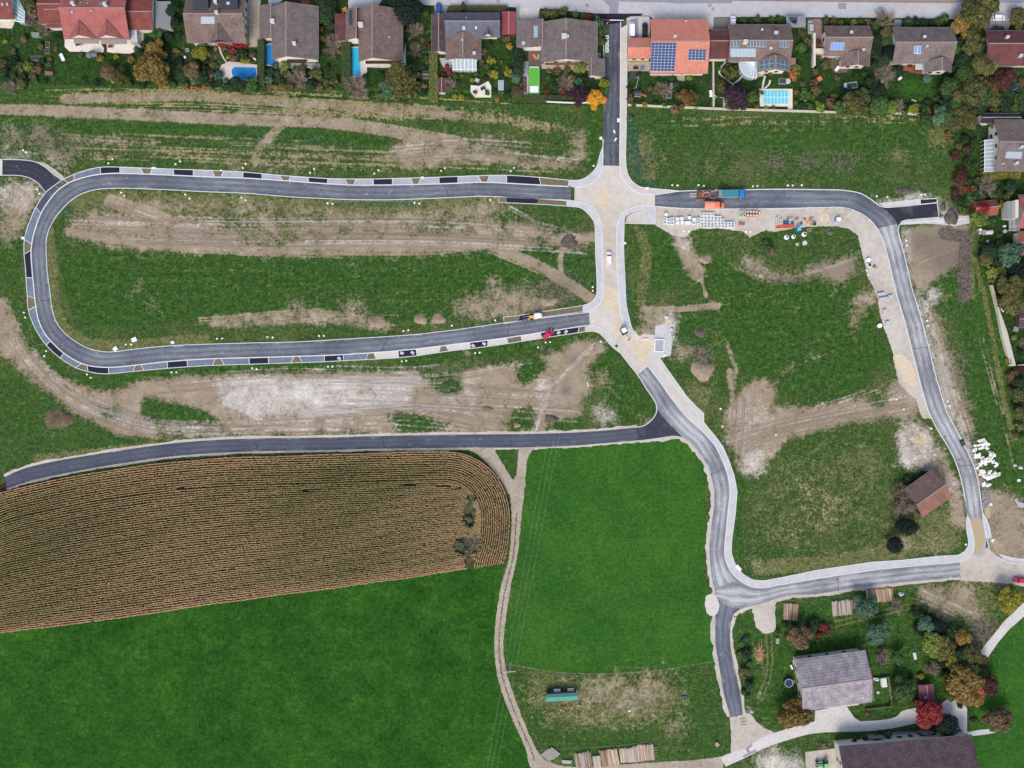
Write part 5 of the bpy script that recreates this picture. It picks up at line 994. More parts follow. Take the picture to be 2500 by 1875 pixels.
# --- barn (rotated)
def rot_house(name,label,cat,ctr,length,width,zE,zR,ang,rmat,wmat,oh=.5,rmat2=None):
    """gabled building turned by ang degrees (ridge direction, measured counter-clockwise from east)"""
    k=at(*ctr,0); h=Ho(); h.axis='x'; h.zE,h.zR,h.W,h.D,h.r,h.ox,h.oy,h.oh,h.own=zE,zR,length,width,0,0,0,oh,True
    h.rot=math.radians(ang); h.root=thing(name,label,cat,(k[0],k[1],0),h.rot); hx,hy=length/2,width/2
    h.roof=MB().slab([(-hx,-hy,zE),(hx,-hy,zE),(hx,0,zR),(-hx,0,zR)],.22).slab([(hx,hy,zE),(-hx,hy,zE),(-hx,0,zR),(hx,0,zR)],.22,1).build('roof',[rmat,rmat2 or rmat],h.root)
    MB().box(0,0,zR-.04,length,.36,.12).build('ridge_cap',RIDGE,h.roof); ix,iy=hx-oh,hy-oh; zs=zE+(zR-zE)*oh/hy-.3
    prof=[(-iy,0),(iy,0),(iy,zs),(0,zR-.3),(-iy,zs)]; vs=[(-ix,*p)for p in prof]+[(ix,*p)for p in prof]
    MB().add(vs,[(4,3,2,1,0),(5,6,7,8,9)]+[(i,j,j+5,i+5)for i,j in((0,1),(1,2),(2,3),(3,4),(4,0))]).build('wall',wmat,h.root)
    for s in(1,-1):MB().box(0,s*(hy+.08),zE-.2,length,.14,.14).build('gutter',GUT,h.root)
    return h
# roof corners N(2276,1149.5) E(2318,1214.6) S(2259,1264) W(2204,1191), seen at eaves height 3.2 m
k_=(H-3.2)/H; ctr=(1250+(2263.5-1250)*k_,937.5+(1205-937.5)*k_)
bh=rot_house('barn','old barn with a patchy red tiled roof standing at an angle beside the gravel','barn',ctr,12.0,11.2,3.2,6.0,35.5,T_OLD('x'),DWOOD,rmat2=tiles('tiles_mossy',C(128,100,94),C(100,84,80),'x',C(126,120,96)))
# farmhouse
k_=(H-5)/H; ctr=(1250+(2036-1250)*k_,937.5+(1662-937.5)*k_)
fh=rot_house('farmhouse','big farmhouse with a weathered grey corrugated roof','farmhouse',ctr,23.6,17.4,5.0,7.6,7.6,T_ETER('x'),BEIGE,.8)
windows(fh,'n',5,1,2.2,rows=(0,2.4)); windows(fh,'s',6,1,2.2,rows=(0,2.4)); windows(fh,'e',3,1,2.2); windows(fh,'w',3,1,2.2)
MB().box(fh.W/2+.9,-1.2,0,2.0,5.6,2.6).build('annex',WOOD,fh.root); MB().slab([(fh.W/2-.1,-4.2,3.1),(fh.W/2+2.1,-4.2,2.6),(fh.W/2+2.1,1.8,2.6),(fh.W/2-.1,1.8,3.1)],.15).build('annex_roof',T_REDD('x'),fh.root)
MB().box(2,-fh.D/2-.2,4.7,10.5,.5,.3).build('balcony',BEIGE,fh.root)
# long barn at the bottom edge
k_=(H-6)/H
lb=rot_house('long_barn','long plum-brown roofed barn with white walls cut by the bottom edge','barn',(1250+(2217-1250)*k_,937.5+(1883-937.5)*k_),44.6,20.5,6.0,9.0,5.0,T_DRK('x'),WHITE,.7)
windows(lb,'n',9,1,2.4,w=1.6,rows=(0,2.4)); windows(lb,'w',2,1,2.2,rows=(0,2.4))
for i,(x,w_)in enumerate(((-8,5),(9,4))):MB().box(x,lb.D/2+.2,.1,w_,.3,3).build('barn_door',MGREY,lb.root)
ws=rot_house('shed','small dark red sheet-roofed shed between round bushes and the red tree','shed',(2253,1684),5.6,4.6,2.6,3.0,96,plain('sheet_plum',C(118,64,72),.7,.14),WOOD,.3)
MB().box(-1.3,.9,2.8,.5,.5,.6).build('chimney',LGREY,ws.root)
# ------------------------------------------------------------ vegetation
BARK=plain('bark',C(82,70,60),.9,.25); TWIG=plain('twigs',C(136,122,106),.9,.25)
def crown_mesh(name,seed,nl=14,n=1500,leaf=.12,flat=.75,kind='round'):
    """leaf-sized faces gathered on overlapping clumps; unit radius, centre at origin"""
    r=np.random.RandomState(seed); cs=[]
    if kind=='dense':cs=[((0,0,-.05),.82)]+[((.45*math.cos(a),.45*math.sin(a),r.uniform(-.1,.2)),.52)for a in np.linspace(0,6.28,8)]
    else:
        cs.append(((0,0,.15),.5))
        for k in range(nl):
            a=r.uniform(0,6.283); d=math.sqrt(r.uniform(.08,1))*.7; cs.append(((d*math.cos(a),d*math.sin(a),r.uniform(-.35,.55)*(1-d*.6)),r.uniform(.2,.38)))
    P,N=[],[]
    wsum=sum(c[1]**2 for c in cs)
    for(c,rad)in cs:
        m=int(n*rad**2/wsum); v=r.normal(size=(m,3)); v/=np.linalg.norm(v,axis=1)[:,None]; v[:,2]=np.where(r.rand(m)<.6,np.abs(v[:,2]),v[:,2])
        q=np.array(c)+v*rad*r.uniform(.72,1.08,(m,1)); P.append(q); N.append(v)
    P=np.vstack(P); N=np.vstack(N); P[:,2]*=flat
    return leaves(name,P,N,leaf,r)
def leaves(name,P,N,leaf,r,elong=1.0,dirs=None):
    n=len(P); N=N+r.normal(size=(n,3))*.45; N[:,2]+=.35; N/=np.linalg.norm(N,axis=1)[:,None]
    A=dirs if dirs is not None else r.normal(size=(n,3)); U=np.cross(N,A); U/=np.linalg.norm(U,axis=1)[:,None]+1e-9; Wv=np.cross(N,U)
    s=leaf*r.uniform(.6,1.35,(n,1)); a=s*.62; b=s*elong
    V=np.stack([P-U*a*.3-Wv*b,P+U*a-Wv*b*.1,P+U*a*.2+Wv*b,P-U*a+Wv*b*.15],1).reshape(-1,3); F=np.arange(4*n).reshape(n,4)
    me=fastmesh(name,V,F); at_=me.attributes.new('rnd','FLOAT','FACE'); at_.data.foreach_set('value',r.rand(n).astype(np.float32))
    me.materials.append(BARK); return me
def conifer_mesh(name,seed,nb=26,tiers=9):
    """radial drooping branches in tiers, seen as a star from above; unit radius, height 2.6"""
    r=np.random.RandomState(seed); P,N,D=[],[],[]
    for t in range(tiers):
        z=2.4*(1-t/tiers)**.9-.2; L=.18+.85*(t/(tiers-1)); k=int(7+nb*.35*(t+1)/tiers)
        for j in range(k):
            a=6.283*(j+r.rand()*.8)/k; l=L*r.uniform(.75,1.08); m=int(10+34*l)
            s=np.sort(r.rand(m)); w=.11*(1.1-s)*r.uniform(-1,1,m); x=s*l
            P.append(np.c_[x*math.cos(a)-w*math.sin(a),x*math.sin(a)+w*math.cos(a),z-.25*s*l+.04*r.rand(m)]); N.append(np.c_[np.zeros(m),np.zeros(m),np.ones(m)]); D.append(np.tile([-math.sin(a),math.cos(a),0],(m,1)))
    return leaves(name,np.vstack(P),np.vstack(N),.055,r,1.3,np.vstack(D)+r.normal(size=(len(np.vstack(P)),3))*.3)
def bare_mesh(name,seed):
    """leafless: many fine twigs fanning out; unit radius"""
    r=random.Random(seed); m=MB()
    for i in range(17):
        a=6.283*i/17+r.uniform(-.2,.2); el_=r.uniform(.25,1.2); p=Vector((0,0,-.3)); d=Vector((math.cos(a)*math.cos(el_),math.sin(a)*math.cos(el_),math.sin(el_))); L=r.uniform(.8,1.15)
        for s in range(4):
            q=p+d*L/4; m.tube(p,q,.042*(1-s*.2),.042*(.8-s*.2),3)
            for _ in range(6):
                e=(d+Vector((r.uniform(-1,1),r.uniform(-1,1),r.uniform(-.4,.6)))*.8).normalized(); b=q+e*r.uniform(.15,.4); m.tube(q,b,.022,.012,3)
                e2=(e+Vector((r.uniform(-1,1),r.uniform(-1,1),r.uniform(-.4,.4)))).normalized(); m.tube(b,b+e2*.24,.016,.008,3)
            d=(d+Vector((r.uniform(-.3,.3),r.uniform(-.3,.3),r.uniform(-.15,.15)))).normalized(); p=q
    me=bpy.data.meshes.new(name); me.from_pydata([(x,y,z*.7)for x,y,z in m.v],[],m.f); me.materials.append(TWIG); me.update(); return me
def trunk_mesh(name,seed):
    """unit height trunk with limbs reaching into the crown (crown radius 1 at z = 1)"""
    r=random.Random(seed); m=MB(); m.tube((0,0,0),(.02,0,.62),.07,.05,8)
    for i in range(6):
        a=6.283*i/6+r.uniform(-.3,.3); p=(.02,0,.58); q=(.35*math.cos(a),.35*math.sin(a),.95); e=(.62*math.cos(a+.2),.62*math.sin(a+.2),1.12); m.tube(p,q,.04,.025,5); m.tube(q,e,.025,.01,4)
    me=bpy.data.meshes.new(name); me.from_pydata(m.v,[],m.f); me.materials.append(BARK); me.update(); return me
TC=[crown_mesh('crown',10+i,nl=13+i,n=1900,leaf=.10)for i in range(6)]
TL=[crown_mesh('crown',30+i,nl=11+2*i,n=3600,leaf=.07)for i in range(3)]      # for the big trees
SH=[crown_mesh('foliage',50+i,nl=8,n=480,leaf=.17,flat=.8)for i in range(5)]
DN=[crown_mesh('crown',70+i,n=2600,leaf=.07,flat=1.0,kind='dense')for i in range(2)]
CN=[conifer_mesh('crown',80+i)for i in range(2)]; BR=[bare_mesh('branches',90+i)for i in range(4)]; TR=[trunk_mesh('trunk',95+i)for i in range(3)]
LM={
 'g':('mid-green',[C(28,52,26),C(54,82,36),C(82,108,52)]),'d':('dark green',[C(18,34,22),C(32,54,32),C(50,72,40)]),'D':('blackish green',[C(10,20,16),C(18,32,24),C(30,48,34)]),
 'o':('olive',[C(44,48,26),C(78,80,40),C(112,106,60)]),'y':('yellow-green',[C(72,78,24),C(120,120,38),C(158,146,56)]),'Y':('bright golden',[C(160,104,30),C(214,150,44),C(236,178,70)]),
 'r':('red',[C(70,26,26),C(112,42,40),C(146,66,58)]),'R':('blood-red',[C(84,24,30),C(126,38,44),C(158,64,62)]),'m':('dark maroon',[C(42,26,22),C(72,42,34),C(100,62,48)]),
 'n':('russet',[C(62,52,36),C(96,78,54),C(128,106,78)]),'p':('purple-black',[C(30,18,26),C(50,32,42),C(72,50,60)]),'t':('blue-green',[C(34,58,44),C(62,92,68),C(98,126,98)]),
 'k':('leafless grey',None),'l':('light green',[C(62,84,30),C(98,118,46),C(136,146,72)]),'a':('amber',[C(60,58,30),C(116,96,46),C(160,126,66)]),'O':('fiery orange',[C(110,64,32),C(162,92,48),C(190,122,70)]),'w':('grey-green',[C(52,62,44),C(80,90,62),C(110,114,84)]),'q':('rust-and-green',[C(40,46,24),C(92,78,34),C(140,92,44)])}
LMAT={k:leafmat('leaf_'+k,v[1])for k,v in LM.items()if v[1]}
LAND=[(20,0,'conservatory house'),(235,45,'red twin house'),(527,45,'pointed-dormer house'),(585,178,'dark blue pool'),(705,80,'curved-pool house'),(868,150,'turquoise pool'),(920,80,'turquoise-pool house'),(1150,85,'slate-roofed house'),(1370,100,'wide brown house'),(1304,198,'bright green pool'),(1658,110,'orange-roofed house'),(1853,105,'fan-bay house'),(1894,240,'covered pool'),(2068,105,'pale-collector house'),(2078,208,'garden hot tub'),(2250,110,'small-collector house'),(2235,215,'round dark lawn'),(2470,115,'half-hidden dark red house'),(2490,350,'glass lean-to house'),(2405,508,'creeper-covered hut'),(2490,520,'right-edge red house'),(2263,1205,'angled old barn'),(1150,1270,'weedy gap in the maize'),(2036,1650,'grey farmhouse'),(2253,1686,'small dark red shed'),(2215,1860,'long barn'),(1930,1495,'smallest log stack'),(2148,1455,'reddish log stack'),(2066,1484,'grey log stack'),(2450,760,'beige wall on the right'),(2330,520,'stub road end')]
PL=[]     # (root, description, px, py)
def plant(px,py,r,ty,col,ry=None,hgt=None):
    K_=(1.0 if col=='D' or r>40 else 1.38 if r>=17 else 1.24)if ty=='T' else 1.2; R=r*S*K_; d=LM[col][0]; ry_=(ry or r)*S*K_; rz=R_.uniform(0,6.28)
    if ry:rz=R_.choice((0,math.pi))
    if ty=='T':
        zc=(hgt or(.62*R+1.3)); X,Y,_=at(px,py,zc); root=thing('tree',None,'tree',(X,Y,0),rz)
        big=R>2.9; me=R_.choice(TL if big else TC)
        if col in 'D':me=R_.choice(DN)
        c=bpy.data.objects.new('crown',me); COL.objects.link(c); c.parent=root; c.location=(0,0,zc); c.scale=(R*1.06,ry_*1.06,R*.72)
        c.material_slots[0].link='OBJECT'; c.material_slots[0].material=LMAT[col]
        t=bpy.data.objects.new('trunk',R_.choice(TR)); COL.objects.link(t); t.parent=root; t.scale=(R*.8,ry_*.8,zc); nm=d+' tree'
    elif ty=='C':
        X,Y,_=at(px,py,3); root=thing('conifer',None,'conifer',(X,Y,0),rz); nm=d+' spruce'
        c=bpy.data.objects.new('crown',R_.choice(CN)); COL.objects.link(c); c.parent=root; c.location=(0,0,.8+R*.2); c.scale=(R*1.05,R*1.05,R*(1.1 if R>2 else 1.6)); c.material_slots[0].link='OBJECT'; c.material_slots[0].material=LMAT[col]
        t=bpy.data.objects.new('trunk',R_.choice(TR)); COL.objects.link(t); t.parent=root; t.scale=(R*.5,R*.5,R*2.0)
    elif ty=='B':
        X,Y,_=at(px,py,R*.6); root=thing('bare_tree',None,'bare tree',(X,Y,0),rz); nm=d+' tree' if col!='k' else 'leafless grey tree'
        c=bpy.data.objects.new('branches',R_.choice(BR)); COL.objects.link(c); c.parent=root; c.location=(0,0,.35*R+.6); c.scale=(R,ry_,R)
        t=bpy.data.objects.new('trunk',R_.choice(TR)); COL.objects.link(t); t.parent=root; t.scale=(R*.35,R*.35,.3*R+.6)
        if col!='k':
            f=bpy.data.objects.new('foliage',R_.choice(SH)); COL.objects.link(f); f.parent=root; f.location=(0,0,.55*R); f.scale=(R*.75,ry_*.75,R*.4); f.material_slots[0].link='OBJECT'; f.material_slots[0].material=LMAT[col]
    else:
        X,Y,_=at(px,py,R*.6)
        if col=='k':
            root=bpy.data.objects.new('bare_shrub',R_.choice(BR)); root.location=(X,Y,.3*R); root.scale=(R,R,R); nm='leafless grey shrub'
        else:
            root=bpy.data.objects.new('shrub',R_.choice(SH)); root.location=(X,Y,.5*R); root.scale=(R*1.08,ry_*1.08,R*R_.uniform(.75,1.0)); root.material_slots[0].link='OBJECT'; root.material_slots[0].material=LMAT[col]; nm=d+' shrub'
        root.rotation_euler=(0,0,rz); COL.objects.link(root); root['category']='shrub'
        if r<=8:nm='small '+nm
    if ty in 'TC' and r>=28:nm='large '+nm
    PL.append((root,nm,px,py)); return root
data="""
27 125 10 S o;70 163 12 S l;49 163 11 S o;92 166 11 S n;78 181 9 S n;27 154 14 S d;5 157 12 S n;119 155 8 S g;121 143 6 S n;195 134 8 S o;221 136 9 S t;246 141 9 S a;282 137 7 S y;260 172 17 T n;293 186 17 T o;318 143 9 S a;277 197 8 S y;78 45 18 B k;108 76 14 B k;69 11 14 T o;362 108 16 T d;380 85 14 T g;376 159 34 T a;382 124 20 T a;395 186 20 T q;54 200 14 S o;24 213 14 S k;60 95 10 S n;345 150 10 S o;12 100 6 S y;135 118 6 S n;100 110 9 S o;228 128 6 S o
423 23 14 T d;427 54 12 T d;414 90 12 S d;494 125 17 T y;525 119 6 S y;480 157 12 S o;465 177 18 T n;494 188 14 T d;514 183 12 S n;534 181 12 S t;443 181 14 T d;474 197 12 S t;436 150 9 S d;468 213 6 S O;482 215 6 S O;498 214 6 S O;563 123 10 S r;572 141 10 S n;592 150 7 S y;607 151 7 S y;590 130 13 S d;557 139 7 S y;581 204 17 T d;615 206 16 T g;599 222 12 S o;548 199 8 S t;430 125 8 S a;545 118 8 S n;618 135 8 S n;612 168 0 S n
698 161 11 S l;774 183 13 S o;659 172 11 S d;655 192 13 S t;729 192 18 B k;706 210 11 S n;671 212 8 S a;688 210 8 S o;657 212 10 S n;754 208 14 S d;783 212 9 S n;704 181 9 S o;783 72 7 S a;787 92 8 S a;744 8 22 T m;789 10 20 T d;789 45 14 T g;770 165 8 S k;640 215 9 S g;675 175 8 S d;735 212 9 S o;722 170 8 S o
840 24 8 S Y;814 112 20 B k;820 197 12 S o;807 215 8 S n;870 213 24 B k;983 204 40 C o;948 212 21 T t;995 23 38 T D;955 6 14 T d;1042 31 12 S g;1013 76 16 B k;1013 123 14 B k;1131 14 8 C g;894 186 8 S d;805 32 14 T d;803 8 14 T g;806 60 10 T d;1000 60 14 S d;966 12 16 T d;1030 95 8 S n;1050 110 8 S m
1062 165 9 S r;1061 182 9 S r;1066 205 7 S r;1089 163 7 S r;1098 176 8 S r;1083 183 6 S r;1098 208 13 B o;1110 186 8 S g;1110 236 7 S y;1125 238 7 S y;1142 238 7 S o;1198 146 9 S y;1198 178 9 S o;1180 125 9 S n;1196 108 8 S d;1154 195 6 S y;1160 225 6 S o;1175 150 8 S o;1188 160 7 S g;1165 180 6 S g;1108 160 6 S k
1243 174 12 S y;1243 112 9 S y;1236 94 11 S n;1263 130 13 T d;1264 152 13 T d;1266 172 13 T d;1262 190 12 T t;1242 233 11 S d;1260 226 13 T n;1211 240 8 S a;1204 183 10 S y;1202 150 8 S y;1250 60 8 S m;1410 233 19 T p;1455 244 18 T Y;1475 204 12 T y;1471 222 12 T g;1417 168 12 T l;1381 172 10 S o;1357 172 9 S n;1383 204 16 B n;1355 213 12 S d;1412 204 12 S t;1334 221 6 S r;1375 222 9 S r;1431 219 6 S n;1431 192 10 S d;1330 31 12 S o;1354 31 12 S o;1377 31 11 S o;1406 37 8 S l;1437 40 10 S r;1422 42 9 S o;1460 54 13 T t;1468 76 12 T g;1467 101 12 T o;1340 172 6 S n;1440 205 9 S d;1395 215 9 S n;1266 212 9 S k
1617 221 17 B o;1679 240 20 T q;1650 269 11 S n;1683 188 8 S l;1536 213 6 S p;1540 240 10 S n;1576 253 8 S a;1648 206 9 S g;1652 235 8 S o;1541 289 9 S t;1545 225 7 S p;1700 262 5 S l;1560 180 6 S d;1600 182 6 S n;1620 184 6 S o
1787 172 19 S o;1764 204 14 S o;1807 238 27 T p;1784 256 13 T o;1838 238 14 T g;1816 49 9 S o;1834 49 9 S g;1851 49 9 S o;1881 49 10 S g;1898 47 10 S g;1912 46 8 S g;1955 76 14 S o;1957 112 13 S g;1977 101 8 S n;1941 168 12 S l;1934 184 12 S O;1870 264 6 S y;1889 264 6 S g;1970 233 15 S g;2017 49 10 S o;2035 52 10 S o;2053 54 7 S a;2084 54 9 S y;2100 49 9 S g;2120 52 9 S n;2158 49 20 B o;2136 63 12 S g;2162 80 14 T o;1999 108 11 S n;2015 157 11 S o;2093 181 10 S d;1988 199 10 S n;1995 217 12 S o;2004 259 13 S l;2028 253 12 S n;2053 268 18 T g;2089 253 28 T o;2071 230 16 T d;2107 235 18 T g;2156 181 22 B k;2152 253 22 T g;2172 262 16 T l;2143 226 18 T d;2134 127 16 T d;2138 99 14 T d;2153 145 16 T d;2171 127 16 T D;1880 180 7 S o;1755 165 6 S g;1775 245 7 S l;1845 205 8 S d;1860 225 6 S t;2110 215 12 S d;2125 200 12 T d
2185 130 20 T D;2200 116 16 T D;2194 172 12 T d;2218 52 12 S g;2236 54 12 S d;2254 54 12 S d;2290 54 12 S g;2306 43 12 S g;2380 36 50 T o;2409 12 28 T o;2344 60 24 T a;2371 78 20 T o;2371 112 24 T o;2353 141 20 T d;2389 154 26 T o;2416 159 18 T l;2326 208 22 T g;2362 181 22 T g;2371 217 32 T o;2400 238 26 T g;2443 199 24 T m;2425 213 18 T q;2335 249 20 T g;2308 257 16 T d;2232 266 12 T y;2259 262 12 S g;2190 262 14 B k;2268 277 12 S n;2480 136 14 T o;2489 45 20 T o;2434 72 14 S o;2317 293 22 T g;2353 277 22 T o;2434 269 12 S l;2476 268 12 S l;2299 286 20 T t;2263 299 16 T g;2335 300 24 T o;2370 300 16 T o;2450 250 16 T d;2345 100 14 T d;2395 260 18 T d;2312 235 14 T d;2460 225 14 T d;2335 165 12 T d;2400 190 18 T d;2250 285 9 S o;2210 258 8 S d;2240 170 8 S r;2196 168 8 S n;2470 180 10 T n;2290 270 12 T g
2362 362 10 S m;2335 382 12 S m;2350 422 14 T m;2344 442 14 T m;2335 467 10 S m;2362 465 10 S r;2380 463 9 S n;2313 328 9 S a;2407 454 18 B t;2371 485 15 S g;2344 494 13 S d;2353 512 12 S g;2447 499 9 S y;2425 476 9 S g;2389 536 18 T l;2422 537 14 S g;2320 342 8 S n;2375 345 10 S d;2360 390 8 S d;2440 465 12 S d;2470 455 14 T d;2395 480 10 S o;2335 485 9 S m;2460 480 10 S o
2424 613 18 T d;2410 633 16 T o;2471 625 26 T t;2485 657 26 T D;2420 665 14 T l;2470 703 28 T o;2475 737 26 T o;2425 683 12 S n;2478 825 8 S l;2494 835 8 S k;2470 755 10 S l;2445 595 10 S o;2440 640 14 T d;2400 600 9 S o;2470 918 14 S n;2486 963 16 T o;2493 1008 14 T o;2486 906 12 S m;2465 880 9 S y;2490 935 14 T d;2475 990 10 S d;2490 1040 12 S o;2468 950 8 S n
1868 590 8 S g;1880 592 8 S d;1873 603 9 S g;1884 606 7 S o;1864 602 6 S o;1880 618 7 S k;1162 1253 9 S w;1151 1213 9 S w;1126 1330 12 S w;1112 1336 10 S w;1134 1318 10 S w;1158 1328 15 B w;1144 1267 9 S w;1138 1282 8 S w;1146 1362 9 S k;1168 1235 8 S k;1140 1346 9 S w;1155 1232 8 S w;1150 1290 8 S w
2215 1216 28 B k;2196 1195 14 B k;2238 1172 12 S d;2255 1158 10 S d;2220 1175 12 S d;2200 1240 16 B n;2184 1331 21 T D
2116 1478 24 T t;2141 1543 26 T t;1950 1558 26 T n;2010 1528 10 S R;2001 1550 9 S r;2021 1541 10 S n;1987 1525 13 S d;1915 1528 8 S g;1926 1552 9 S g;2185 1480 14 B k;2254 1520 18 T t;2290 1530 20 T D;2317 1541 16 T d;2344 1556 18 T a;2281 1575 24 T l;2308 1590 26 T o;2326 1614 16 T y;2371 1602 22 T o;2467 1467 26 T y;2154 1601 16 B t;2194 1606 16 T g;2154 1628 8 S t;2250 1650 9 S y;2208 1682 24 T g;2275 1631 13 B n;2272 1733 31 T R;2312 1770 28 T D;2335 1790 12 S o;2353 1672 34 T a;2372 1652 22 T o;2390 1696 18 T O;2366 1700 22 T a;2326 1664 18 T q;2368 1655 24 T g;2410 1670 22 T m;2392 1640 20 T D;2252 1545 12 S d;2345 1600 18 T d;2395 1612 14 T q;1815 1640 12 S o;1822 1600 12 S d;1830 1672 12 S d;1812 1570 9 S g;1825 1560 8 S t;2135 1803 12 S t;2170 1798 10 S t;2112 1800 9 S o;2005 1822 7 S k;2118 1740 7 S n;1938 1545 8 S t;1975 1550 9 S o;2260 1490 9 S g;2240 1500 10 T d;2020 1822 6 S n;2330 1640 14 T D;2460 1490 8 S a;1960 1700 8 S n;2300 1615 14 T D
12 190 9 S d;30 186 8 S g;60 190 9 S o;84 196 8 S g;110 198 7 S d;205 196 8 S g;232 203 8 S d;318 205 8 S g;345 208 9 S d;420 205 9 S g;450 208 9 S o;520 206 10 S d;548 214 9 S g;566 208 9 S d;630 215 9 S g;745 208 9 S g;770 205 9 S d;795 200 8 S g;35 140 9 S d;15 170 10 S d;100 150 8 S d;140 90 9 T d;345 128 9 S d;330 120 7 S g;400 150 12 T d;435 85 9 S d;450 165 9 S n;500 150 8 S g;505 170 10 S d;520 160 9 S o;536 200 9 S d;560 215 8 S g;575 125 7 S o;600 140 7 S g;670 160 8 S g;690 195 8 S d;712 190 8 S g;740 165 8 S o;765 175 9 S g;640 185 8 S o;800 60 8 S d;808 85 8 S o;812 140 8 S g;800 165 9 S d;826 205 7 S g;905 235 8 S g;930 180 8 S d;925 232 9 S o;1020 205 9 S o;1035 210 8 S n;1040 140 7 S g;1035 225 8 S d;1010 35 10 S g;1120 170 6 S g;1118 200 7 S d;1130 185 6 S o;1145 170 6 S n;1185 190 7 S d;1190 225 7 S g;1210 225 7 S d;1212 165 6 S g;1225 150 6 S o;1230 190 7 S d;1338 190 7 S g;1350 195 8 S d;1368 190 8 S g;1400 190 9 S o;1420 205 8 S g;1445 190 9 S d;1450 220 9 S g;1330 240 7 S d;1350 235 7 S o;1385 235 8 S g;1430 235 9 S n;1465 240 8 S g;1545 255 7 S g;1590 215 8 S o;1600 252 7 S d;1620 255 7 S g;1640 190 6 S g;1665 258 7 S n;1695 230 7 S d;1700 250 6 S g;1780 215 7 S g;1750 205 6 S n;1800 215 9 S d;1818 260 9 S g;1848 258 8 S o;1850 235 7 S n;1944 225 7 S n;1944 250 7 S o;1960 205 9 S g;1955 255 9 S d;1978 258 9 S g;1985 235 8 S o;1975 130 9 S d;1965 95 8 S g;1992 175 7 S n;2010 235 8 S d;2035 235 9 S g;2045 258 9 S d;2015 145 6 S o;2045 190 7 S n;2110 180 8 S g;2120 255 12 S d;2135 270 10 S n;2210 275 8 S g;2265 250 9 S d;2290 240 9 S g;2300 215 10 T d;2310 190 9 S d;2140 160 12 T d;2165 100 12 T g;2130 110 10 T d;2355 185 16 T d;2340 125 14 T g;2410 115 14 T d;2415 95 12 T o;2430 245 16 T o;2455 265 12 T d;2480 240 12 S g;2495 200 10 S n;2420 300 12 T o;2385 310 10 T d
2355 335 10 S d;2340 360 8 S o;2380 400 8 S g;2365 440 9 S d;2350 455 9 S o;2385 440 8 S g;2330 440 7 S n;2395 465 9 S d;2420 470 9 S o;2455 475 9 S d;2470 470 9 S n;2460 590 8 S d;2440 575 8 S g;2470 600 9 S o;2400 585 7 S g;2398 620 9 S d;2430 640 10 T d;2445 665 12 T o;2440 690 10 S g;2490 690 14 T g;2455 720 12 T d;2465 850 8 S g;2490 860 8 S d;2480 905 8 S g;2495 935 9 S m;2478 945 9 S g;2485 985 9 S d;2495 1065 9 S g;2480 1060 8 S o
1990 1535 9 S g;1975 1530 9 S d;2030 1530 8 S o;1965 1575 9 S o;1940 1530 8 S d;2000 1565 7 S g;2230 1500 10 S g;2238 1530 10 S d;2270 1510 10 S d;2300 1555 12 T d;2265 1560 10 S g;2300 1640 10 S d;2320 1700 12 T g;2390 1660 14 T o;2405 1640 12 T g;2180 1720 9 S g;2190 1660 9 S g;2225 1655 8 S d;2235 1715 8 S g;1808 1600 8 S o;1830 1620 8 S g;1818 1690 8 S g;1826 1700 7 S o;1900 1545 7 S g;2090 1803 8 S g;2150 1790 7 S d;2310 1795 7 S d;2345 1720 8 S d;2380 1760 9 S g;2135 1560 10 S g;2100 1480 8 S g
"""
rec=[(float(f[0]),float(f[1]),float(f[2]),f[3],f[4])for f in(ln.split()for ln in data.replace('\n',';').split(';'))if len(f)==5 and float(f[2])>0]
small=sorted((q for q in rec if q[3]=='S' and q[4]!='k'),key=lambda q:q[2])[:125]; sset=set(small)
for q in rec:
    if q not in sset:plant(*q)
    else:sset.discard(q)
VV,RN,MI,keys=[],[],[],sorted({q[4]for q in small})
for q in small:
    me=R_.choice(SH); nv=len(me.vertices); v=np.zeros(nv*3,np.float32); me.vertices.foreach_get('co',v); v=v.reshape(-1,3); Rr=q[2]*S*1.2; a=R_.uniform(0,6.28); X,Y,_=at(q[0],q[1],Rr*.6)
    VV.append(np.c_[(v[:,0]*math.cos(a)-v[:,1]*math.sin(a))*Rr+X,(v[:,0]*math.sin(a)+v[:,1]*math.cos(a))*Rr+Y,v[:,2]*Rr*.85+.5*Rr]); RN.append(np.random.RandomState(nv+int(q[0])).rand(nv//4)); MI.append(np.full(nv//4,keys.index(q[4])))
VV=np.vstack(VV); um=fastmesh('undergrowth',VV,np.arange(len(VV)).reshape(-1,4)); at_=um.attributes.new('rnd','FLOAT','FACE'); at_.data.foreach_set('value',np.concatenate(RN).astype(np.float32))
for k in keys:um.materials.append(LMAT[k])
um.polygons.foreach_set('material_index',np.concatenate(MI).astype(np.int32)); uo=bpy.data.objects.new('undergrowth',um); COL.objects.link(uo); tag(uo,'low mixed garden bushes filling the beds between the larger shrubs','undergrowth',kind='stuff')
plant(2212,1286,29,'T','D',22,2.6); plant(1940,1747,50,'T','a',43,4.2); plant(2434,1748,45,'T','n',34,4.0)
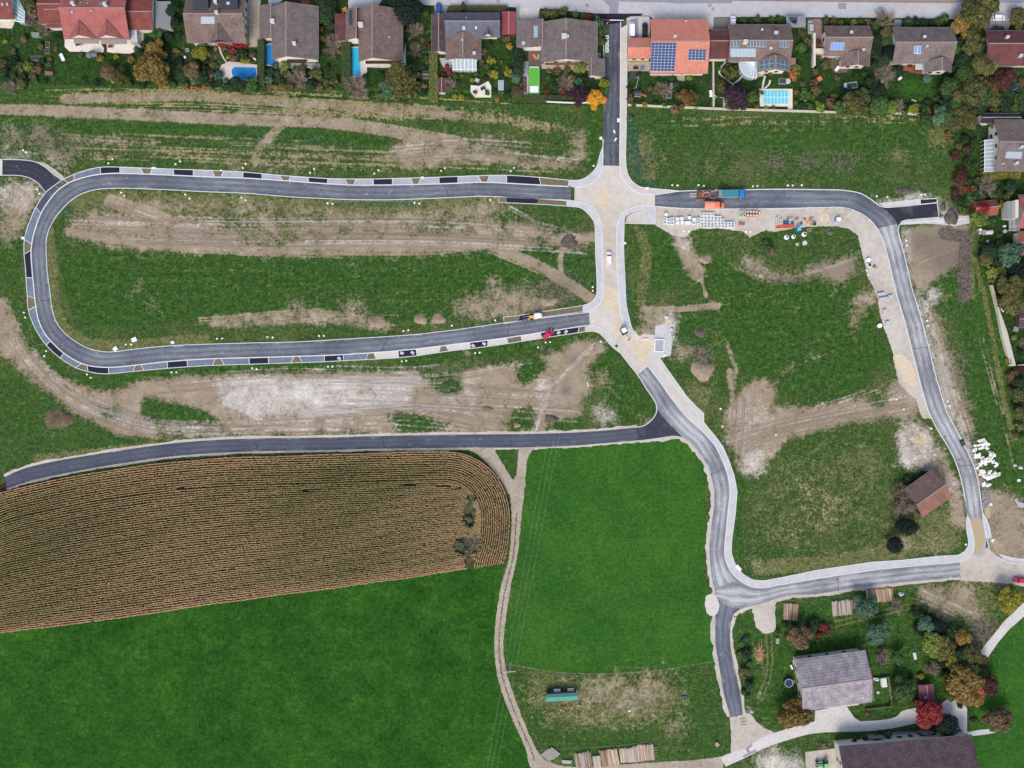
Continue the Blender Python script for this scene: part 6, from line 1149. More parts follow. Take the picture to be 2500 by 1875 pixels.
# unique descriptions: colour + kind + nearest landmark + side; twins get an ordinal from the left
ORD=['first','second','third','fourth','fifth','sixth','seventh','eighth','ninth','tenth','eleventh','twelfth','thirteenth','fourteenth','fifteenth','sixteenth','seventeenth','eighteenth','nineteenth','twentieth']
groups_={}
for root,nm,px,py in PL:
    k=min(LAND,key=lambda q:math.hypot(px-q[0],(py-q[1])*1.15)); dx,dy=px-k[0],py-k[1]
    side=('right of' if dx>0 else 'left of')if abs(dx)>abs(dy)*1.2 else('below' if dy>0 else 'above')
    groups_.setdefault((nm,side,k[2]),[]).append((px,py,root))
for(nm,side,lm),L in groups_.items():
    L.sort(key=lambda q:(q[0],q[1]))
    for i,(px,py,root)in enumerate(L):
        if len(L)==1:root['label']=f"{nm} {side} the {lm}"
        elif i==0:root['label']=f"leftmost {nm} {side} the {lm}"
        elif i==len(L)-1:root['label']=f"rightmost {nm} {side} the {lm}"
        else:root['label']=f"{ORD[i]} {nm} from the left {side} the {lm}"
        root['group']=('trees' if root['category']in('tree','conifer','bare tree')else 'shrubs')+f' {side} the {lm}' if len(L)>1 else('village and farm trees' if root['category']in('tree','conifer','bare tree')else 'garden shrubs')
# hedges: clipped boxes of leaves
def hedge(px0,py0,px1,py1,ht,col,label):
    a=at(px0,py0,ht); b=at(px1,py1,ht); x0,x1,y1,y0=a[0],b[0],a[1],b[1]; r=np.random.RandomState(int(px0)); root=thing('hedge',label,'hedge',((x0+x1)/2,(y0+y1)/2,0))
    W2,D2=(x1-x0)/2,(y1-y0)/2; MB().box(0,0,0,2*W2-.3,2*D2-.3,ht-.15,tap=.96).build('branches',BARK,root)
    A=4*W2*D2; n=int(A*26); P=np.c_[r.uniform(-W2,W2,n),r.uniform(-D2,D2,n),ht+r.normal(0,.09,n)]; N=np.tile([0,0,1.],(n,1))
    per=4*(W2+D2); m=int(per*ht*16); s=r.uniform(0,per,m); z=r.uniform(.1,ht,m); j=r.normal(0,.1,m)
    c1=s<2*W2; c2=(s>=2*W2)&(s<4*W2); c3=(s>=4*W2)&(s<4*W2+2*D2); c4=s>=4*W2+2*D2
    x=np.where(c1,s-W2,np.where(c2,s-3*W2,np.where(c3,W2+j,-W2+j))); y=np.where(c1,D2+j,np.where(c2,-D2+j,np.where(c3,s-4*W2-D2,s-4*W2-3*D2)))
    N2=np.c_[np.where(c3,1.,np.where(c4,-1.,0)),np.where(c1,1.,np.where(c2,-1.,0)),np.zeros(m)]
    me=leaves('foliage',np.vstack([P,np.c_[x,y,z]]),np.vstack([N,N2]),.17,r); me.materials[0]=LMAT[col]
    o=bpy.data.objects.new('foliage',me); COL.objects.link(o); o.parent=root; return root
hedge(628,95,645,208,2.0,'g','tall clipped hedge between the dark blue pool and the curved pool')
hedge(833,101,856,226,2.0,'g','clipped hedge along the left side of the turquoise pool')
hedge(1048,124,1068,244,2.0,'l','narrow clipped hedge splashed with red creeper left of the slate-roofed house')
hedge(1095,13,1130,28,1.5,'o','clipped street hedge left of the tiny spruce above the slate-roofed house'); hedge(1136,13,1238,29,1.5,'o','long clipped street hedge above the slate-roofed house')
hedge(1318,23,1382,34,1.3,'d','dark street hedge above the wide brown house'); hedge(1276,231,1336,248,1.2,'g','low green hedge below the bright green pool'); hedge(1336,231,1388,244,1.2,'g','low green hedge behind the white panel fence')
hedge(1647,205,1654,262,1.0,'d','thin dark hedge dividing the two gardens below the orange-roofed house'); hedge(2400,416,2492,434,1.8,'y','yellowish hedge under the wall of the glass lean-to house')
hedge(2030,45,2046,62,1.2,'o','short hedge above the pale-collector house'); hedge(2206,45,2262,62,1.3,'d','dark street hedge above the small-collector house'); hedge(2270,46,2312,62,1.3,'D','blackish street hedge right of the garden gate')
hedge(585,-8,600,8,1.3,'l','small bright hedge at the top edge beside the grey yard'); hedge(2466,625,2500,640,1.6,'D','blackish hedge at the right edge under the terracotta garage')
# creeper at the foot of the pointed-dormer house and over the hut
for(x0,y0,x1,y1,z,lab,px,py,on)in((518,98,563,109,2.8,'red creeper under the pointed dormer gable',540,104,0),(563,103,602,113,2.4,'red creeper on the wall right of the pointed dormer gable',580,108,0),(2388,492,2418,522,4.0,'blood-red creeper spread over the roof of the small hut',2403,506,1)):
    a=at(x0,y0,z); b=at(x1,y1,z); r=np.random.RandomState(5); n=420 if not on else 700
    cx,cy=(a[0]+b[0])/2,(a[1]+b[1])/2; hx,hy=(b[0]-a[0])/2,(a[1]-b[1])/2; u,v=r.normal(0,.45,n).clip(-1.1,1.1),r.normal(0,.5,n).clip(-1,1)
    zz=(r.uniform(.3,z,n)if not on else 4.35-np.abs(v*hy)*.62+r.uniform(0,.2,n))
    me=leaves('creeper',np.c_[u*hx,v*hy,zz],np.tile([0,-.3,1.],(n,1)),.2,r); me.materials[0]=CREEP; o=bpy.data.objects.new('creeper',me); COL.objects.link(o); o.location=(cx,cy,0); tag(o,lab,'creeper')

# ------------------------------------------------------------ maize
def inpoly(x,y,P):
    ins=np.zeros(x.shape,bool); n=len(P)
    for a in range(n):
        x1,y1=P[a]; x2,y2=P[(a+1)%n]
        if y1==y2:continue
        ins^=((y1>y)!=(y2>y))&(x<(x2-x1)*(y-y1)/(y2-y1)+x1)
    return ins
TOP=[(-60,1232),(0,1203),(100,1178),(200,1158),(300,1142),(398,1129),(542,1116.5),(700,1111),(796,1108),(900,1104.5),(1058,1100.5),(1103,1101),(1149,1112),(1194,1141),(1223,1177),(1240,1220),(1245,1253),(1243,1310),(1236,1351),(1229,1373)]
BOT=[(1229,1373),(1149,1386),(1103,1394),(968,1414),(800,1437),(542,1471),(289,1509),(0,1545),(-60,1553)]
FIELD=catmull(TOP,4)+BOT[1:]; GAPS=[(1146,1256,18,36),(1128,1332,22,22),(1156,1332,18,18),(1146,1372,12,26),(1152,1214,14,10),(435,1190,34,1.7),(1000,1182,22,2.4),(1085,1185,24,2.6),(1120,1190,10,3),(745,1196,12,1.6),(575,1387,4,2)]
rs=np.random.RandomState(11); tp=np.array(catmull(TOP+[(1224,1398),(1220,1425)],10)); rows=[]
Tn=np.gradient(tp,axis=0); Tn/=np.hypot(Tn[:,0],Tn[:,1])[:,None]; Nn=np.c_[-Tn[:,1],Tn[:,0]]
PITCH=5.35; INN=13
for k in range(INN):rows.append(tp+Nn*(2+PITCH*k))
inner_top=tp+Nn*(2+PITCH*(INN-.3)); it=inner_top[inner_top[:,0]<1175]; itx=it[:,0]; k0=int(np.argmax(itx)); itx,ity=it[:k0+1,0],it[:k0+1,1]
o_=np.argsort(itx); itx,ity=itx[o_],ity[o_]; bx=np.array([p[0]for p in BOT[::-1]]); by=np.array([p[1]for p in BOT[::-1]]); xs=np.arange(-58,1190,8.)
yt,yb=np.interp(xs,itx,ity),np.interp(xs,bx,by); nrow=53
INNER=[tuple(p)for p in inner_top]+[(inner_top[-1][0],1420),(-80,1700)]
for k in range(nrow):
    t=(k+.5)/nrow; rows.append(np.c_[xs,yt+(yb-yt)*t])
rowsB=len(rows)-nrow; PX,RZ=[],[]
for i,rw in enumerate(rows):
    q,L=resample([tuple(p)for p in rw],400); st=1.75; n=int(L/st); q,_=resample(q,n); d=np.gradient(q,axis=0); ang=np.arctan2(-d[:,1],d[:,0]); q=q+rs.normal(0,.36,q.shape)+np.c_[np.zeros(n),.5*np.sin(q[:,0]*.03+i*1.3)]; m=inpoly(q[:,0],q[:,1],FIELD)
    if i>=rowsB:m&=inpoly(q[:,0],q[:,1],[tuple(p)for p in inner_top]+[(1120,1450),(-80,1700),(-80,1250)])
    for gx_,gy_,ga,gb in GAPS:m&=(((q[:,0]-gx_)/ga)**2+((q[:,1]-gy_)/gb)**2>rs.uniform(.6,1.2,n))
    m&=rs.rand(n)>.05+.12*(np.sin(q[:,0]*.05+i*2.1)>.93); PX.append(q[m]); RZ.append(ang[m])
PX=np.vstack(PX); RZ=np.concatenate(RZ); n=len(PX); hts=rs.uniform(1.6,2.3,n); k_=S
bxw=(PX[:,0]-1250)*k_; byw=(937.5-PX[:,1])*k_; LV,rnd=[],[]
hue=np.sin(PX[:,0]*.008+1)*.12+np.sin(PX[:,1]*.02+PX[:,0]*.004)*.06+np.sin(PX[:,0]*.031+PX[:,1]*.05)*.05-.06
edge_d=np.abs(PX[:,1]-np.interp(PX[:,0],bx,by)); hue=hue-np.clip(1-edge_d/34,0,1)*.5-np.clip(1-(PX[:,1]-np.interp(PX[:,0],tp[:,0][:len(tp)//2+40],tp[:,1][:len(tp)//2+40]))/40,0,1)*.35
for j in range(5):
    a=RZ+(0 if j%2 else math.pi)+rs.normal(0,.5,n); L=rs.uniform(.25,.42,n); w_=rs.uniform(.05,.095,n); z0=hts*rs.uniform(.5,.95,n); z1=z0+rs.uniform(-.25,.12,n); dx,dy=np.cos(a),np.sin(a)
    V=np.stack([np.c_[bxw-dy*w_,byw+dx*w_,z0],np.c_[bxw+dy*w_,byw-dx*w_,z0],np.c_[bxw+dx*L+dy*w_*.5,byw+dy*L-dx*w_*.5,z1],np.c_[bxw+dx*L-dy*w_*.5,byw+dy*L+dx*w_*.5,z1]],1); LV.append(V.reshape(-1,3)); rnd.append(np.clip(.5+hue+rs.normal(0,.17,n),0,1))
V=np.stack([np.c_[bxw-.05,byw-.02,hts*.1],np.c_[bxw+.05,byw+.02,hts*.1],np.c_[bxw+.03,byw+.05,hts],np.c_[bxw-.03,byw-.05,hts]],1); LV.append(V.reshape(-1,3)); rnd.append(np.clip(.35+rs.normal(0,.1,n),0,1))
V=np.vstack(LV); mz=fastmesh('maize_crop',V,np.arange(len(V)).reshape(-1,4)); a_=mz.attributes.new('rnd','FLOAT','FACE'); a_.data.foreach_set('value',np.concatenate(rnd).astype(np.float32))
mm,nt,b=newmat('maize_leaf'); a_=nn(nt,'ShaderNodeAttribute',attribute_name='rnd'); nt.links.new(ramp(nt,a_.outputs['Fac'],[(.05,C(198,162,124)),(.3,C(182,156,114)),(.5,C(154,142,98)),(.7,C(122,124,74)),(.95,C(80,96,50))]),b.inputs['Base Color']); b.inputs['Roughness'].default_value=.8
mz.materials.append(mm); mo=bpy.data.objects.new('maize_crop',mz); COL.objects.link(mo); tag(mo,'ripe straw-brown maize standing in curved rows','maize',kind='stuff')
# ------------------------------------------------------------ vehicles, site equipment, small things
TYRE=plain('tyre',C(30,30,32),.9,.1); CGL,nt_,b_=newmat('car_glass'); b_.inputs['Base Color'].default_value=C(40,48,58); b_.inputs['Roughness'].default_value=.12; b_.inputs['Specular IOR Level'].default_value=.6
LAMPM=plain('lamp_lens',C(220,220,214),.3,.02); REDL=plain('tail_lens',C(150,24,24),.4,.02)
def paint(name,c):return plain('paint_'+name,c,.32,.04,spec=.5)
def loft(secs,closed=True):
    """secs: list of equal-length rings"""
    m=MB(); n=len(secs[0]); vs=[p for s in secs for p in s]; fs=[]
    for i in range(len(secs)-1):
        for j in range(n):k=(j+1)%n; fs.append((i*n+j,i*n+k,(i+1)*n+k,(i+1)*n+j))
    fs.append(tuple(range(n-1,-1,-1))); fs.append(tuple((len(secs)-1)*n+j for j in range(n)))
    return m.add(vs,fs)
def ringsec(x,w,z0,z1,rnd=.25):
    r=min(rnd,(z1-z0)*.45,w*.3); h=w/2
    return[(x,-h,z0+.02),(x,-h,z1-r),(x,-h+r*.4,z1-r*.35),(x,-h+r,z1),(x,h-r,z1),(x,h-r*.4,z1-r*.35),(x,h,z1-r),(x,h,z0+.02)]
def vehicle(name,label,cat,px,py,ang,L,Wd,body,kind='car',group=None,z=0.03):
    """ang: heading of the front in degrees, counter-clockwise from east. local +x = forward"""
    X,Y,_=at(px,py,.8); root=thing(name,label,cat,(X,Y,z),math.radians(ang),group); h=L/2
    if kind=='car':st=[(-h,.82,.45,.75),(-h+.12,.95,.3,.92),(-h*.55,1,.25,1.0),(0,1,.22,1.0),(h*.45,1,.22,.98),(h*.8,.97,.25,.86),(h-.1,.88,.3,.68),(h,.74,.4,.55)]; g=(-.40*L,-.30*L,.10*L,.24*L); gz=1.45; wr=.86
    elif kind=='estate':st=[(-h,.88,.4,.85),(-h+.1,.97,.3,.98),(0,1,.22,1.02),(h*.5,1,.22,1.0),(h*.82,.97,.25,.88),(h-.1,.88,.3,.7),(h,.76,.4,.58)]; g=(-.47*L,-.43*L,.10*L,.25*L); gz=1.55; wr=.88
    else:st=[(-h,.95,.35,1.1),(-h+.06,1,.3,1.2),(0,1,.25,1.2),(h*.6,1,.25,1.2),(h*.86,.97,.28,1.05),(h-.08,.88,.32,.8),(h,.78,.4,.65)]; g=(-.49*L,-.48*L,.24*L,.36*L); gz=2.0; wr=.93
    loft([ringsec(x,Wd*w,z0,z1)for x,w,z0,z1 in st]).build('body',body,root,smooth=False,bevel=0)
    zb=st[2][3]-.06
    gl=loft([ringsec(g[0],Wd*wr*.92,zb,zb+.06,.05),ringsec(g[1],Wd*wr*.86,zb,gz-.06,.12),ringsec(g[2],Wd*wr*.86,zb,gz-.04,.12),ringsec(g[3],Wd*wr*.94,zb-.04,zb+.06,.05)]).build('cabin_glass',CGL,root)
    loft([ringsec(g[1]-.08,Wd*wr*.8,gz-.08,gz,.04),ringsec(g[1]+.25,Wd*wr*.85,gz-.06,gz+.03,.05),ringsec(g[2]-.15,Wd*wr*.85,gz-.06,gz+.02,.05),ringsec(g[2]+.12,Wd*wr*.8,gz-.10,gz-.02,.04)]).build('roof',body,root)
    for sx in(-.31,.31):
        for sy in(-1,1):
            m=MB(); m.tube((sx*L,sy*(Wd/2-.2),.33),(sx*L,sy*(Wd/2+.01),.33),.33,.33,14); wh=m.build('wheel',TYRE,root); MB().tube((sx*L,sy*(Wd/2),.33),(sx*L,sy*(Wd/2+.02),.33),.2,.2,10).build('rim',SHEET,wh)
    for sy in(-1,1):
        MB().box(h-.12,sy*Wd*.33,.55,.14,.34,.14).build('headlight',LAMPM,root); MB().box(-h+.06,sy*Wd*.40,.72,.08,.22,.16).build('tail_light',REDL,root); MB().box(g[3]-.25,sy*(Wd/2+.08),.98,.12,.2,.14).build('wing_mirror',body,root)
    return root
P_W=paint('white',C(236,238,240)); P_R=paint('red',C(206,40,84)); P_BK=paint('aubergine',C(44,36,42)); P_S=paint('silver',C(168,174,180)); P_B=paint('blue',C(48,84,160)); P_R2=paint('bright_red',C(206,48,66))
vehicle('parked_car','magenta-red car slewed across the parking bay of the lower loop road','car',1338,816,38,4.3,1.8,P_R)
vehicle('parked_van','white car-derived van standing on the sandy road below the crossing','van',1487,630,91,4.6,1.85,P_W,'estate')
vehicle('parked_van','long white delivery van beside the orange-roofed house','van',1543,72,90,5.5,2.0,P_W,'van')
vehicle('parked_car','dark aubergine car parked between the white van and the orange-roofed house','car',1575,72,90,4.8,1.85,P_BK,'estate')
vehicle('parked_car','silver car parked nose-up on the red drive beside the grey carport','car',1979,65,92,4.4,1.8,P_S,'estate')
vehicle('parked_car','small white car half hidden under the eaves above the fan-bay house','car',1790,52,90,3.9,1.75,P_W,'estate')
vehicle('parked_car','white car on the village street under the big amber tree','car',2440,43,0,4.2,1.8,P_W,'estate')
vehicle('parked_car','blue car parked at the mouth of the narrow carport','car',1071,22,90,4.4,1.8,P_B,'estate')
vehicle('parked_car','bright red car cut by the right edge at the muddy junction','car',2491,1417,175,4.3,1.8,P_R2)
def wheels(root,xs,ys,r,w,mat=None):
    for x in xs:
        for s in(-1,1):
            wh=MB().tube((x,s*ys-s*w,r),(x,s*ys,r),r,r,14).build('wheel',TYRE,root); MB().tube((x,s*ys,r),(x,s*(ys+.03),r),r*.5,r*.5,10).build('rim',SHEET,wh)
# blue tipper lorry, heading east
ORG=paint('orange',C(222,122,86)); ORG2=paint('orange_deep',C(176,98,70)); BLU=paint('cab_blue',C(40,116,190)); TEAL=plain('tarpaulin_teal',C(58,128,140),.7,.1); GREYT=plain('tipper_grey',C(128,138,144),.6,.1)
X,Y,_=at(1786,473.5,1.6); t=thing('tipper_lorry','blue-cabbed tipper lorry with a teal sheeted body on the northern road','lorry',(X,Y,.03),math.radians(.5))
MB().box(-.2,0,.7,9.0,.9,.3).build('chassis',DGREY,t); m=MB().box(-1.2,0,1.05,6.6,2.45,1.5); m.build('tipper_body',GREYT,t); MB().box(-.75,0,2.55,5.5,2.35,.1).build('tarpaulin',TEAL,t)
m=MB(); [m.box(-3.3+i*.95,s*1.24,1.05,.12,.08,1.55)for i in range(7)for s in(-1,1)]; m.box(-4.35,0,1.1,.35,2.3,1.0); m.build('side_rib',SHEET,t)
m=loft([ringsec(2.35,2.35,.7,2.9,.25),ringsec(2.5,2.45,.6,3.0,.25),ringsec(4.1,2.45,.6,2.95,.25),ringsec(4.45,2.3,.6,2.3,.3)]); m.build('cab',BLU,t); MB().slab([(3.9,-1.05,3.0),(4.5,-1.05,2.25),(4.5,1.05,2.25),(3.9,1.05,3.0)],.06).build('windscreen',CGL,t)
wheels(t,(-3.4,-2.1,3.2),1.22,.48,.32)
for s in(-1,1):MB().box(4.5,s*.85,.8,.1,.4,.2).build('headlight',LAMPM,t); MB().box(4.2,s*1.4,1.9,.1,.18,.5).build('wing_mirror',DGREY,t)
# orange crew-cab lorry with canvas load bed, heading east
X,Y,_=at(1745,500.5,1.2); t=thing('canvas_lorry','orange lorry with a canvas-covered load bed beside the paver','lorry',(X,Y,.03),math.radians(-1))
CAN=plain('canvas_orange',C(228,142,116),.8,.05); MB().box(-.1,0,.6,6.6,.8,.25).build('chassis',DGREY,t)
secs=[]
for x in(-3.45,-.35):
    secs.append([(x,-1.1,.85),(x,-1.12,1.9),(x,-.85,2.25),(x,-.3,2.42),(x,.3,2.42),(x,.85,2.25),(x,1.12,1.9),(x,1.1,.85)])
loft(secs).build('canvas_cover',CAN,t); m=MB(); m.box(-1.9,0,2.4,3.0,.1,.06); [m.box(-3.3+i*.95,0,2.38,.06,1.5,.07)for i in range(4)]; m.build('cover_bow',plain('bow_light',C(236,176,156),.7,.03),t)
loft([ringsec(-.3,1.95,.55,2.05,.2),ringsec(.9,2.0,.5,2.1,.2),ringsec(1.5,2.0,.5,2.05,.25),ringsec(2.2,1.95,.45,1.35,.25),ringsec(3.0,1.85,.45,1.15,.25),ringsec(3.3,1.5,.5,.9,.2)]).build('cab',ORG,t)
MB().slab([(1.5,-.85,2.08),(2.15,-.85,1.42),(2.15,.85,1.42),(1.5,.85,2.08)],.06).build('windscreen',CGL,t); wheels(t,(-2.3,2.3),1.0,.38,.26)
for s in(-1,1):MB().box(3.2,s*.7,.7,.1,.3,.16).build('headlight',LAMPM,t); MB().box(1.9,s*1.15,1.4,.1,.25,.2).build('wing_mirror',DGREY,t)
# road paver feeding from the lorry
X,Y,_=at(1722,475,1.2); t=thing('road_paver','orange road paver working behind the tipper lorry','paver',(X,Y,.03),0)
MB().box(-.3,0,.35,4.0,2.0,.9).build('machine_body',plain('machine_brown',C(110,90,80),.7,.25),t); m=MB().box(2.6,1.1,.4,1.7,.12,.9).box(2.6,-1.1,.4,1.7,.12,.9).box(1.8,0,.4,.12,2.3,.9); m.build('hopper',ORG,t)
MB().box(-2.1,0,.1,1.1,3.1,.45).build('screed',plain('screed_brown',C(96,82,74),.7,.2),t)
for s in(-1,1):MB().box(-.2,s*.95,0,3.4,.4,.75).build('track',TYRE,t)
m=MB(); [m.box(x,y,1.2,.08,.08,1.5)for x in(-1.2,.6)for y in(-.85,.85)]; m.box(-.3,.35,2.7,2.1,.5,.07); m.box(-1.2,0,2.7,.4,2.0,.07); m.build('canopy_frame',ORG,t); MB().box(.6,.3,1.25,.9,.8,.4).build('engine_cover',plain('engine_blue',C(74,100,130),.5,.1),t)
m=MB().box(-.7,-.3,1.25,.4,.5,.5).box(-.9,-.3,1.7,.12,.5,.4); m.build('seat',DGREY,t); MB().tube((.2,-.7,1.25),(.2,-.7,2.3),.08).build('exhaust',SHEET,t)
for s in(-1,1):MB().box(-3.9,s*.42+.1,.02,2.4,.5,.07).build('loading_ramp',plain('ramp_alu',C(170,164,158),.5,.1),t)
MB().box(-2.5,-1.8,.0,1.0,.5,.5).box(-2.0,-1.6,.5,2.0,.35,.3).build('side_arm',ORG2,t)
# wheel loader on the parking bay of the lower road
X,Y,_=at(1306,773,1.0); t=thing('wheel_loader','cream and yellow wheel loader standing in the parking bay of the lower road','wheel loader',(X,Y,.05),math.radians(186)); YEL=paint('loader_cream',C(228,206,160))
MB().box(-1.4,0,.75,2.3,1.6,1.0).build('engine_cover',YEL,t); MB().box(.9,0,.7,1.8,1.0,.5).build('front_frame',plain('loader_yellow',C(206,170,90),.5,.1),t)
m=MB(); [m.box(x,y,1.6,.09,.09,1.1)for x in(-.75,.35)for y in(-.6,.6)]; m.box(-.2,0,1.2,1.1,1.2,.4); m.build('cab_frame',YEL,t); MB().box(-.85,0,2.7,2.1,1.75,.12).build('cab_roof',P_W,t)
for s in(-1,1):m=MB(); m.tube((.8,s*.35,1.1),(2.6,s*.35,.5),.1); m.build('lift_arm',YEL,t)
MB().box(2.7,0,.15,.15,1.8,.7).build('fork_carriage',DGREY,t)
for s in(-1,1):MB().box(3.4,s*.4,.12,1.4,.14,.07).build('fork',SHEET,t)
wheels(t,(-1.5,1.2),.95,.58,.42)
# mini excavator in the sandy road
X,Y,_=at(1524,809,1.2); t=thing('mini_excavator','small white-roofed excavator digging in the sandy road','excavator',(X,Y,.03),math.radians(-62))
for s in(-1,1):loft([[(x,s*.75+d*.2,z)for d,z in((-1,0.0),(-1,.5),(1,.5),(1,0.0))]for x in(-1.1,1.1)]).build('track',TYRE,t)
MB().cyl(0,0,.5,.65,.6,.6,16).build('turntable',DGREY,t); MB().box(-.5,0,.65,1.5,1.6,.7,tap=.92).build('counterweight',P_S,t); MB().box(-.3,.05,1.35,1.2,1.1,1.15,tap=.9).build('cab',CGL,t)
pts=[(-1.05+.3*math.cos(a),0)for a in(0,)]; MB().prism([(.45,-.72),(.45,.72),(-.9,.72),(-1.15,.45),(-1.15,-.45),(-.9,-.72)],2.45,2.58).build('cab_roof',P_W,t)
MB().tube((.6,0,1.0),(2.0,.1,2.3),.13,.11).build('boom',DGREY,t); MB().tube((2.0,.1,2.3),(3.2,.2,1.0),.1,.08).build('stick',SANDM,t); MB().box(3.3,.2,.5,.5,.6,.5,tap=.6).build('bucket',DGREY,t); MB().box(.95,0,.2,.2,1.5,.35).build('dozer_blade',DGREY,t)
# tractor in the farm yard
GRN=paint('tractor_green',C(66,140,92)); X,Y,_=at(2008,1866,1.0); t=thing('tractor','green farm tractor with a pale green roof in the yard beside the long barn','tractor',(X,Y,.02),math.radians(180))
loft([ringsec(-.1,.95,.8,1.55,.15),ringsec(2.0,.85,.8,1.5,.15),ringsec(2.3,.7,.85,1.3,.15)]).build('bonnet',GRN,t); MB().box(-.9,0,.8,1.5,1.3,1.5,tap=.9).build('cab',CGL,t); MB().box(-.95,0,2.3,1.6,1.5,.14).build('cab_roof',plain('roof_lightgreen',C(128,190,134),.5,.04),t)
for s in(-1,1):
    wh=MB().tube((-1.1,s*.75,.82),(-1.1,s*1.2,.82),.82,.82,18).build('wheel',TYRE,t); MB().tube((-1.1,s*1.2,.82),(-1.1,s*1.24,.82),.42,.42,12).build('rim',plain('rim_yellow',C(206,180,96),.6,.05),wh); wh=MB().tube((1.7,s*.7,.5),(1.7,s*.98,.5),.5,.5,14).build('wheel',TYRE,t); MB().tube((1.7,s*.98,.5),(1.7,s*1.0,.5),.25,.25,12).build('rim',plain('rim_yellow',C(206,180,96)),wh)
    MB().box(-1.1,s*.95,1.66,1.3,.5,.08).build('mudguard',GRN,t)
MB().tube((1.2,.3,1.5),(1.2,.3,2.3),.05).build('exhaust',DGREY,t)
# hen trailer
X,Y,_=at(1371,1698,1.8); t=thing('hen_trailer','mobile henhouse trailer with a teal corrugated roof in the pasture','trailer',(X,Y,0),math.radians(3)); TG=plain('roof_teal',C(68,138,124),.6,.08)
MB().box(0,0,.55,10.4,2.4,1.9).build('body',plain('henhouse_brown',C(92,56,52),.7,.1),t); r_=MB().slab([(-5.3,-1.6,2.45),(5.3,-1.6,2.45),(5.3,0,3.0),(-5.3,0,3.0)],.1).slab([(5.3,1.0,2.6),(-5.3,1.0,2.6),(-5.3,0,3.0),(5.3,0,3.0)],.1); r_.build('roof',TG,t)
m=MB(); [m.slab([(-5.2+i*.45,-1.6,2.5),(-5.12+i*.45,-1.6,2.5),(-5.12+i*.45,0,3.05),(-5.2+i*.45,0,3.05)],.05)for i in range(24)]; m.build('roof_rib',plain('roof_teal_light',C(92,160,146),.6,.05),t)
MB().box(5.25,.1,.6,.3,2.4,1.8).build('end_wall',P_W,t)
for x in(-1.4,3.2):MB().slab([(x-1.1,1.25,1.6),(x+1.1,1.25,1.6),(x+1.1,2.1,1.3),(x-1.1,2.1,1.3)],.06).build('nest_flap',LGREY,t)
m=MB().tube((-5.2,-1.0,.5),(-7.4,0,.5),.08).tube((-5.2,1.0,.5),(-7.4,0,.5),.08).tube((-7.4,0,.5),(-7.4,0,0),.06); m.build('drawbar',SHEET,t); wheels(t,(-.6,.8),1.15,.4,.22)
MB().box(-.2,1.35,.5,9.6,.25,.1).build('perch_ramp',WOOD,t)
# hens (brown and white specks around the trailer)
def hen_mesh(col):
    m=loft([[(x,-w,z-h*.5),(x,-w,z+h*.3),(x,0,z+h*.6),(x,w,z+h*.3),(x,w,z-h*.5),(x,0,z-h*.7)]for x,w,h,z in((-.2,.03,.1,.34),(-.12,.08,.18,.28),(0,.11,.22,.26),(.1,.08,.2,.28),(.16,.04,.12,.36),(.19,.035,.08,.44),(.24,.02,.05,.44))])
    for s in(-1,1):m.tube((0,s*.05,0),(0,s*.05,.16),.012,.012,4)
    return m
HB=plain('feather_brown',C(120,62,38),.8,.1); HW=plain('feather_white',C(222,214,200),.8,.05); hb=[hen_mesh(0).build('hen',HB),hen_mesh(0).build('hen',HW)]; first=[1,1]
hens=[(1369,1724,0),(1373,1723,0),(1378,1725,0),(1382,1722,0),(1386,1725,0),(1392,1724,0),(1394,1722,0),(1379,1727,1),(1369,1733,1),(1376,1735,1),(1364,1740,1),(1361,1724,0),(1414,1717,0),(1412,1721,1),(1416,1720,0),(1482,1744,0),(1472,1740,1),(1425,1706,1),(1409,1650,1),(1310,1740,0),(1300,1749,1),(1443,1704,0),(1396,1728,1),(1303,1703,1)]
for px,py,c in hens:
    o=hb[c]if first[c]else hb[c].copy()
    if not first[c]:COL.objects.link(o)
    first[c]=0; x,y,_=at(px,py); o.location=(x,y,0); o.rotation_euler=(0,0,R_.uniform(0,6.28)); o.scale=(1.3,)*3; tag(o,'small brown hen pecking near the teal-roofed henhouse trailer' if c==0 else 'small white hen pecking near the teal-roofed henhouse trailer','hen','brown hens around the henhouse' if c==0 else 'white hens around the henhouse')
def pallet(px,py,ang,label,grp=None,sz=(1.2,.8)):
    x,y,_=at(px,py); t=thing('wooden_pallet',label,'pallet',(x,y,0.03),math.radians(ang),grp); m=MB(); [m.box(-sz[0]/2+.06+i*(sz[0]-.12)/4,0,.10,.12,sz[1],.03)for i in range(5)]; m.build('deck',WOOD2,t); m=MB(); [m.box(0,s*(sz[1]/2-.06),0,sz[0],.1,.1)for s in(-1,0,1)]; m.build('bearer',WOOD2,t); return t
WOOD2=plain('wood_pale',C(168,148,122),.8,.15)
pallet(1484,1718,80,'pale wooden pallet lying alone in the middle of the pasture',sz=(1.4,1.0)); pallet(1815,1762,10,'weathered brown pallet on the sandy fork below the short road',sz=(2.0,2.4)); 
x,y,_=at(1672,1703); t=thing('water_trough','small teal trough on the right side of the pasture','trough',(x,y,0),.3); m=MB().box(0,0,0,1.3,1.3,.6,tap=.92); m.build('tank',plain('trough_teal',C(96,136,136),.5,.06),t); MB().box(0,0,.58,1.0,1.0,.03).build('water',GLASS,t)
x,y,_=at(1536,1735); tag(MB().cyl(0,0,0,.35,.3,.25,12).cyl(0,0,.35,.42,.33,.33,12).build('feed_bucket',P_W),'small white bucket at the end of the hose in the pasture','bucket').location=(x,y,0)
o=MB(); L=[at(*q)[:2]for q in((1425,1722),(1455,1725),(1486,1727),(1510,1731),(1536,1735))]; [o.tube((*a,.03),(*b,.03),.035)for a,b in zip(L[:-1],L[1:])]; tag(o.build('hose',plain('hose_green',C(120,150,90),.6,.05)),'thin green hose running across the pasture to the white bucket','hose')
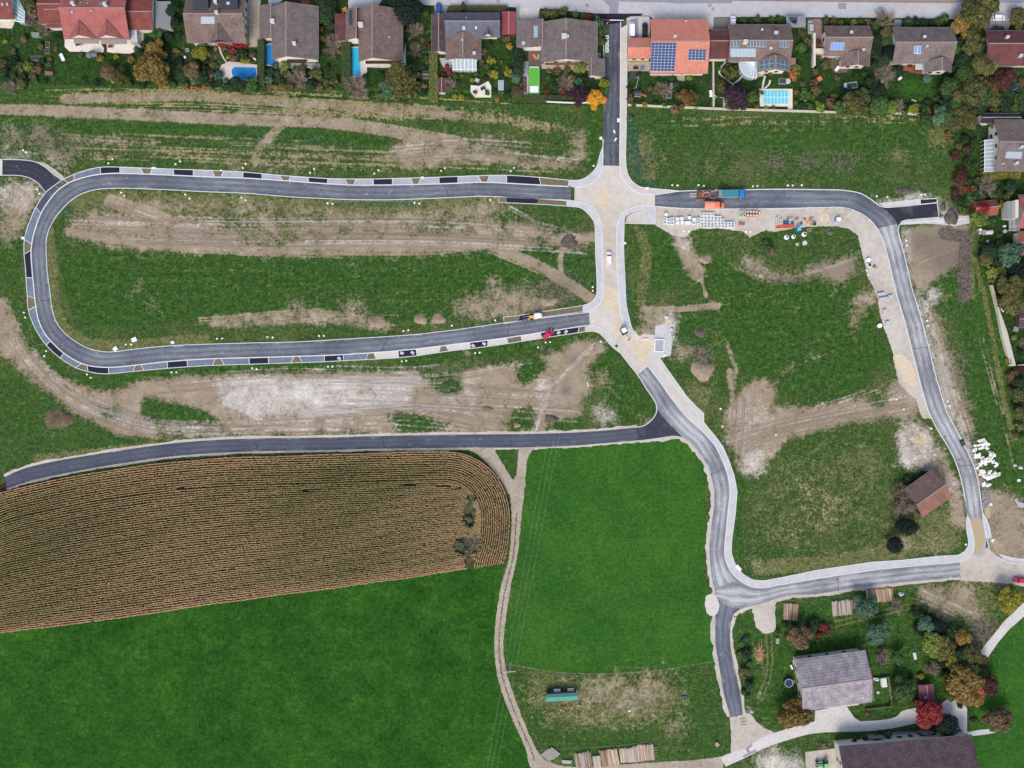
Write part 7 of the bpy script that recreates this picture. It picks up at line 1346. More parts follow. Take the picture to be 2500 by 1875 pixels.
# ---- shaft caps: white concrete discs in pairs along the verges
CAPM=plain('cap_white',C(236,236,224),.7,.05); CAPD=plain('cap_hole',C(84,80,74),.9,.1)
def cap_mesh():return MB().cyl(0,0,0,.22,.36,.36,18).cyl(0,0,.22,.27,.30,.28,18).build('capped_shaft',CAPM)
cap0=cap_mesh(); capu=[True]
CROWS={'upper verge of upper loop arm':[(265,399),(275,388),(57,367),(64,372),(429,401),(440,394),(540,416),(593,410),(600,400),(757,422),(767,413),(914,424),(924,416),(1077,417),(1086,411),(1247,418),(1255,410),(1449,405)],
 'inside loop, under upper arm':[(296,470),(304,478),(453,475),(463,485),(590,482),(600,489),(800,496),(812,498),(1012,495),(1024,497),(1197,488)],
 'left outer loop verge':[(91,462),(97,473),(59,763),(62,775),(113,857),(109,869)],
 'lower outer loop verge':[(213,914),(222,922),(419,909),(431,909),(616,899),(627,901),(801,895),(812,895),(981,882),(992,881),(1160,862),(1171,861),(1332,836),(1343,835),(1314,848),(1467,834)],
 'inside loop, above lower arm':[(308,841),(321,841),(530,827),(543,826),(653,823),(666,824),(779,820),(791,820),(985,808),(997,806),(1103,795),(1209,782),(1447,701),(1447,710)],
 'upper verge of northern road':[(1641,452),(1654,453),(1705,452),(1718,454),(1838,455),(1849,454),(1923,453),(1935,453),(1957,452),(2140,479),(2166,481),(2249,475),(2258,475)],
 'lower edge of material yard':[(1669,564),(1681,564),(1821,566),(1832,566)],
 'right verge of the eastern road':[(2212,588),(2213,599),(2263,783),(2265,795),(2313,980),(2317,991)],
 'left verge of the eastern road':[(2115,660),(2119,672),(2206,999),(2273,1046),(2281,1110),(2234,1119)],
 'open ground in the eastern plot':[(1759,998),(1764,1041),(1894,1061),(2188,975)],'foot of the meadow near the puddle':[(2357,1329)]}
def cap(px,py,label,grp,s=1.0):
    o=cap0 if capu[0]else cap0.copy()
    if not capu[0]:COL.objects.link(o)
    capu[0]=False; x,y,_=at(px,py); o.location=(x,y,0.01); o.scale=(s,s,1); return tag(o,label,'shaft cap',grp)
ORDN=ORD
for row,L in CROWS.items():
    vert='verge of the eastern' in row or 'left outer' in row; L=sorted(L,key=lambda q:q[1]if vert else q[0])
    for i,(px,py)in enumerate(L):
        w_='white shaft cap'; side='from the top' if vert else 'from the left'
        cap(px,py,f"{ORDN[i]} {w_} {side}, {row}" if len(L)>1 else f"single {w_} on the {row}",f'shaft caps on the {row}',R_.uniform(.78,.95))
# ---- manhole covers, rusty, in the asphalt
RUST=plain('rusty_iron',C(138,104,92),.8,.2); MHG=plain('cover_grey',C(176,172,166),.8,.1); mh0=None
MH={'upper arm of the loop':[(275,432),(267,443),(160,487),(152,447),(141,458),(593,451),(603,446),(802,464),(814,458),(1245,461),(1255,451)],
 'lower arm of the loop':[(102,760),(155,838),(152,848),(234,878),(232,887),(509,855),(871,847),(1165,818),(1176,826)],
 'eastern road':[(2147,519),(2165,519),(2237,801),(2307,1066),(2343,1122)],'southern road':[(1748,1113),(2043,1415)]}
for row,L in MH.items():
    L=sorted(L)
    for i,(px,py)in enumerate(L):
        if mh0 is None:o=mh0=MB().ring(0,0,0,.03,.42,.34,20).cyl(0,0,0,.025,.33,.33,20).build('manhole_cover',RUST)
        else:o=mh0.copy(); COL.objects.link(o)
        x,y,_=at(px,py); o.location=(x,y,.028); tag(o,f"{ORDN[i]} rusty manhole cover from the left in the {row}",'manhole cover',f'manhole covers in the {row}')
for i,(px,py,lab)in enumerate(((1434,13,'left grey ring cover in the street above the wide brown house'),(1216,2,'grey ring cover at the top edge above the crimson shed'),(1733,13,'upper grey ring cover in the street right of the orange-roofed house'),(1741,22,'lower grey ring cover in the street right of the orange-roofed house'),(2148,20,'upper grey ring cover in the street above the leafy gap'),(2154,29,'lower grey ring cover in the street above the leafy gap'))):
    x,y,_=at(px,py); o=MB().ring(0,0,0,.03,.5,.32,20).build('manhole_cover',DGREY)if i==0 else o.copy()
    if i:COL.objects.link(o)
    o.location=(x,y,.02); tag(o,lab,'manhole cover','ring covers in the village street')
# ---- material yard: paving pallets, kerb stacks, pipes and rings
PALW=plain('stone_white',C(226,228,228),.7,.05); PALG=plain('stone_bluegrey',C(158,172,176),.7,.12)
def stonepack(kind):
    """one pallet of stones: kind 0 = white-wrapped block, 1 = frame of kerbs with dark gaps"""
    t=bpy.data.objects.new('stone_pallet',None); COL.objects.link(t)
    m=MB(); [m.box(-.5+i*.25,0,.08,.14,1.1,.04)for i in range(5)]; [m.box(0,s*.45,0,1.15,.12,.08)for s in(-1,0,1)]; m.build('pallet',WOOD2,t)
    if kind==0:MB().box(0,0,.13,1.12,1.05,.75,tap=.97).build('stone_block',PALW,t)
    else:
        m=MB(); [m.box(sx*.45,0,.13,.2,1.1,.7)for sx in(-1,1)]; [m.box(0,sy*.45,.13,.7,.2,.7)for sy in(-1,1)]; m.build('kerb_stack',PALW,t); m=MB(); [m.box(dx,dy,.13,.25,.25,.55)for dx,dy in((-.14,.1),(.15,-.12),(.1,.2))]; m.build('stone_block',PALG,t)
    return t
pk=[stonepack(0),stonepack(1)]; pku=[True,True]
def put(kind,px,py,ang,label,grp):
    o=pk[kind]if pku[kind]else copy_tree(pk[kind]); pku[kind]=False; x,y,_=at(px,py,.5); o.location=(x,y,.02); o.rotation_euler=(0,0,math.radians(ang)); return tag(o,label,'stone pallet',grp)
g='stone pallets in the material yard'; cnt=0
singles=[(1626,524,0),(1624,534,1),(1632,537,1),(1641,535,1),(1624,543,1),(1632,545,1),(1641,545,1),(1654,535,0),(1664,534,0),(1654,544,0),(1665,543,0),(1675,544,0),(1683,532,0),(1683,544,0),(1694,536,0),(1694,544,1),(1705,536,1),(1705,543,1)]
singles.sort()
for i,(px,py,k)in enumerate(singles):put(k,px,py,R_.uniform(-5,5),'white stone pallet in the short left row of the yard' if k==0 else 'open kerb-stone pallet in the short left row of the yard',g+(' left row, white' if k==0 else ' left row, open'))
rowsP=[(523,1714,1742),(531.5,1714,1756),(539,1714,1770),(546,1714,1790),(552.5,1714,1790)]
for y_,x0,x1 in rowsP:
    x=x0
    while x<x1:put(1,x+R_.uniform(-.6,.6),y_+R_.uniform(-.6,.6),R_.uniform(-8,8),'kerb-stone pallet in the stepped block right of the yard rows',g+', stepped block'); x+=8.3
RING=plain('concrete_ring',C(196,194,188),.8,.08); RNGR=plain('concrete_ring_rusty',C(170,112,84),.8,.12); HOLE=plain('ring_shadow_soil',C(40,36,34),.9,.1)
def pring(px,py,ro,ri,ht,mat,label,grp,cap_=None):
    x,y,_=at(px,py,ht); t=thing('concrete_ring',label,'concrete ring',(x,y,.02),0,grp); MB().ring(0,0,0,ht,ro,ri,20).build('ring',mat,t)
    if cap_ is not None:MB().cyl(0,0,ht-.06,ht+.02,ri,ri*.9,16).build('plug',cap_,t)
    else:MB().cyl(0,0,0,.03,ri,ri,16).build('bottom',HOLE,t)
    return t
for i,(px,py)in enumerate(((1810,517),(1818,517),(1810,526),(1818,526))):pring(px,py,.52,.3,.9,RING,'grey concrete ring in the block of four by the kerb','four grey concrete rings')
for px,py in((1826,517),(1833,517),(1840,517),(1847,517),(1854,520),(1826,525.5),(1833,526),(1840,526),(1847,526)):pring(px,py,.42,.28,.8,RNGR,'rust-brown ring with a white plug beside the four grey rings','plugged rust-brown rings',CAPM)
pring(1808,546,.55,.4,.7,RNGR,'rust-brown ring standing apart, left of its twin','twin rust-brown rings',RUST); pring(1816,547,.42,.3,.7,RNGR,'smaller rust-brown ring standing apart, right of its twin','twin rust-brown rings',RUST)
for px,py in((1897.5,532),(1897.5,538.5),(1897.5,546),(1907.5,536.5),(1907.5,544.5)):pring(px,py,.5,.22,.6,RING,'small grey concrete ring left of the orange pipes','grey rings by the orange pipes',RUST if py<540 else None)
for i,(px,py,ro,ri,lab)in enumerate(((1921,578.5,.85,.33,'left white concrete cone in the grass below the yard'),(1938,577,.72,.34,'middle white concrete cone in the grass below the yard'),(1964,571,.85,.42,'right white concrete cone in the grass below the yard'),(1947.5,595,.62,.26,'greenish concrete cone in the lower pair in the grass'))):
    x,y,_=at(px,py,.5); t=thing('shaft_cone',lab,'concrete cone',(x,y,.01),0,'concrete cones in the grass'); m=MB(); n=22; vs=[]
    for z,r,ox in((0,ro,0),(.25,ro,0),(.7,ri+.14,.12),(.7,ri,.12),(.1,ro-.12,0)):
        vs+=[(ox+r*math.cos(6.283*k/n),r*math.sin(6.283*k/n),z)for k in range(n)]
    fs=[(a*n+k,a*n+(k+1)%n,(a+1)*n+(k+1)%n,(a+1)*n+k)for a in range(4)for k in range(n)]; m.add(vs,fs).build('cone',CAPM if i<3 else plain('cone_green',C(176,184,150),.8,.05),t); MB().cyl(0,0,0,.05,ro-.15,ro-.15,16).build('bottom',HOLE,t)
x,y,_=at(1965,593,.2); tag(MB().cyl(0,0,0,.22,.82,.82,24).cyl(0,0,.22,.26,.7,.68,24).build('concrete_disc',RING),'grey concrete lid lying in the grass right of the greenish cone','lid').location=(x,y,.01)
PIP=plain('pipe_orange',C(222,108,66),.5,.06)
for i,py in enumerate((550,552.6,555.2,557)):
    a=at(1893+i*.3,py+.4,.3); b=at(1940,py-1.6,.3); o=MB().tube((*a[:2],.2+(.15 if i%2 else 0)),(*b[:2],.2+(.15 if i%2 else 0)),.13,.13,10).build('drain_pipe',PIP); tag(o,'long orange drain pipe in the bundle below the rings','pipe','bundle of long orange pipes')
BOXB=plain('crate_blue',C(60,124,190),.6,.06); TERR=plain('fitting_terracotta',C(214,116,78),.6,.08)
def crate(px,py,sx,sy,h_,ang,mat,label,grp=None,cat='crate',name='crate'):
    x,y,_=at(px,py,h_); t=thing(name,label,cat,(x,y,.02),math.radians(ang),grp); m=MB(); w_=.07
    m.box(0,0,0,sx,sy,.06); [m.box(s*(sx/2-w_/2),0,0,w_,sy,h_)for s in(-1,1)]; [m.box(0,s*(sy/2-w_/2),0,sx,w_,h_)for s in(-1,1)]; m.build('box',mat,t); MB().box(0,0,.06,sx-.16,sy-.16,h_*.6).build('contents',DGREY,t); return t
for px,py in((1916,541),(1923,541),(1916,545),(1923,545),(1935,542),(1935,546)):crate(px,py,.85,.5,.5,5,BOXB,'small blue crate in the pile above the long orange pipes','blue crates by the pipes')
crate(1957,545,.6,.8,.5,0,BOXB,'single blue crate right of the blue pile')
def bunch(px,py,n,mat,label,cat,name,r=.13,L=(.5,1.0),spread=.7,grp=None,seed=1):
    """loose heap of pipe fittings: every fitting its own part"""
    x,y,_=at(px,py); t=thing(name,label,cat,(x,y,.02),0,grp); rr=random.Random(seed)
    for k in range(n):
        a=rr.uniform(0,3.14); l=rr.uniform(*L)/2; ox,oy=rr.uniform(-spread,spread),rr.uniform(-spread,spread); z=rr.uniform(.13,.45); MB().tube((ox-l*math.cos(a),oy-l*math.sin(a),z),(ox+l*math.cos(a),oy+l*math.sin(a),z),r,r,8).build('pipe_fitting',mat,t)
    return t
bunch(1946,533,5,RNGR,'heap of rusty pipe fittings above the blue crates','fittings heap','fittings_heap',seed=2); bunch(1962,536,5,TERR,'left heap of orange pipe fittings','fittings heap','fittings_heap',seed=3); bunch(1974,538,7,TERR,'middle heap of orange pipe fittings','fittings heap','fittings_heap',spread=.9,seed=4); bunch(1980,546,6,TERR,'lower heap of orange pipe fittings near the teal box','fittings heap','fittings_heap',seed=5); bunch(1922,533,4,RNGR,'short rusty fittings left of the grey plugged ring','fittings heap','fittings_heap',seed=6)
pring(1933,534,.5,.25,.6,RING,'grey ring with rusty plug above the blue crates',None,RUST); crate(1989,546,1.1,1.2,.5,0,plain('box_teal',C(84,150,140),.6,.06),'teal box at the right end of the pipe store'); pallet(1975,562,20,'brown pallet lying below the orange fittings','pallets below the pipe store',(1.6,1.3)); pallet(1983,532,3,'small pallet above the orange fittings','pallets below the pipe store',(1.2,.9))
def toilet(px,py,ang,c1,c2,label):
    x,y,_=at(px,py,1.2); t=thing('portable_toilet',label,'toilet cabin',(x,y,.02),math.radians(ang)); MB().box(0,0,0,1.15,1.15,2.1).build('cabin',c1,t); MB().prism([(-.62,-.62),(.62,-.62),(.62,.62),(-.62,.62)],2.1,2.22).build('roof',c2,t); MB().box(.59,0,.1,.04,.8,1.85).build('door',c2,t); MB().cyl(-.35,.35,2.2,2.5,.06).build('vent_pipe',DGREY,t)
toilet(1949,560,5,BOXB,plain('toilet_lightblue',C(96,182,216),.5,.04),'light blue toilet cabin in the grass edge below the pipes')
x,y,_=at(2046,535,.8); t=thing('site_tank','white tank on a blue base alone in the yard beside the bend','tank',(x,y,.02),.05); MB().box(.2,0,.25,1.3,1.2,.8).build('tank',P_W,t); MB().box(-.5,0,0,.9,1.3,.35).build('base',BOXB,t); MB().cyl(.2,0,1.05,1.12,.2).build('lid',LGREY,t)
x,y,_=at(2013,531,.1); o=MB().cyl(0,0,0,.12,1.7,1.6,28).build('sand_disc',SANDM); o.location=(x,y,.012); tag(o,'round sandy mound with a slit, in the yard left of the white tank','mound')
o=MB().box(0,.05,.11,1.3,.14,.05).build('plank',WOOD2); o.location=(x,y,.02); tag(o,'short plank lying across the round sandy mound','plank')
# pallets of slabs along the east road
for i,(px,py,sx,sy,lab)in enumerate(((2151,718,2.6,1.1,'two-pack of grey slabs at the top of the eastern verge stacks'),(2158,729,3.6,1.1,'long pack of grey slabs in the middle of the eastern verge stacks'),(2174,724.5,1.6,1.2,'short pack of slabs touching the eastern road kerb'),(2160,760,1.2,1.3,'single dull slab pallet below the eastern verge stacks'),(2167,789,1.4,1.4,'lowest pale slab pallet on the eastern verge'))):
    x,y,_=at(px,py,.5); t=thing('slab_pallet',lab,'slab pallet',(x,y,.02),math.radians(8),'slab pallets on the eastern verge'); n=max(1,int(sx/.9))
    MB().box(0,0,0,sx,sy,.12).build('pallet',WOOD2,t)
    for k in range(n):MB().box(-sx/2+(k+.5)*sx/n,0,.12,sx/n-.1,sy-.08,.6).build('slab_pack',plain('slab_grey',C(184,186,192),.7,.05),t)
for i,(px,py,lab)in enumerate(((2120.5,635,'white cable drum standing on the eastern verge'),(2148,795,'white cable drum in the grass left of the lowest slab pallet'))):
    x,y,_=at(px,py,.5); t=thing('cable_drum',lab,'cable drum',(x,y,.02),.3,'cable drums'); MB().cyl(0,0,0,.08,.75,.75,20).build('flange',P_W,t); MB().cyl(0,0,.08,.7,.35,.35,14).build('core',WOOD2,t); MB().cyl(0,0,.7,.78,.75,.75,20).build('flange',P_W,t)
crate(2124,646,1.2,1.2,.8,10,P_W,'white box below the cable drum on the eastern verge'); bunch(2137,652,6,plain('brown_fitting',C(120,88,72),.8,.1),'heap of brown clay pieces on the eastern verge','rubble heap','rubble_heap',seed=8,spread=.8); crate(2027,569,1.2,.8,.5,0,LGREY,'small grey box in the grass below the yard')
# stones on the black parking bays
for i,(px,py,a)in enumerate(((828,875,25),(981,862,15),(1007,861,35),(1155,844,30),(1182,839,30),(1364,812,-40),(1382,810,-50))):
    x,y,_=at(px,py,.3); o=MB().box(0,0,0,1.25,.95,.35).build('slab_stack',plain('slab_grey',C(184,186,192)))if i==0 else o.copy()
    if i:COL.objects.link(o)
    o.location=(x,y,.04); o.rotation_euler=(0,0,math.radians(-a)); tag(o,f'{ORD[i]} grey slab stack from the left on the black lower-arm bays','slab stack','slab stacks on the parking bays')
def block(px,py,sx,sy,h_,ang,mat,name,label,cat,grp=None,tap=1.0,z=.02):
    x,y,_=at(px,py,h_); o=MB().box(0,0,0,sx,sy,h_,tap=tap).build(name,mat); o.location=(x,y,z); o.rotation_euler=(0,0,math.radians(ang)); return tag(o,label,cat,grp)
# white boxes and stones by the kerbs
for px,py,sx,sy,a,lab in((56,581,1.2,.9,-10,'white distribution box outside the western bend'),(375,409.5,1.4,.5,0,'white stone heap at the kerb of the upper arm, far left'),(1031,433,.9,.6,5,'white distribution box at the kerb of the upper arm'),(281,851.5,1.5,1.3,40,'white stone block on the inner kerb of the lower bend'),(327,829,1.7,1.4,20,'pale stone slab in the grass inside the lower bend'),(421,836,1.1,.9,10,'small pale boulder inside the lower arm'),(1803,1386.5,2.3,1.1,-48,'long white box beside the path bend at the meadow corner'),(1622,867,1.0,.8,60,'pale stone at the corner of the widened pavement'),(1577,828,1.6,.35,0,'white kerb stone lying above the sand beside the small foundation'),(1538,806,.3,1.3,15,'thin white kerb stone beside the mini excavator'),(1435,939,.3,1.5,12,'thin white pole lying on the bare plot'),(1580,459,1.1,.6,0,'white box at the outer kerb of the crossing'),(1526,593.5,.8,.7,20,'small pale stone at the eastern kerb below the crossing'),(2419,1232,1.0,.9,20,'white block at the lower end of the grey rubble bed'),(2424,1319,1.1,.8,30,'white block at the corner of the kerbed islet by the puddle'),(2488,1173,1.1,.9,-10,'lone white crate in the grass near the right edge'),(1510,303-10,.9,1.2,0,'white slab stack on the short dark road'),(1500,321,.5,1.1,20,'small yellowish slab stack on the dark road spur'),(1503,340,.5,1.2,-30,'slanted slab stack near the end of the dark road spur'),(1467,337,.9,.9,0,'white box at the kerb left of the dark road spur'),(2085,1600,.1,.1,0,None)):
    if lab:block(px,py,sx,sy,.35,a,PALW,'stone_block' if 'box' not in lab and 'crate' not in lab else 'white_box',lab,'stone' if 'box' not in lab and 'crate' not in lab else 'box')
# row of four framed pallets on the dark spur
for i,py in enumerate((91,102,112,123)):o=put(1,1482,py,R_.uniform(-3,3),f'{("top", "second", "third", "bottom")[i]} kerb-stone pallet in the column on the dark road spur','kerb pallets on the dark road spur'); o.location.z=.04
# red and white barrier at the top of the spur
x,y,_=at(1497,49,1); t=thing('road_barrier','red and white barrier closing the dark road spur at the street','barrier',(x,y,.03),math.radians(-1))
RB=plain('barrier_red',C(204,46,52),.6,.04)
for k in range(6):MB().box(-3.0+k*1.2,0,.8,1.2,.16,.3).build('board',RB if k<2 else P_W,t)
for s in(-2.6,0,2.6):MB().box(s,0,0,.12,.5,1.0).build('post',DGREY,t); 
x,y,_=at(1482,57,1); t=thing('road_barrier','short slanted red and white barrier beside the closed spur','barrier',(x,y,.03),math.radians(45)); [MB().box(-.9+k*.9,0,.8,.9,.14,.3).build('board',P_W if k%2 else RB,t)for k in range(3)]; [MB().box(s,0,0,.12,.4,1.0).build('post',DGREY,t)for s in(-1,1)]
# small new foundation
x,y,_=at(1610,843,.4); t=thing('foundation_slab','small rectangular foundation with a white kerb frame beside the sandy road','foundation',(x,y,.02),math.radians(-2)); m=MB(); [m.box(s*1.55,0,0,.3,4.3,.45)for s in(-1,1)]; [m.box(0,s*2.05,0,2.8,.3,.45)for s in(-1,1)]; m.build('frame',PALW,t); MB().box(0,0,0,2.8,3.8,.25).build('infill',SETTS,t)
m=MB(); [m.box(-1.78,-1.8+k*.9,.0,.14,.7,.6)for k in range(5)]; m.build('shuttering',P_W,t)
# white blocks heap right of the eastern road
r2=random.Random(5); BLK=plain('block_white',C(238,236,228),.7,.05); base=[]
zones=[(2398,1080,16,8),(2390,1093,14,8),(2408,1090,10,7),(2385,1112,10,8),(2400,1120,14,8),(2420,1112,12,8),(2412,1126,18,8),(2430,1132,7,8),(2392,1137,9,7),(2400,1150,9,6),(2424,1157,14,8),(2414,1167,16,6),(2433,1162,9,9),(2408,1182,12,5),(2396,1158,5,5)]
b0=None
for zx,zy,zw,zh in zones:
    n=max(4,int(zw*zh/12))
    for k in range(n):
        px,py=zx+r2.uniform(-zw,zw)*.78,zy+r2.uniform(-zh,zh)*.9; a=r2.choice((20,25,30,-40,110,15))+r2.uniform(-12,12)
        if b0 is None:o=b0=MB().box(0,0,0,1.2,.68,.45,tap=.94).build('stone_block',BLK)
        else:o=b0.copy(); COL.objects.link(o)
        x,y,_=at(px,py,.4); o.location=(x,y,.01+r2.choice((0,0,.46))); o.rotation_euler=(0,0,math.radians(a)); o.scale=(r2.uniform(.8,1.15),1,1); tag(o,'white stone block in the big scattered heap right of the eastern road','stone block','white stone blocks in the scattered heap')
# grey rubble bed (uncountable)
m=MB(); rr=random.Random(3)
for k in range(420):
    px,py=2407+rr.uniform(-10.5,10.5),1218+rr.uniform(-22,22); x,y,_=at(px,py); s=rr.uniform(.12,.3); m.box(x,y,rr.uniform(0,.25),s,s*rr.uniform(.6,1),s*.7,rr.uniform(0,3),tap=.7)
tag(m.build('rubble',plain('rubble_grey',C(176,174,168),.9,.25,1.2)),'bed of grey crushed rubble beside the eastern road end','rubble',kind='stuff')
# ---- log stacks: each log its own thing
LOGC=[plain('log_'+n_,c,.85,.18,2)for n_,c in(('tan',C(176,146,124)),('grey',C(176,170,162)),('pale',C(206,186,160)),('brown',C(142,118,98)))]
def log_proto():
    m=MB(); n=9; vs=[]; rr2=random.Random(1)
    for k,x in enumerate((-.5,-.25,0,.25,.5)):
        r=1*(1.08-.12*k/4); vs+=[(x,(r+rr2.uniform(-.05,.05))*math.cos(6.283*j/n),(r+rr2.uniform(-.05,.05))*math.sin(6.283*j/n))for j in range(n)]
    fs=[(a*n+j,a*n+(j+1)%n,(a+1)*n+(j+1)%n,(a+1)*n+j)for a in range(4)for j in range(n)]+[tuple(range(n-1,-1,-1)),tuple(4*n+j for j in range(n))]
    me=bpy.data.meshes.new('log'); me.from_pydata(vs,[],[f[::-1]for f in fs]); me.materials.append(LOGC[0]); me.update(); return me
LOGM=log_proto()
def logs(p0,p1,L,n,tilt,cols,label,grp,layers=2,r=.16,zl=.27,name='log'):
    """n logs laid side by side between photo points p0 and p1 (centres); tilt = direction of the logs in degrees"""
    rr=random.Random(int(p0[0])); a0,a1=at(*p0,.4),at(*p1,.4); 
    for ly in range(layers):
        for i in range(n):
            t=(i+.5+rr.uniform(-.25,.25)+(.5 if ly%2 else 0))/n
            if t>1:continue
            o=bpy.data.objects.new(name,LOGM); COL.objects.link(o); l=L*rr.uniform(.9,1.06); ra=r*rr.uniform(.75,1.2); tt=math.radians(tilt+rr.uniform(-3.5,3.5)); sh=rr.uniform(-.25,.25)
            o.location=(a0[0]+(a1[0]-a0[0])*t+sh*math.cos(tt),a0[1]+(a1[1]-a0[1])*t+sh*math.sin(tt),ra+ly*zl); o.scale=(l,ra,ra); o.rotation_euler=(rr.uniform(0,6),0,tt+(math.pi if rr.random()<.5 else 0)); o.material_slots[0].link='OBJECT'; o.material_slots[0].material=LOGC[rr.choice(cols)]; tag(o,label,'log',grp)
logs((1913,1493),(1948,1494),5.6,15,87,(0,0,2,3),'peeled log in the smallest, pinkish stack below the road','logs of the smallest stack')
logs((2032,1487),(2080,1481),5.0,20,93,(1,1,1,3),'grey weathered log in the middle stack below the road','logs of the grey stack'); logs((2080,1477),(2101,1474),2.8,8,96,(1,3),'short grey log at the right end of the grey stack','short logs of the grey stack')
logs((2117,1456),(2180,1451),4.6,26,99,(0,0,3,2),'reddish log in the stack under the eastern end of the road','logs of the reddish stack')
logs((1404,1858),(1445,1854),5.2,20,99,(1,1,3),'grey log in the ragged left stack at the bottom edge','logs of the ragged left stack'); logs((1448,1862),(1466,1860),4.2,8,97,(1,2),'short grey log in the gap of the bottom-edge stacks','short bottom-edge logs'); logs((1466,1852),(1510,1848),5.6,18,100,(0,2,3),'tan log in the middle stack at the bottom edge','logs of the tan bottom stack'); logs((1514,1845),(1545,1843),4.8,13,97,(1,2),'pale log in the inner right stack at the bottom edge','logs of the inner right bottom stack'); logs((1546,1842),(1596,1835),5.4,20,96,(2,1,0),'pale log in the rightmost stack at the bottom edge','logs of the rightmost bottom stack')
for i in range(4):x,y,_=at(1600,1824+i*6.5); o=bpy.data.objects.new('cross_log',LOGM); COL.objects.link(o); o.location=(x,y,.5); o.scale=(1.6,.1,.1); o.rotation_euler=(0,0,.1); tag(o,'short crosspiece sticking out right of the rightmost stack','log','crosspieces of the rightmost stack')
def planks(p0,p1,L,n,tilt,label,grp):
    a0,a1=at(*p0,.3),at(*p1,.3); rr=random.Random(int(p0[0]))
    for i in range(n):
        t=(i+.5)/n; o=MB().box(0,0,0,L*rr.uniform(.85,1.05),.34,.5).build('beam',LOGC[1]); o.location=(a0[0]+(a1[0]-a0[0])*t,a0[1]+(a1[1]-a0[1])*t,0); o.rotation_euler=(0,0,math.radians(tilt)); tag(o,label,'beam',grp)
planks((1330,1850),(1358,1832),4.2,8,-38,'grey beam in the slanted stack by the track corner','beams of the slanted stack'); planks((1383,1864),(1384,1856),3.4,3,-4,'short grey beam lying level beside the slanted stack','short level beams')
planks((1898,1558),(1898,1572),1.2,4,8,'short pale beam in the little pile under the gravel tongue','beams of the little pile')
# ---- power line
POLE=plain('pole_grey',C(196,192,182),.8,.08)
def pole(px,py,ang,label,ht=9.0):
    x,y,_=at(px,py,ht); t=thing('power_pole',label,'power pole',(x,y,0),math.radians(ang),'power poles'); MB().cyl(0,0,0,ht+.3,.17,.11,10).build('pole',POLE,t); MB().box(0,0,ht,3.9,.16,.18).build('crossarm',POLE,t)
    for s in(-1.7,0,1.7):MB().cyl(s,0,ht+.18,ht+.5,.09,.06,8).build('insulator',P_W,t)
    MB().tube((-1.0,0,ht-.1),(0,0,ht-1.2),.05).tube((1.0,0,ht-.1),(0,0,ht-1.2),.05).build('brace',POLE,t); return t
q0=pole(1355,1050,-2,'upper power pole beside the field road'); q1=pole(1244,1640,4,'lower power pole at the left corner of the pasture')
WIRE=plain('wire_alu',C(150,160,146),.6,.03)
def wires(a,b,k):
    L=[]
    for s in(-1.7,0,1.7):
        m=MB(); A=Matrix.Rotation(a[1],4,'Z')@Vector((s,0,0))+Vector((*a[0],9.5)); B=Matrix.Rotation(b[1],4,'Z')@Vector((s,0,0))+Vector((*b[0],9.5)); pr=A
        for i in range(1,13):t=i/12; q=A.lerp(B,t)-Vector((0,0,2.2*t*(1-t))); m.tube(pr,q,.022,.022,4); pr=q
        o=m.build('power_wire',WIRE); tag(o,f'{("left", "middle", "right")[int((s + 1.7) / 1.7)]} power wire {k}','wire','overhead wires '+k)
p_=lambda t:((t.location.x,t.location.y),t.rotation_euler.z)
x,y,_=at(1176,2010,9); wires(p_(q0),p_(q1),'between the upper and the lower pole'); wires(p_(q1),((x,y),.1),'running on from the lower pole past the bottom edge')
# ---- pasture fence
def fence(pts,label,ht=1.0,step=4.0,mat=None,wires_=(.5,.95),name='fence',cat='fence',post=.05,board=None):
    W_=W(pts); x0,y0=W_[0]; t=thing(name,label,cat,(x0,y0,0)); q,L=resample(W_,max(2,int(sum(math.dist(a,b)for a,b in zip(W_[:-1],W_[1:]))/step)))
    q=[(a-x0,b-y0)for a,b in q]; k=0
    for a in q[:95]:MB().cyl(a[0],a[1],0,ht,post,post,6).build('post',mat or WOOD2,t)
    m=MB()
    for a,b in zip(q[:-1],q[1:]):
        for z in wires_:m.tube((*a,z),(*b,z),.02 if board is None else .05,None,4)
        if board is not None:
            d=Vector((b[0]-a[0],b[1]-a[1])); L_=d.length; m.box((a[0]+b[0])/2,(a[1]+b[1])/2,.1,L_-.05,.08,ht-.15,math.atan2(d.y,d.x))
    m.build('rail' if board is not None else 'fence_wire',board or WIRE,t); return t
fence([(1238,1621),(1280,1627),(1340,1638),(1400,1643),(1500,1643),(1600,1636),(1650,1629),(1743,1612)],'thin electric fence closing the top of the pasture')
fence([(1312,1830),(1400,1824),(1500,1820),(1590,1808)],'thin wire fence above the bottom log stacks'); fence([(1334,250),(1375,252),(1412,253),(1440,252)],'white panel fence below the garden with the bright green pool',1.3,2.3,LGREY,(.2,),board=P_W)
fence([(1532,60),(1531,120),(1531,200),(1530,256)],'grey wire fence along the pavement left of the orange-roofed house',1.0,2.5,DGREY)
def wall(pts,wd,ht,mat,label,name='garden_wall'):
    W_=W(pts); m=MB()
    for i,(a,b)in enumerate(zip(W_[:-1],W_[1:])):d=Vector((b[0]-a[0],b[1]-a[1])); m.box((a[0]+b[0])/2,(a[1]+b[1])/2,0,d.length+wd*.0,wd,ht-i*.004,math.atan2(d.y,d.x))
    return tag(m.build(name,mat),label,'wall')
WST=plain('wall_stone',C(190,182,166),.85,.12)
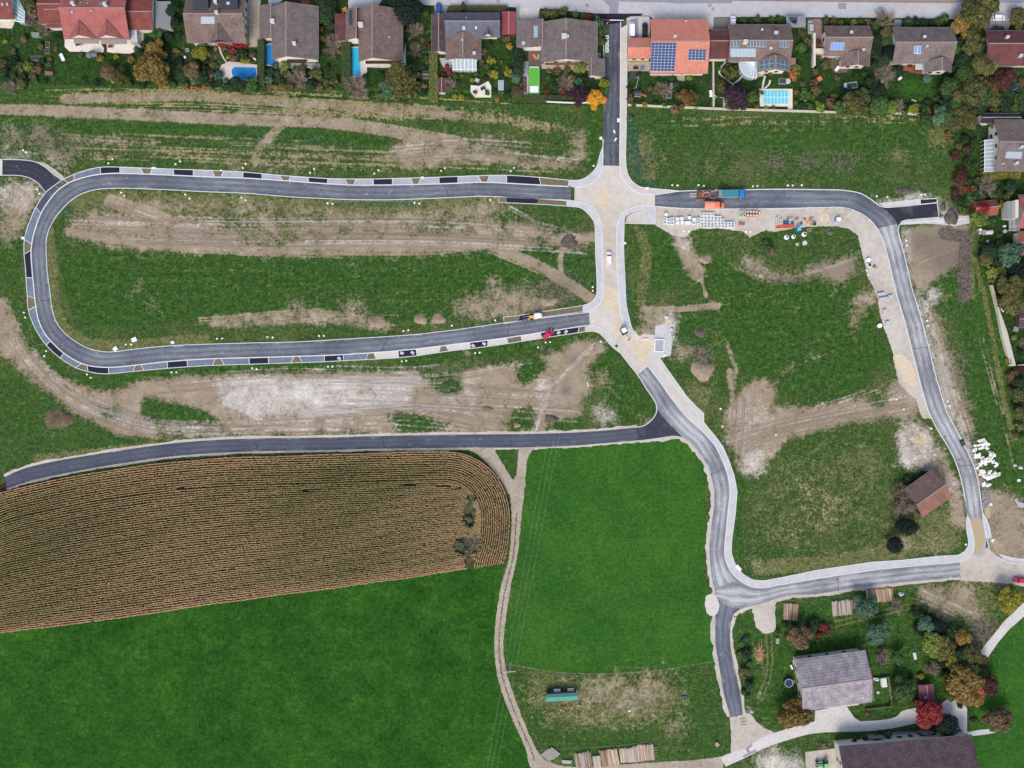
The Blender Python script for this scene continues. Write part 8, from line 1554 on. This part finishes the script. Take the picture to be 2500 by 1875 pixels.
for a_,b_2,lab in(((1532,257),(1640,262),'first stretch of the long garden wall, below the orange-roofed house'),((1640.5,262),(1740,266),'second stretch of the long garden wall, right of the low hedge'),((1740.5,266),(1855,269.5),'third stretch of the long garden wall, left of the covered pool'),((1855.5,269.5),(2048,275),'last stretch of the long garden wall, below the covered pool'),((2180,277),(2252,280),'short low wall below the round dark lawn')):wall([a_,b_2],.6,.7,WST,lab)
wall([(1740,150),(1741,262)],.55,.9,WST,'upright stone wall between the orange-roofed garden and the fan-bay garden'); wall([(1262,22),(1262.5,116)],.3,2.2,plain('panel_greengrey',C(148,166,156),.7,.1),'narrow grey-green wall left of the wide brown house')
o=MB().prism([at(*q,1.2)[:2]for q in((2420,696),(2424,696),(2441,760),(2459,810),(2462,822),(2480,893),(2467,894),(2447,820),(2437,765))],0,1.3).build('garden_wall',WST); tag(o,'long beige retaining wall slanting down beside the right-edge gardens','wall'); wall([(2480,892),(2540,886)],.3,1.2,WST,'thin wall running to the right edge at the foot of the beige retaining wall')
wall([(1473.5,110),(1473.5,143)],.25,1.0,WST,'short beige wall right of the wide brown house')
# ---- pools
WAT=lambda n_,c:plain('pool_'+n_,c,.15,.05,1.0,spec=.5); COPING=plain('pool_coping',C(206,204,198),.7,.05)
def pool(pts,col,nm,label,edge=1.6,z=.10):
    c=at(sum(p[0]for p in pts)/len(pts),sum(p[1]for p in pts)/len(pts)); W_=[(a-c[0],b-c[1])for a,b in W(pts)]; t=thing('swimming_pool',label,'pool',(c[0],c[1],0)); k=1+edge*S/max(1,math.hypot(*W_[0]))*1.4
    r=[]
    for x,y in W_:d=math.hypot(x,y); r.append((x*(1+.25/d),y*(1+.25/d)))
    MB().prism(r,0,z).build('coping',COPING,t); MB().flat(W_,z+.012).build('water',col,t); return t
BLUE=WAT('blue',C(34,118,184)); CYAN=WAT('cyan',C(52,176,216)); GRNW=WAT('green',C(90,176,58)); TURQ=WAT('turquoise',C(106,200,212))
pool(catmull([(566,172),(572,164),(585,164),(616,165),(624,166),(624,188),(614,193),(576,193),(568,185)],3,True),BLUE,'b','dark blue pool with rounded steps below the pointed-dormer house')
t=pool([(647,160),(646,130),(647,118),(652,110),(658,108),(664,110),(664,136),(673,137),(673,168),(668,164),(660,159),(652,158)],BLUE,'b','curved blue pool tucked under the grey-brown roof')
pool([(856.5,116),(880,116),(880,187),(856.5,187)],CYAN,'c','long bright turquoise pool beside its clipped hedge')
t=pool([(1292,165),(1316,165),(1316,234),(1292,234)],GRNW,'g','long bright green pool of the wide brown house'); MB().box(0.0,-2.7,.12,2.9,2.3,.08).build('cover',P_W,t); MB().box(0,4.9,.12,3.2,.4,.25).build('roller',LGREY,t)
t=pool([(1863,222),(1924,222),(1924,253),(1863,253)],TURQ,'t','turquoise pool under a glazed cover with white bars'); m=MB(); [m.tube((-4.2+k*1.2,-2.15,.3),(-4.2+k*1.2,2.15,.3),.07)for k in range(8)]; m.tube((-4.2,0,.4),(4.2,0,.4),.08); m.build('cover_bar',WFR,t); MB().slab([(-4.2,-2.1,.22),(4.2,-2.1,.22),(4.2,2.1,.22),(-4.2,2.1,.22)],.02).build('cover_glass',TURQ,t)
x,y,_=at(2078,208,.6); t=thing('hot_tub','oblong garden hot tub with a pale rim below the pale-collector house','hot tub',(x,y,0),math.radians(8)); MB().box(0,0,0,4.4,2.2,.55).build('shell',plain('tub_green',C(150,172,160),.6,.05),t); MB().box(.35,0,.552,3.2,1.4,.02).build('water',plain('tub_water',C(60,92,66),.2,.1),t); MB().box(-2.0,-.1,.5,.8,1.9,.2).build('step',P_W,t)
x,y,_=at(750,178); t=thing('garden_pond','round dark pond ringed with stones below the grey-brown roof','pond',(x,y,0)); MB().cyl(0,0,0,.04,1.8,1.8,24).build('water',plain('pond_dark',C(28,34,30),.2,.1),t)
for k in range(22):a=6.283*k/22; MB().box(1.95*math.cos(a),1.95*math.sin(a),0,.4,.35,.2,a,tap=.8).build('stone',LGREY,t)
# ---- garden things
def gbox(*a,**k):return block(*a,**k)
gbox(86,83,3.0,1.4,1.6,-3,plain('shed_green',C(118,140,124),.7,.05),'garden_box','small grey-green tool box below the bare trees at the far left','tool box',tap=.9)
block(151,139,1.1,2.4,.5,25,P_W,'garden_lounger','white covered lounger lying on the lawn of the red twin house','lounger'); block(119,178,2.6,1.2,.7,-5,plain('wood_stack',C(132,96,84),.8,.2),'wood_pile','reddish wood pile at the foot of the far left garden','wood pile')
for(px,py,lab)in((116,108,'upper wooden garden frame left of the red twin house'),(115,123,'lower wooden garden frame left of the red twin house')):crate(px,py,1.5,2.0,.4,0,WOOD2,lab,'wooden garden frames','planting crate','planting_crate')
crate(91,142,4.2,1.6,.3,0,WOOD2,'wide low timber bed edge in the far left garden',None,'raised bed','raised_bed')
def parasol(px,py,r,mat,label,ht=2.3,lop=0):
    x,y,_=at(px,py,ht); t=thing('parasol',label,'parasol',(x,y,0)); m=MB(); n=8; vs=[(0,0,ht+.4)]+[(r*math.cos(6.283*k/n),r*math.sin(6.283*k/n),ht)for k in range(n)]; m.add(vs,[(0,k+1,(k+1)%n+1)for k in range(n)]); m.build('canopy',mat,t); MB().cyl(0,0,0,ht+.3,.04,.04,6).build('pole',LGREY,t); MB().cyl(0,0,0,.1,.35,.35,10).build('base',DGREY,t)
parasol(217,134,1.1,plain('parasol_grey',C(108,116,116),.8,.05),'left grey-green parasol below the cream terrace'); parasol(230,132,1.0,plain('parasol_grey',C(108,116,116)),'right grey-green parasol below the cream terrace'); parasol(2264,192,1.6,plain('parasol_green',C(64,96,76),.8,.05),'round green parasol beside the small-collector house')
def table(px,py,ang,label,c=DWOOD,s=1.0):
    x,y,_=at(px,py,.7); t=thing('garden_table',label,'garden table',(x,y,.03),math.radians(ang)); MB().box(0,0,.68,1.6*s,.95*s,.05).build('table_top',c,t); [MB().box(a*.7*s,b*.38*s,0,.07,.07,.68).build('leg',c,t)for a in(-1,1)for b in(-1,1)]
    return t
def chair(px,py,ang,label,c=DWOOD,grp=None):
    x,y,_=at(px,py,.5); t=thing('garden_chair',label,'garden chair',(x,y,.03),math.radians(ang),grp); MB().box(0,0,.42,.55,.5,.05).build('seat',c,t); MB().box(-.27,0,.45,.06,.5,.5).build('backrest',c,t); [MB().box(a*.23,b*.2,0,.05,.05,.42).build('leg',c,t)for a in(-1,1)for b in(-1,1)]; return t
table(190,108,5,'dark table on the left part of the cream terrace'); chair(200,107,40,'dark chair right of the table on the cream terrace'); table(269,113,0,'brown table under the right balcony of the cream terrace',WOOD); chair(344,121,-30,'dark chair at the right end of the cream terrace'); table(2222,160,0,'dark table on the red terrace'); block(1306,138,.8,1.9,.5,35,TERR,'deck_lounger','orange lounger on the dark deck above the bright green pool','lounger'); block(1314.5,138,.8,1.7,.5,0,plain('lounger_green',C(120,160,140),.7,.04),'deck_lounger','pale green lounger beside the orange one','lounger')
block(1569,165,1.1,.9,.6,20,BOXB,'garden_bin','blue garden bin on the paved corner by the orange-roofed house','bin'); table(1552,166,0,'dark table on the paved corner by the orange-roofed house'); block(1546,183,2.1,2.0,.4,2,DGREY,'covered_sandpit','dark square sandpit cover below the paved corner','sandpit')
# play tower with pink slide, swing
x,y,_=at(1557,229,1.5); t=thing('play_tower','wooden play tower with a pink slide in the corner garden','play tower',(x,y,0),0); MB().box(0,0,1.2,2.0,1.9,.1).build('platform',WOOD2,t); [MB().box(a*.9,b*.85,0,.12,.12,2.2).build('post',WOOD2,t)for a in(-1,1)for b in(-1,1)]; MB().slab([(-1.1,-1.0,2.1),(1.1,-1.0,2.1),(1.1,0,2.7),(-1.1,0,2.7)],.06).slab([(1.1,1.0,2.1),(-1.1,1.0,2.1),(-1.1,0,2.7),(1.1,0,2.7)],.06).build('roof',DGREY,t); MB().slab([(1.0,-.2,1.3),(3.2,-.7,.25),(3.2,-.1,.25),(1.0,.35,1.3)],.06).build('slide',plain('slide_pink',C(226,96,104),.5,.04),t)
x,y,_=at(1556,200,2); t=thing('swing','white swing frame above the play tower','swing',(x,y,0),1.4); MB().tube((-1.8,0,2.1),(1.8,0,2.1),.07).build('crossbar',LGREY,t); [MB().tube((a*1.8,b*.8,0),(a*1.8,0,2.1),.05).build('leg',LGREY,t)for a in(-1,1)for b in(-1,1)]; MB().box(0,0,.45,.5,.2,.04).build('seat',P_B,t)
block(1639,209,.9,1.8,1.5,0,MGREY,'garden_cabinet','grey garden cabinet left of the dividing hedge','cabinet'); crate(1633,231,1.6,2.3,.4,0,LGREY,'pale raised bed below the grey garden cabinet',None,'raised bed','raised_bed'); crate(1667,228,2.0,1.6,.4,15,WOOD2,'timber raised bed beside the rust-and-green tree',None,'raised bed','raised_bed'); block(1771,250,1.4,3.2,.4,0,LGREY,'stone_bench','long pale stone slab in the pond garden','bench'); block(1736,227,1.0,2.3,.5,5,P_W,'garden_boat','white oblong tub against the upright stone wall','tub',tap=.8)
pring(1745,236,.55,.35,.4,RING,'pale ring-shaped planter at the foot of the upright stone wall',None)
x,y,_=at(1764,207); o=MB().prism(catmull([(-2.2,2.0),(-.6,1.8),(1.0,.8),(2.2,-.8),(1.6,-2.6),(-.4,-2.8),(-2.0,-1.2)],3,True),0,.05).build('garden_pond',plain('pond_olive',C(88,86,50),.4,.2)); o.location=(x,y,.01); tag(o,'olive pear-shaped pond ringed by the curving path','pond')
x,y,_=at(1910.5,198,.5); t=thing('trampoline','dark framed cover right below the fan-bay house','garden frame',(x,y,0)); MB().box(0,0,0,2.6,1.9,.5).build('frame',SHEET,t); MB().box(0,0,.502,2.2,1.5,.02).build('cover',DGREY,t); pring(1924,198,.9,.55,.3,RING,'round pale planter right of the dark framed cover',None,LGREY)
block(1933,149,2.6,2.2,1.8,0,plain('shed_rust',C(150,110,96),.7,.05),'garden_shed','little rust and white shed right of the fan-bay house','shed'); block(1933,161,2.6,2.2,.8,0,MGREY,'rain_tank','grey tank below the little rust and white shed','tank'); block(2044.5,167,1.0,1.7,.4,-35,P_W,'garden_lounger','white lounger on the dark terrace of the pale-collector house','lounger'); table(2045,142,20,'grey table on the dark terrace of the pale-collector house',MGREY); block(2001,192,1.6,1.4,.6,30,TERR,'garden_pouf','orange box on the lawn left of the hot tub','box')
block(2154,198,.7,1.1,.5,0,LGREY,'bird_table','small pale box under the leafless tree','box'); block(2198,191,1.2,.8,.5,35,P_W,'garden_bench','white bench at the left rim of the round dark lawn','bench'); block(2232,245,1.7,.4,.5,-20,LGREY,'garden_bench','pale bench at the foot of the round dark lawn','bench'); x,y,_=at(2475,219,.7); t=thing('table_tennis_table','dark blue table-tennis table in the right-hand garden','table tennis table',(x,y,0),math.radians(-68)); MB().box(0,0,.72,4.2,1.8,.04).build('table_top',plain('ttt_blue',C(40,46,92),.5,.04),t); MB().box(0,0,.76,.04,1.9,.15).build('net',P_W,t); [MB().box(a*1.4,b*.6,0,.08,.08,.72).build('leg',DGREY,t)for a in(-1,1)for b in(-1,1)]
block(2242,161,1.2,1.9,.5,35,P_W,'garden_lounger','white lounger on the balcony corner of the small-collector house','lounger')
x,y,_=at(1223,207,.8); t=thing('cold_frame','pale glazed cold frame right of the sandy terrace','cold frame',(x,y,0)); MB().box(0,0,0,1.9,3.2,.8).build('box',LGREY,t); [MB().box(0,-1.15+k*.78,.805,1.6,.62,.03).build('pane',PVL,t)for k in range(4)]
for i,py in enumerate((191,201,211,221)):block(1281,py,1.5,1.0,.5,0,WOOD,'timber_box',f'{("top", "second", "third", "bottom")[i]} timber box in the column left of the bright green pool','timber box','timber boxes left of the green pool')
block(1463,136,1.0,2.0,.6,0,MGREY,'rain_tank','grey tank between the wide brown roof and the short beige wall','tank'); block(1319,43,1.1,.7,1.0,0,BOXB,'waste_bin','blue bin at the street above the wide brown house','bin'); block(1379,35,.7,1.2,1.0,0,plain('bin_teal',C(110,160,140),.6,.04),'waste_bin','teal bin between the hedges above the wide brown house','bin')
block(1165,195,1.6,1.1,.6,-20,P_S,'garden_table','pale lounger in the garden right of the glazed porch','lounger',tap=.9); table(1179,216,20,'dark table on the sandy terrace')
x,y,_=at(457,122,.1); o=MB().ring(0,0,0,.25,.6,.42,18).build('plant_ring',RING); o.location=(x,y,0); tag(o,'pale stone ring in the lawn under the pointed-dormer house','planter'); block(451,139,.6,.7,.5,20,P_W,'white_box','little white box below the pale stone ring','box'); block(621,143,1.0,.5,.4,-40,P_W,'garden_lounger','white lounger between the yellow bushes and the tall hedge','lounger')
# right-hand gardens
x,y,_=at(2416,566,.8); t=thing('polytunnel','small white polytunnel in the right-edge garden','polytunnel',(x,y,0),math.radians(4)); loft([[(xx,.85*math.cos(a),.95*math.sin(a))for a in np.linspace(0,math.pi,9)]for xx in(-1.2,1.2)]).build('cover',plain('tunnel_film',C(196,200,200),.5,.05),t); MB().box(-1.7,0,0,.9,1.8,.25).build('bed_frame',WOOD2,t)
for px,py,r,lab in((2393,569,.42,'blue-green round tub left of the polytunnel'),(2454,564.5,.65,'pale grey round tub right of the polytunnel'),(2411,589,.5,'pale round tub below the polytunnel')):x,y,_=at(px,py,.6); t=thing('water_butt',lab,'tub',(x,y,0)); MB().cyl(0,0,0,.7,r*.9,r,18).build('tub',plain('tub_'+str(px),C(150,186,184)if px<2400 else C(188,198,196),.5,.04),t); MB().cyl(0,0,.7,.73,r*.8,r*.8,16).build('lid',LGREY,t)
block(2388,562,.5,.9,.7,10,MGREY,'garden_box','slim grey box left of the white box in the right-edge garden','box'); block(2394,561,.7,.9,.7,5,P_W,'garden_box','white box above the blue-green tub','box'); block(2406,603,.9,.9,.5,20,P_W,'garden_box','white bag below the pale round tub','bag',tap=.7); block(2453,552,.9,.6,.5,5,P_W,'garden_box','small white box above the pale grey tub','box'); block(2390,473.5,.9,.7,.6,5,P_W,'garden_box','white box in the bushes above the creeper-covered hut','box'); block(2481,803,1.6,1.6,.9,-15,SHEET,'garden_table','grey table beside the brown shelter at the right edge','table')
for k,(px,py,lab)in enumerate(((2445,756,'upper small white jar along the beige wall'),(2449,760,'lower small white jar along the beige wall'),(2483,771,'white pot beside the brown shelter'))):x,y,_=at(px,py,.4); o=MB().cyl(0,0,0,.45,.22,.28,12).build('plant_pot',P_W); o.location=(x,y,0); tag(o,lab,'pot')
x,y,_=at(2492,1227,.3); o=MB().prism([(-1.4,1.6),(-1.0,.3),(1.8,-.3),(1.4,-1.8),(-.6,-1.6),(-1.2,-.4),(-2.0,.9)],0,.25).build('tarpaulin',P_S); o.location=(x,y,.01); tag(o,'crumpled silvery tarpaulin at the right edge above the red car','tarpaulin')
# farm things
x,y,_=at(1925,1667,1.2); t=thing('round_tank','dark blue round tank with a pale rim left of the farmhouse','tank',(x,y,0)); MB().cyl(0,0,0,1.5,1.4,1.4,24).build('tank',plain('tank_navy',C(44,54,84),.5,.06),t); MB().ring(0,0,1.48,1.58,1.45,1.3,24).build('rim',LGREY,t); MB().cyl(0,0,1.38,1.40,1.3,1.3,24).build('water',GLASS,t)
pallet(1938,1665,90,'pale pallet between the round tank and the farmhouse'); crate(1942,1618,1.2,1.7,.9,5,P_W,'white lattice box at the top left corner of the farmhouse'); block(1933,1629,.5,1.6,.5,25,P_W,'white_board','bent white boards left of the farmhouse','boards'); block(2234,1602,.9,2.3,.5,12,plain('bench_pale',C(196,206,200),.6,.04),'garden_bench','pale bench on the farm lawn','bench'); x,y,_=at(2227,1580); t=thing('fire_ring','dark ring of stones above the pale bench','fire ring',(x,y,0)); [MB().box(.55*math.cos(6.283*k/9),.55*math.sin(6.283*k/9),0,.3,.25,.2,k).build('stone',DGREY,t)for k in range(9)]
fence([(2130,1708),(2126,1658),(2167,1650),(2176,1722),(2111,1730)],'board fence round the pen right of the farmhouse',1.2,2.0,WOOD,(.3,),board=WOOD2); x,y,_=at(2159,1667,1.2); t=thing('cold_frame','white glazed frame inside the farm pen','cold frame',(x,y,0),.1); MB().box(0,0,0,1.7,3.0,1.2).build('box',P_W,t); [MB().box(0,-1.05+k*.7,1.2,1.5,.55,.04).build('pane',LAMPM,t)for k in range(4)]
block(2139,1659,1.7,.9,.9,3,P_W,'garden_table','white table between the annex and the farm pen','table'); pring(2144,1691,.5,.3,.5,RING,'pale square-looking well ring in the farm pen',None,LGREY)
x,y,_=at(1853,1596); t=thing('straw_heap','ragged tan straw heap beside the grassy wheel track','straw heap',(x,y,0)); rr=random.Random(9); m=MB(); [m.tube((rr.gauss(0,.8),rr.gauss(0,1.4),rr.uniform(.1,1.0)),(rr.gauss(0,.9),rr.gauss(0,1.6),rr.uniform(0,.6)),.06,.04,4)for _ in range(160)]; m.build('straw',plain('straw_tan',C(206,170,130),.9,.15),t); MB().cyl(0,0,0,.7,1.7,.8,14).build('mound',plain('mound_brown',C(112,84,62),.9,.2),t)
rr=random.Random(12)
for k in range(26):
    px,py=2014+rr.uniform(-12,12),1820+rr.uniform(-4,4); x,y,_=at(px,py); o=MB().box(0,0,0,rr.uniform(.3,.6),rr.uniform(.25,.45),.3,tap=.7).build('field_stone',PALW if k%2 else RNGR); o.location=(x,y,0); o.rotation_euler=(0,0,rr.uniform(0,3)); tag(o,'pale stone in the small heap above the tractor yard' if k%2 else 'brownish stone in the small heap above the tractor yard','stone','pale heap stones' if k%2 else 'brown heap stones')
for px,py,c,lab in((2222,1796,BOXB,'blue barrel at the north wall of the long barn'),(2227,1797,DGREY,'dark barrel right of the blue barrel'),(2262,1792,DGREY,'dark tyre stack at the north wall of the long barn'),(2285,1788,DGREY,'rightmost dark barrel at the north wall of the long barn')):x,y,_=at(px,py,.8); o=MB().cyl(0,0,0,.9,.45,.45,14).cyl(0,0,.9,.95,.4,.38,14).build('barrel',c); o.location=(x,y,.02); tag(o,lab,'barrel')
block(2248,1794,2.6,1.0,.8,5,plain('board_orange',C(176,104,62),.7,.1),'board_stack','orange-brown board stack against the long barn','board stack')
block(1751,1818,1.2,1.4,.8,30,WOOD2,'timber_box','pale timber box at the right edge of the pasture','box'); block(2352,1081,1.5,2.4,.7,20,DGREY,'rubble_bag','dark bag heap on the right kerb of the eastern road','bag heap',tap=.6)
x,y,_=at(1505,845,.3); o=MB().box(0,0,0,.8,1.1,.4,.5,tap=.5).build('rubble_bag',DGREY); o.location=(x,y,.03); tag(o,'small dark heap on the kerb left of the sandy road','heap')
# soil mounds
def mound(px,py,r,ry,h_,mat,label,seed=1):
    rs_=np.random.RandomState(seed); n,K=26,7; vs=[]; x,y,_=at(px,py)
    for k in range(K):
        t=k/(K-1); 
        for j in range(n):a=6.283*j/n; q=(1-t)*(1+.12*math.sin(3*a+seed)+.07*rs_.randn()); vs.append((r*S*q*math.cos(a),ry*S*q*math.sin(a),h_*(1-(1-t)**2)+(.06*rs_.randn()if 0<k<K-1 else 0)-(.05 if k==0 else 0)))
    m=MB().add(vs,[(a*n+j,a*n+(j+1)%n,(a+1)*n+(j+1)%n,(a+1)*n+j)for a in range(K-1)for j in range(n)]); o=m.build('earth_mound',mat,smooth=True); o.location=(x,y,0); return tag(o,label,'earth mound')
SOILD=speck('soil_dark',[(.34,C(56,50,48)),(.5,C(92,84,78)),(.66,C(136,126,114))],scales=(.4,1.6,5)); SOILT=speck('soil_tan',[(.34,C(112,96,80)),(.5,C(148,130,112)),(.66,C(176,158,138))],scales=(.4,1.6,5)); GRM=speck('mound_grass',[(.36,C(60,64,40)),(.5,C(94,84,62)),(.64,C(128,116,92))],scales=(.4,1.6,5))
mound(143,1022,38,26,.9,GRM,'brown grassy mound at the left edge below the track',2); mound(2322,530,17,22,1.0,SOILD,'dark soil heap at the end of the stub road',3); mound(2302,505,8,12,.5,SOILD,'smaller dark soil heap right of the stub road',4); mound(1720,632,17,12,.7,SOILT,'tan soil mound in the plot below the yard',5); mound(1716,905,28,24,1.0,SOILT,'flat-topped tan mound right of the widened pavement',6); mound(1190,1005,17,15,.8,SOILT,'tan mound above the field road, left',7); mound(1262,1038,9,7,.5,SOILT,'small tan mound above the field road, middle',8); mound(1071,778,17,14,.6,SOILT,'tan mound inside the loop, right one',9); mound(1027,779,15,14,.6,SOILT,'tan mound inside the loop, left one',10); mound(922,786,19,16,.6,SOILT,'low tan mound inside the loop near the lower arm',11); mound(1710,812,15,12,.5,SOILD,'dark soil patch heap right of the small foundation',12); mound(1340,735,24,12,.7,SOILT,'rutted brown heap near the right end of the loop meadow',13); mound(1345,1023,18,12,.5,SOILD,'brown heap under the upper power pole',14); mound(2210,465,26,9,.5,SOILD,'brown weedy heap above the gravel of the stub road',15); mound(1390,590,22,20,.4,SOILD,'flat brown heap near the upper right corner of the loop meadow',16)
def boulder(px,py,r,label):
    x,y,_=at(px,py); o=mound(px,py,r,r*.8,r*S*.7,PAVE,label,int(px)); o.name='boulder'; o['category']='boulder'; return o
for i,(px,py,r)in enumerate(((1628,773,7),(1640,803,6),(2478,1136,5),(2492,1141,6),(1836,1737,5),(2200,1456-6,7))):boulder(px,py,r,('grey stone heap above the small foundation','pale gravel heap right of the small foundation','left tan boulder near the right edge','right tan boulder near the right edge','long boulder at the edge of the sandy fork','pale heap right of the reddish log stack')[i])
# thin survey stakes
for i,(px,py,a,lab)in enumerate(((70,503,30,'thin pale lath slanting over the western bend kerb'),(97,841,-5,'thin pale lath at the lower bend kerb'),(582,413,-40,'thin pale lath above the upper arm, left'),(905,431,-50,'thin pale lath above the upper arm, middle'),(1236,420,90,'thin pale lath above the upper arm, right'))):
    x,y,_=at(px,py,.5); o=MB().tube((-1.1,0,.06),(1.1,0,.5),.05,.05,5).build('survey_lath',WOOD2); o.location=(x,y,0.02); o.rotation_euler=(0,0,math.radians(-a)); tag(o,lab,'lath')
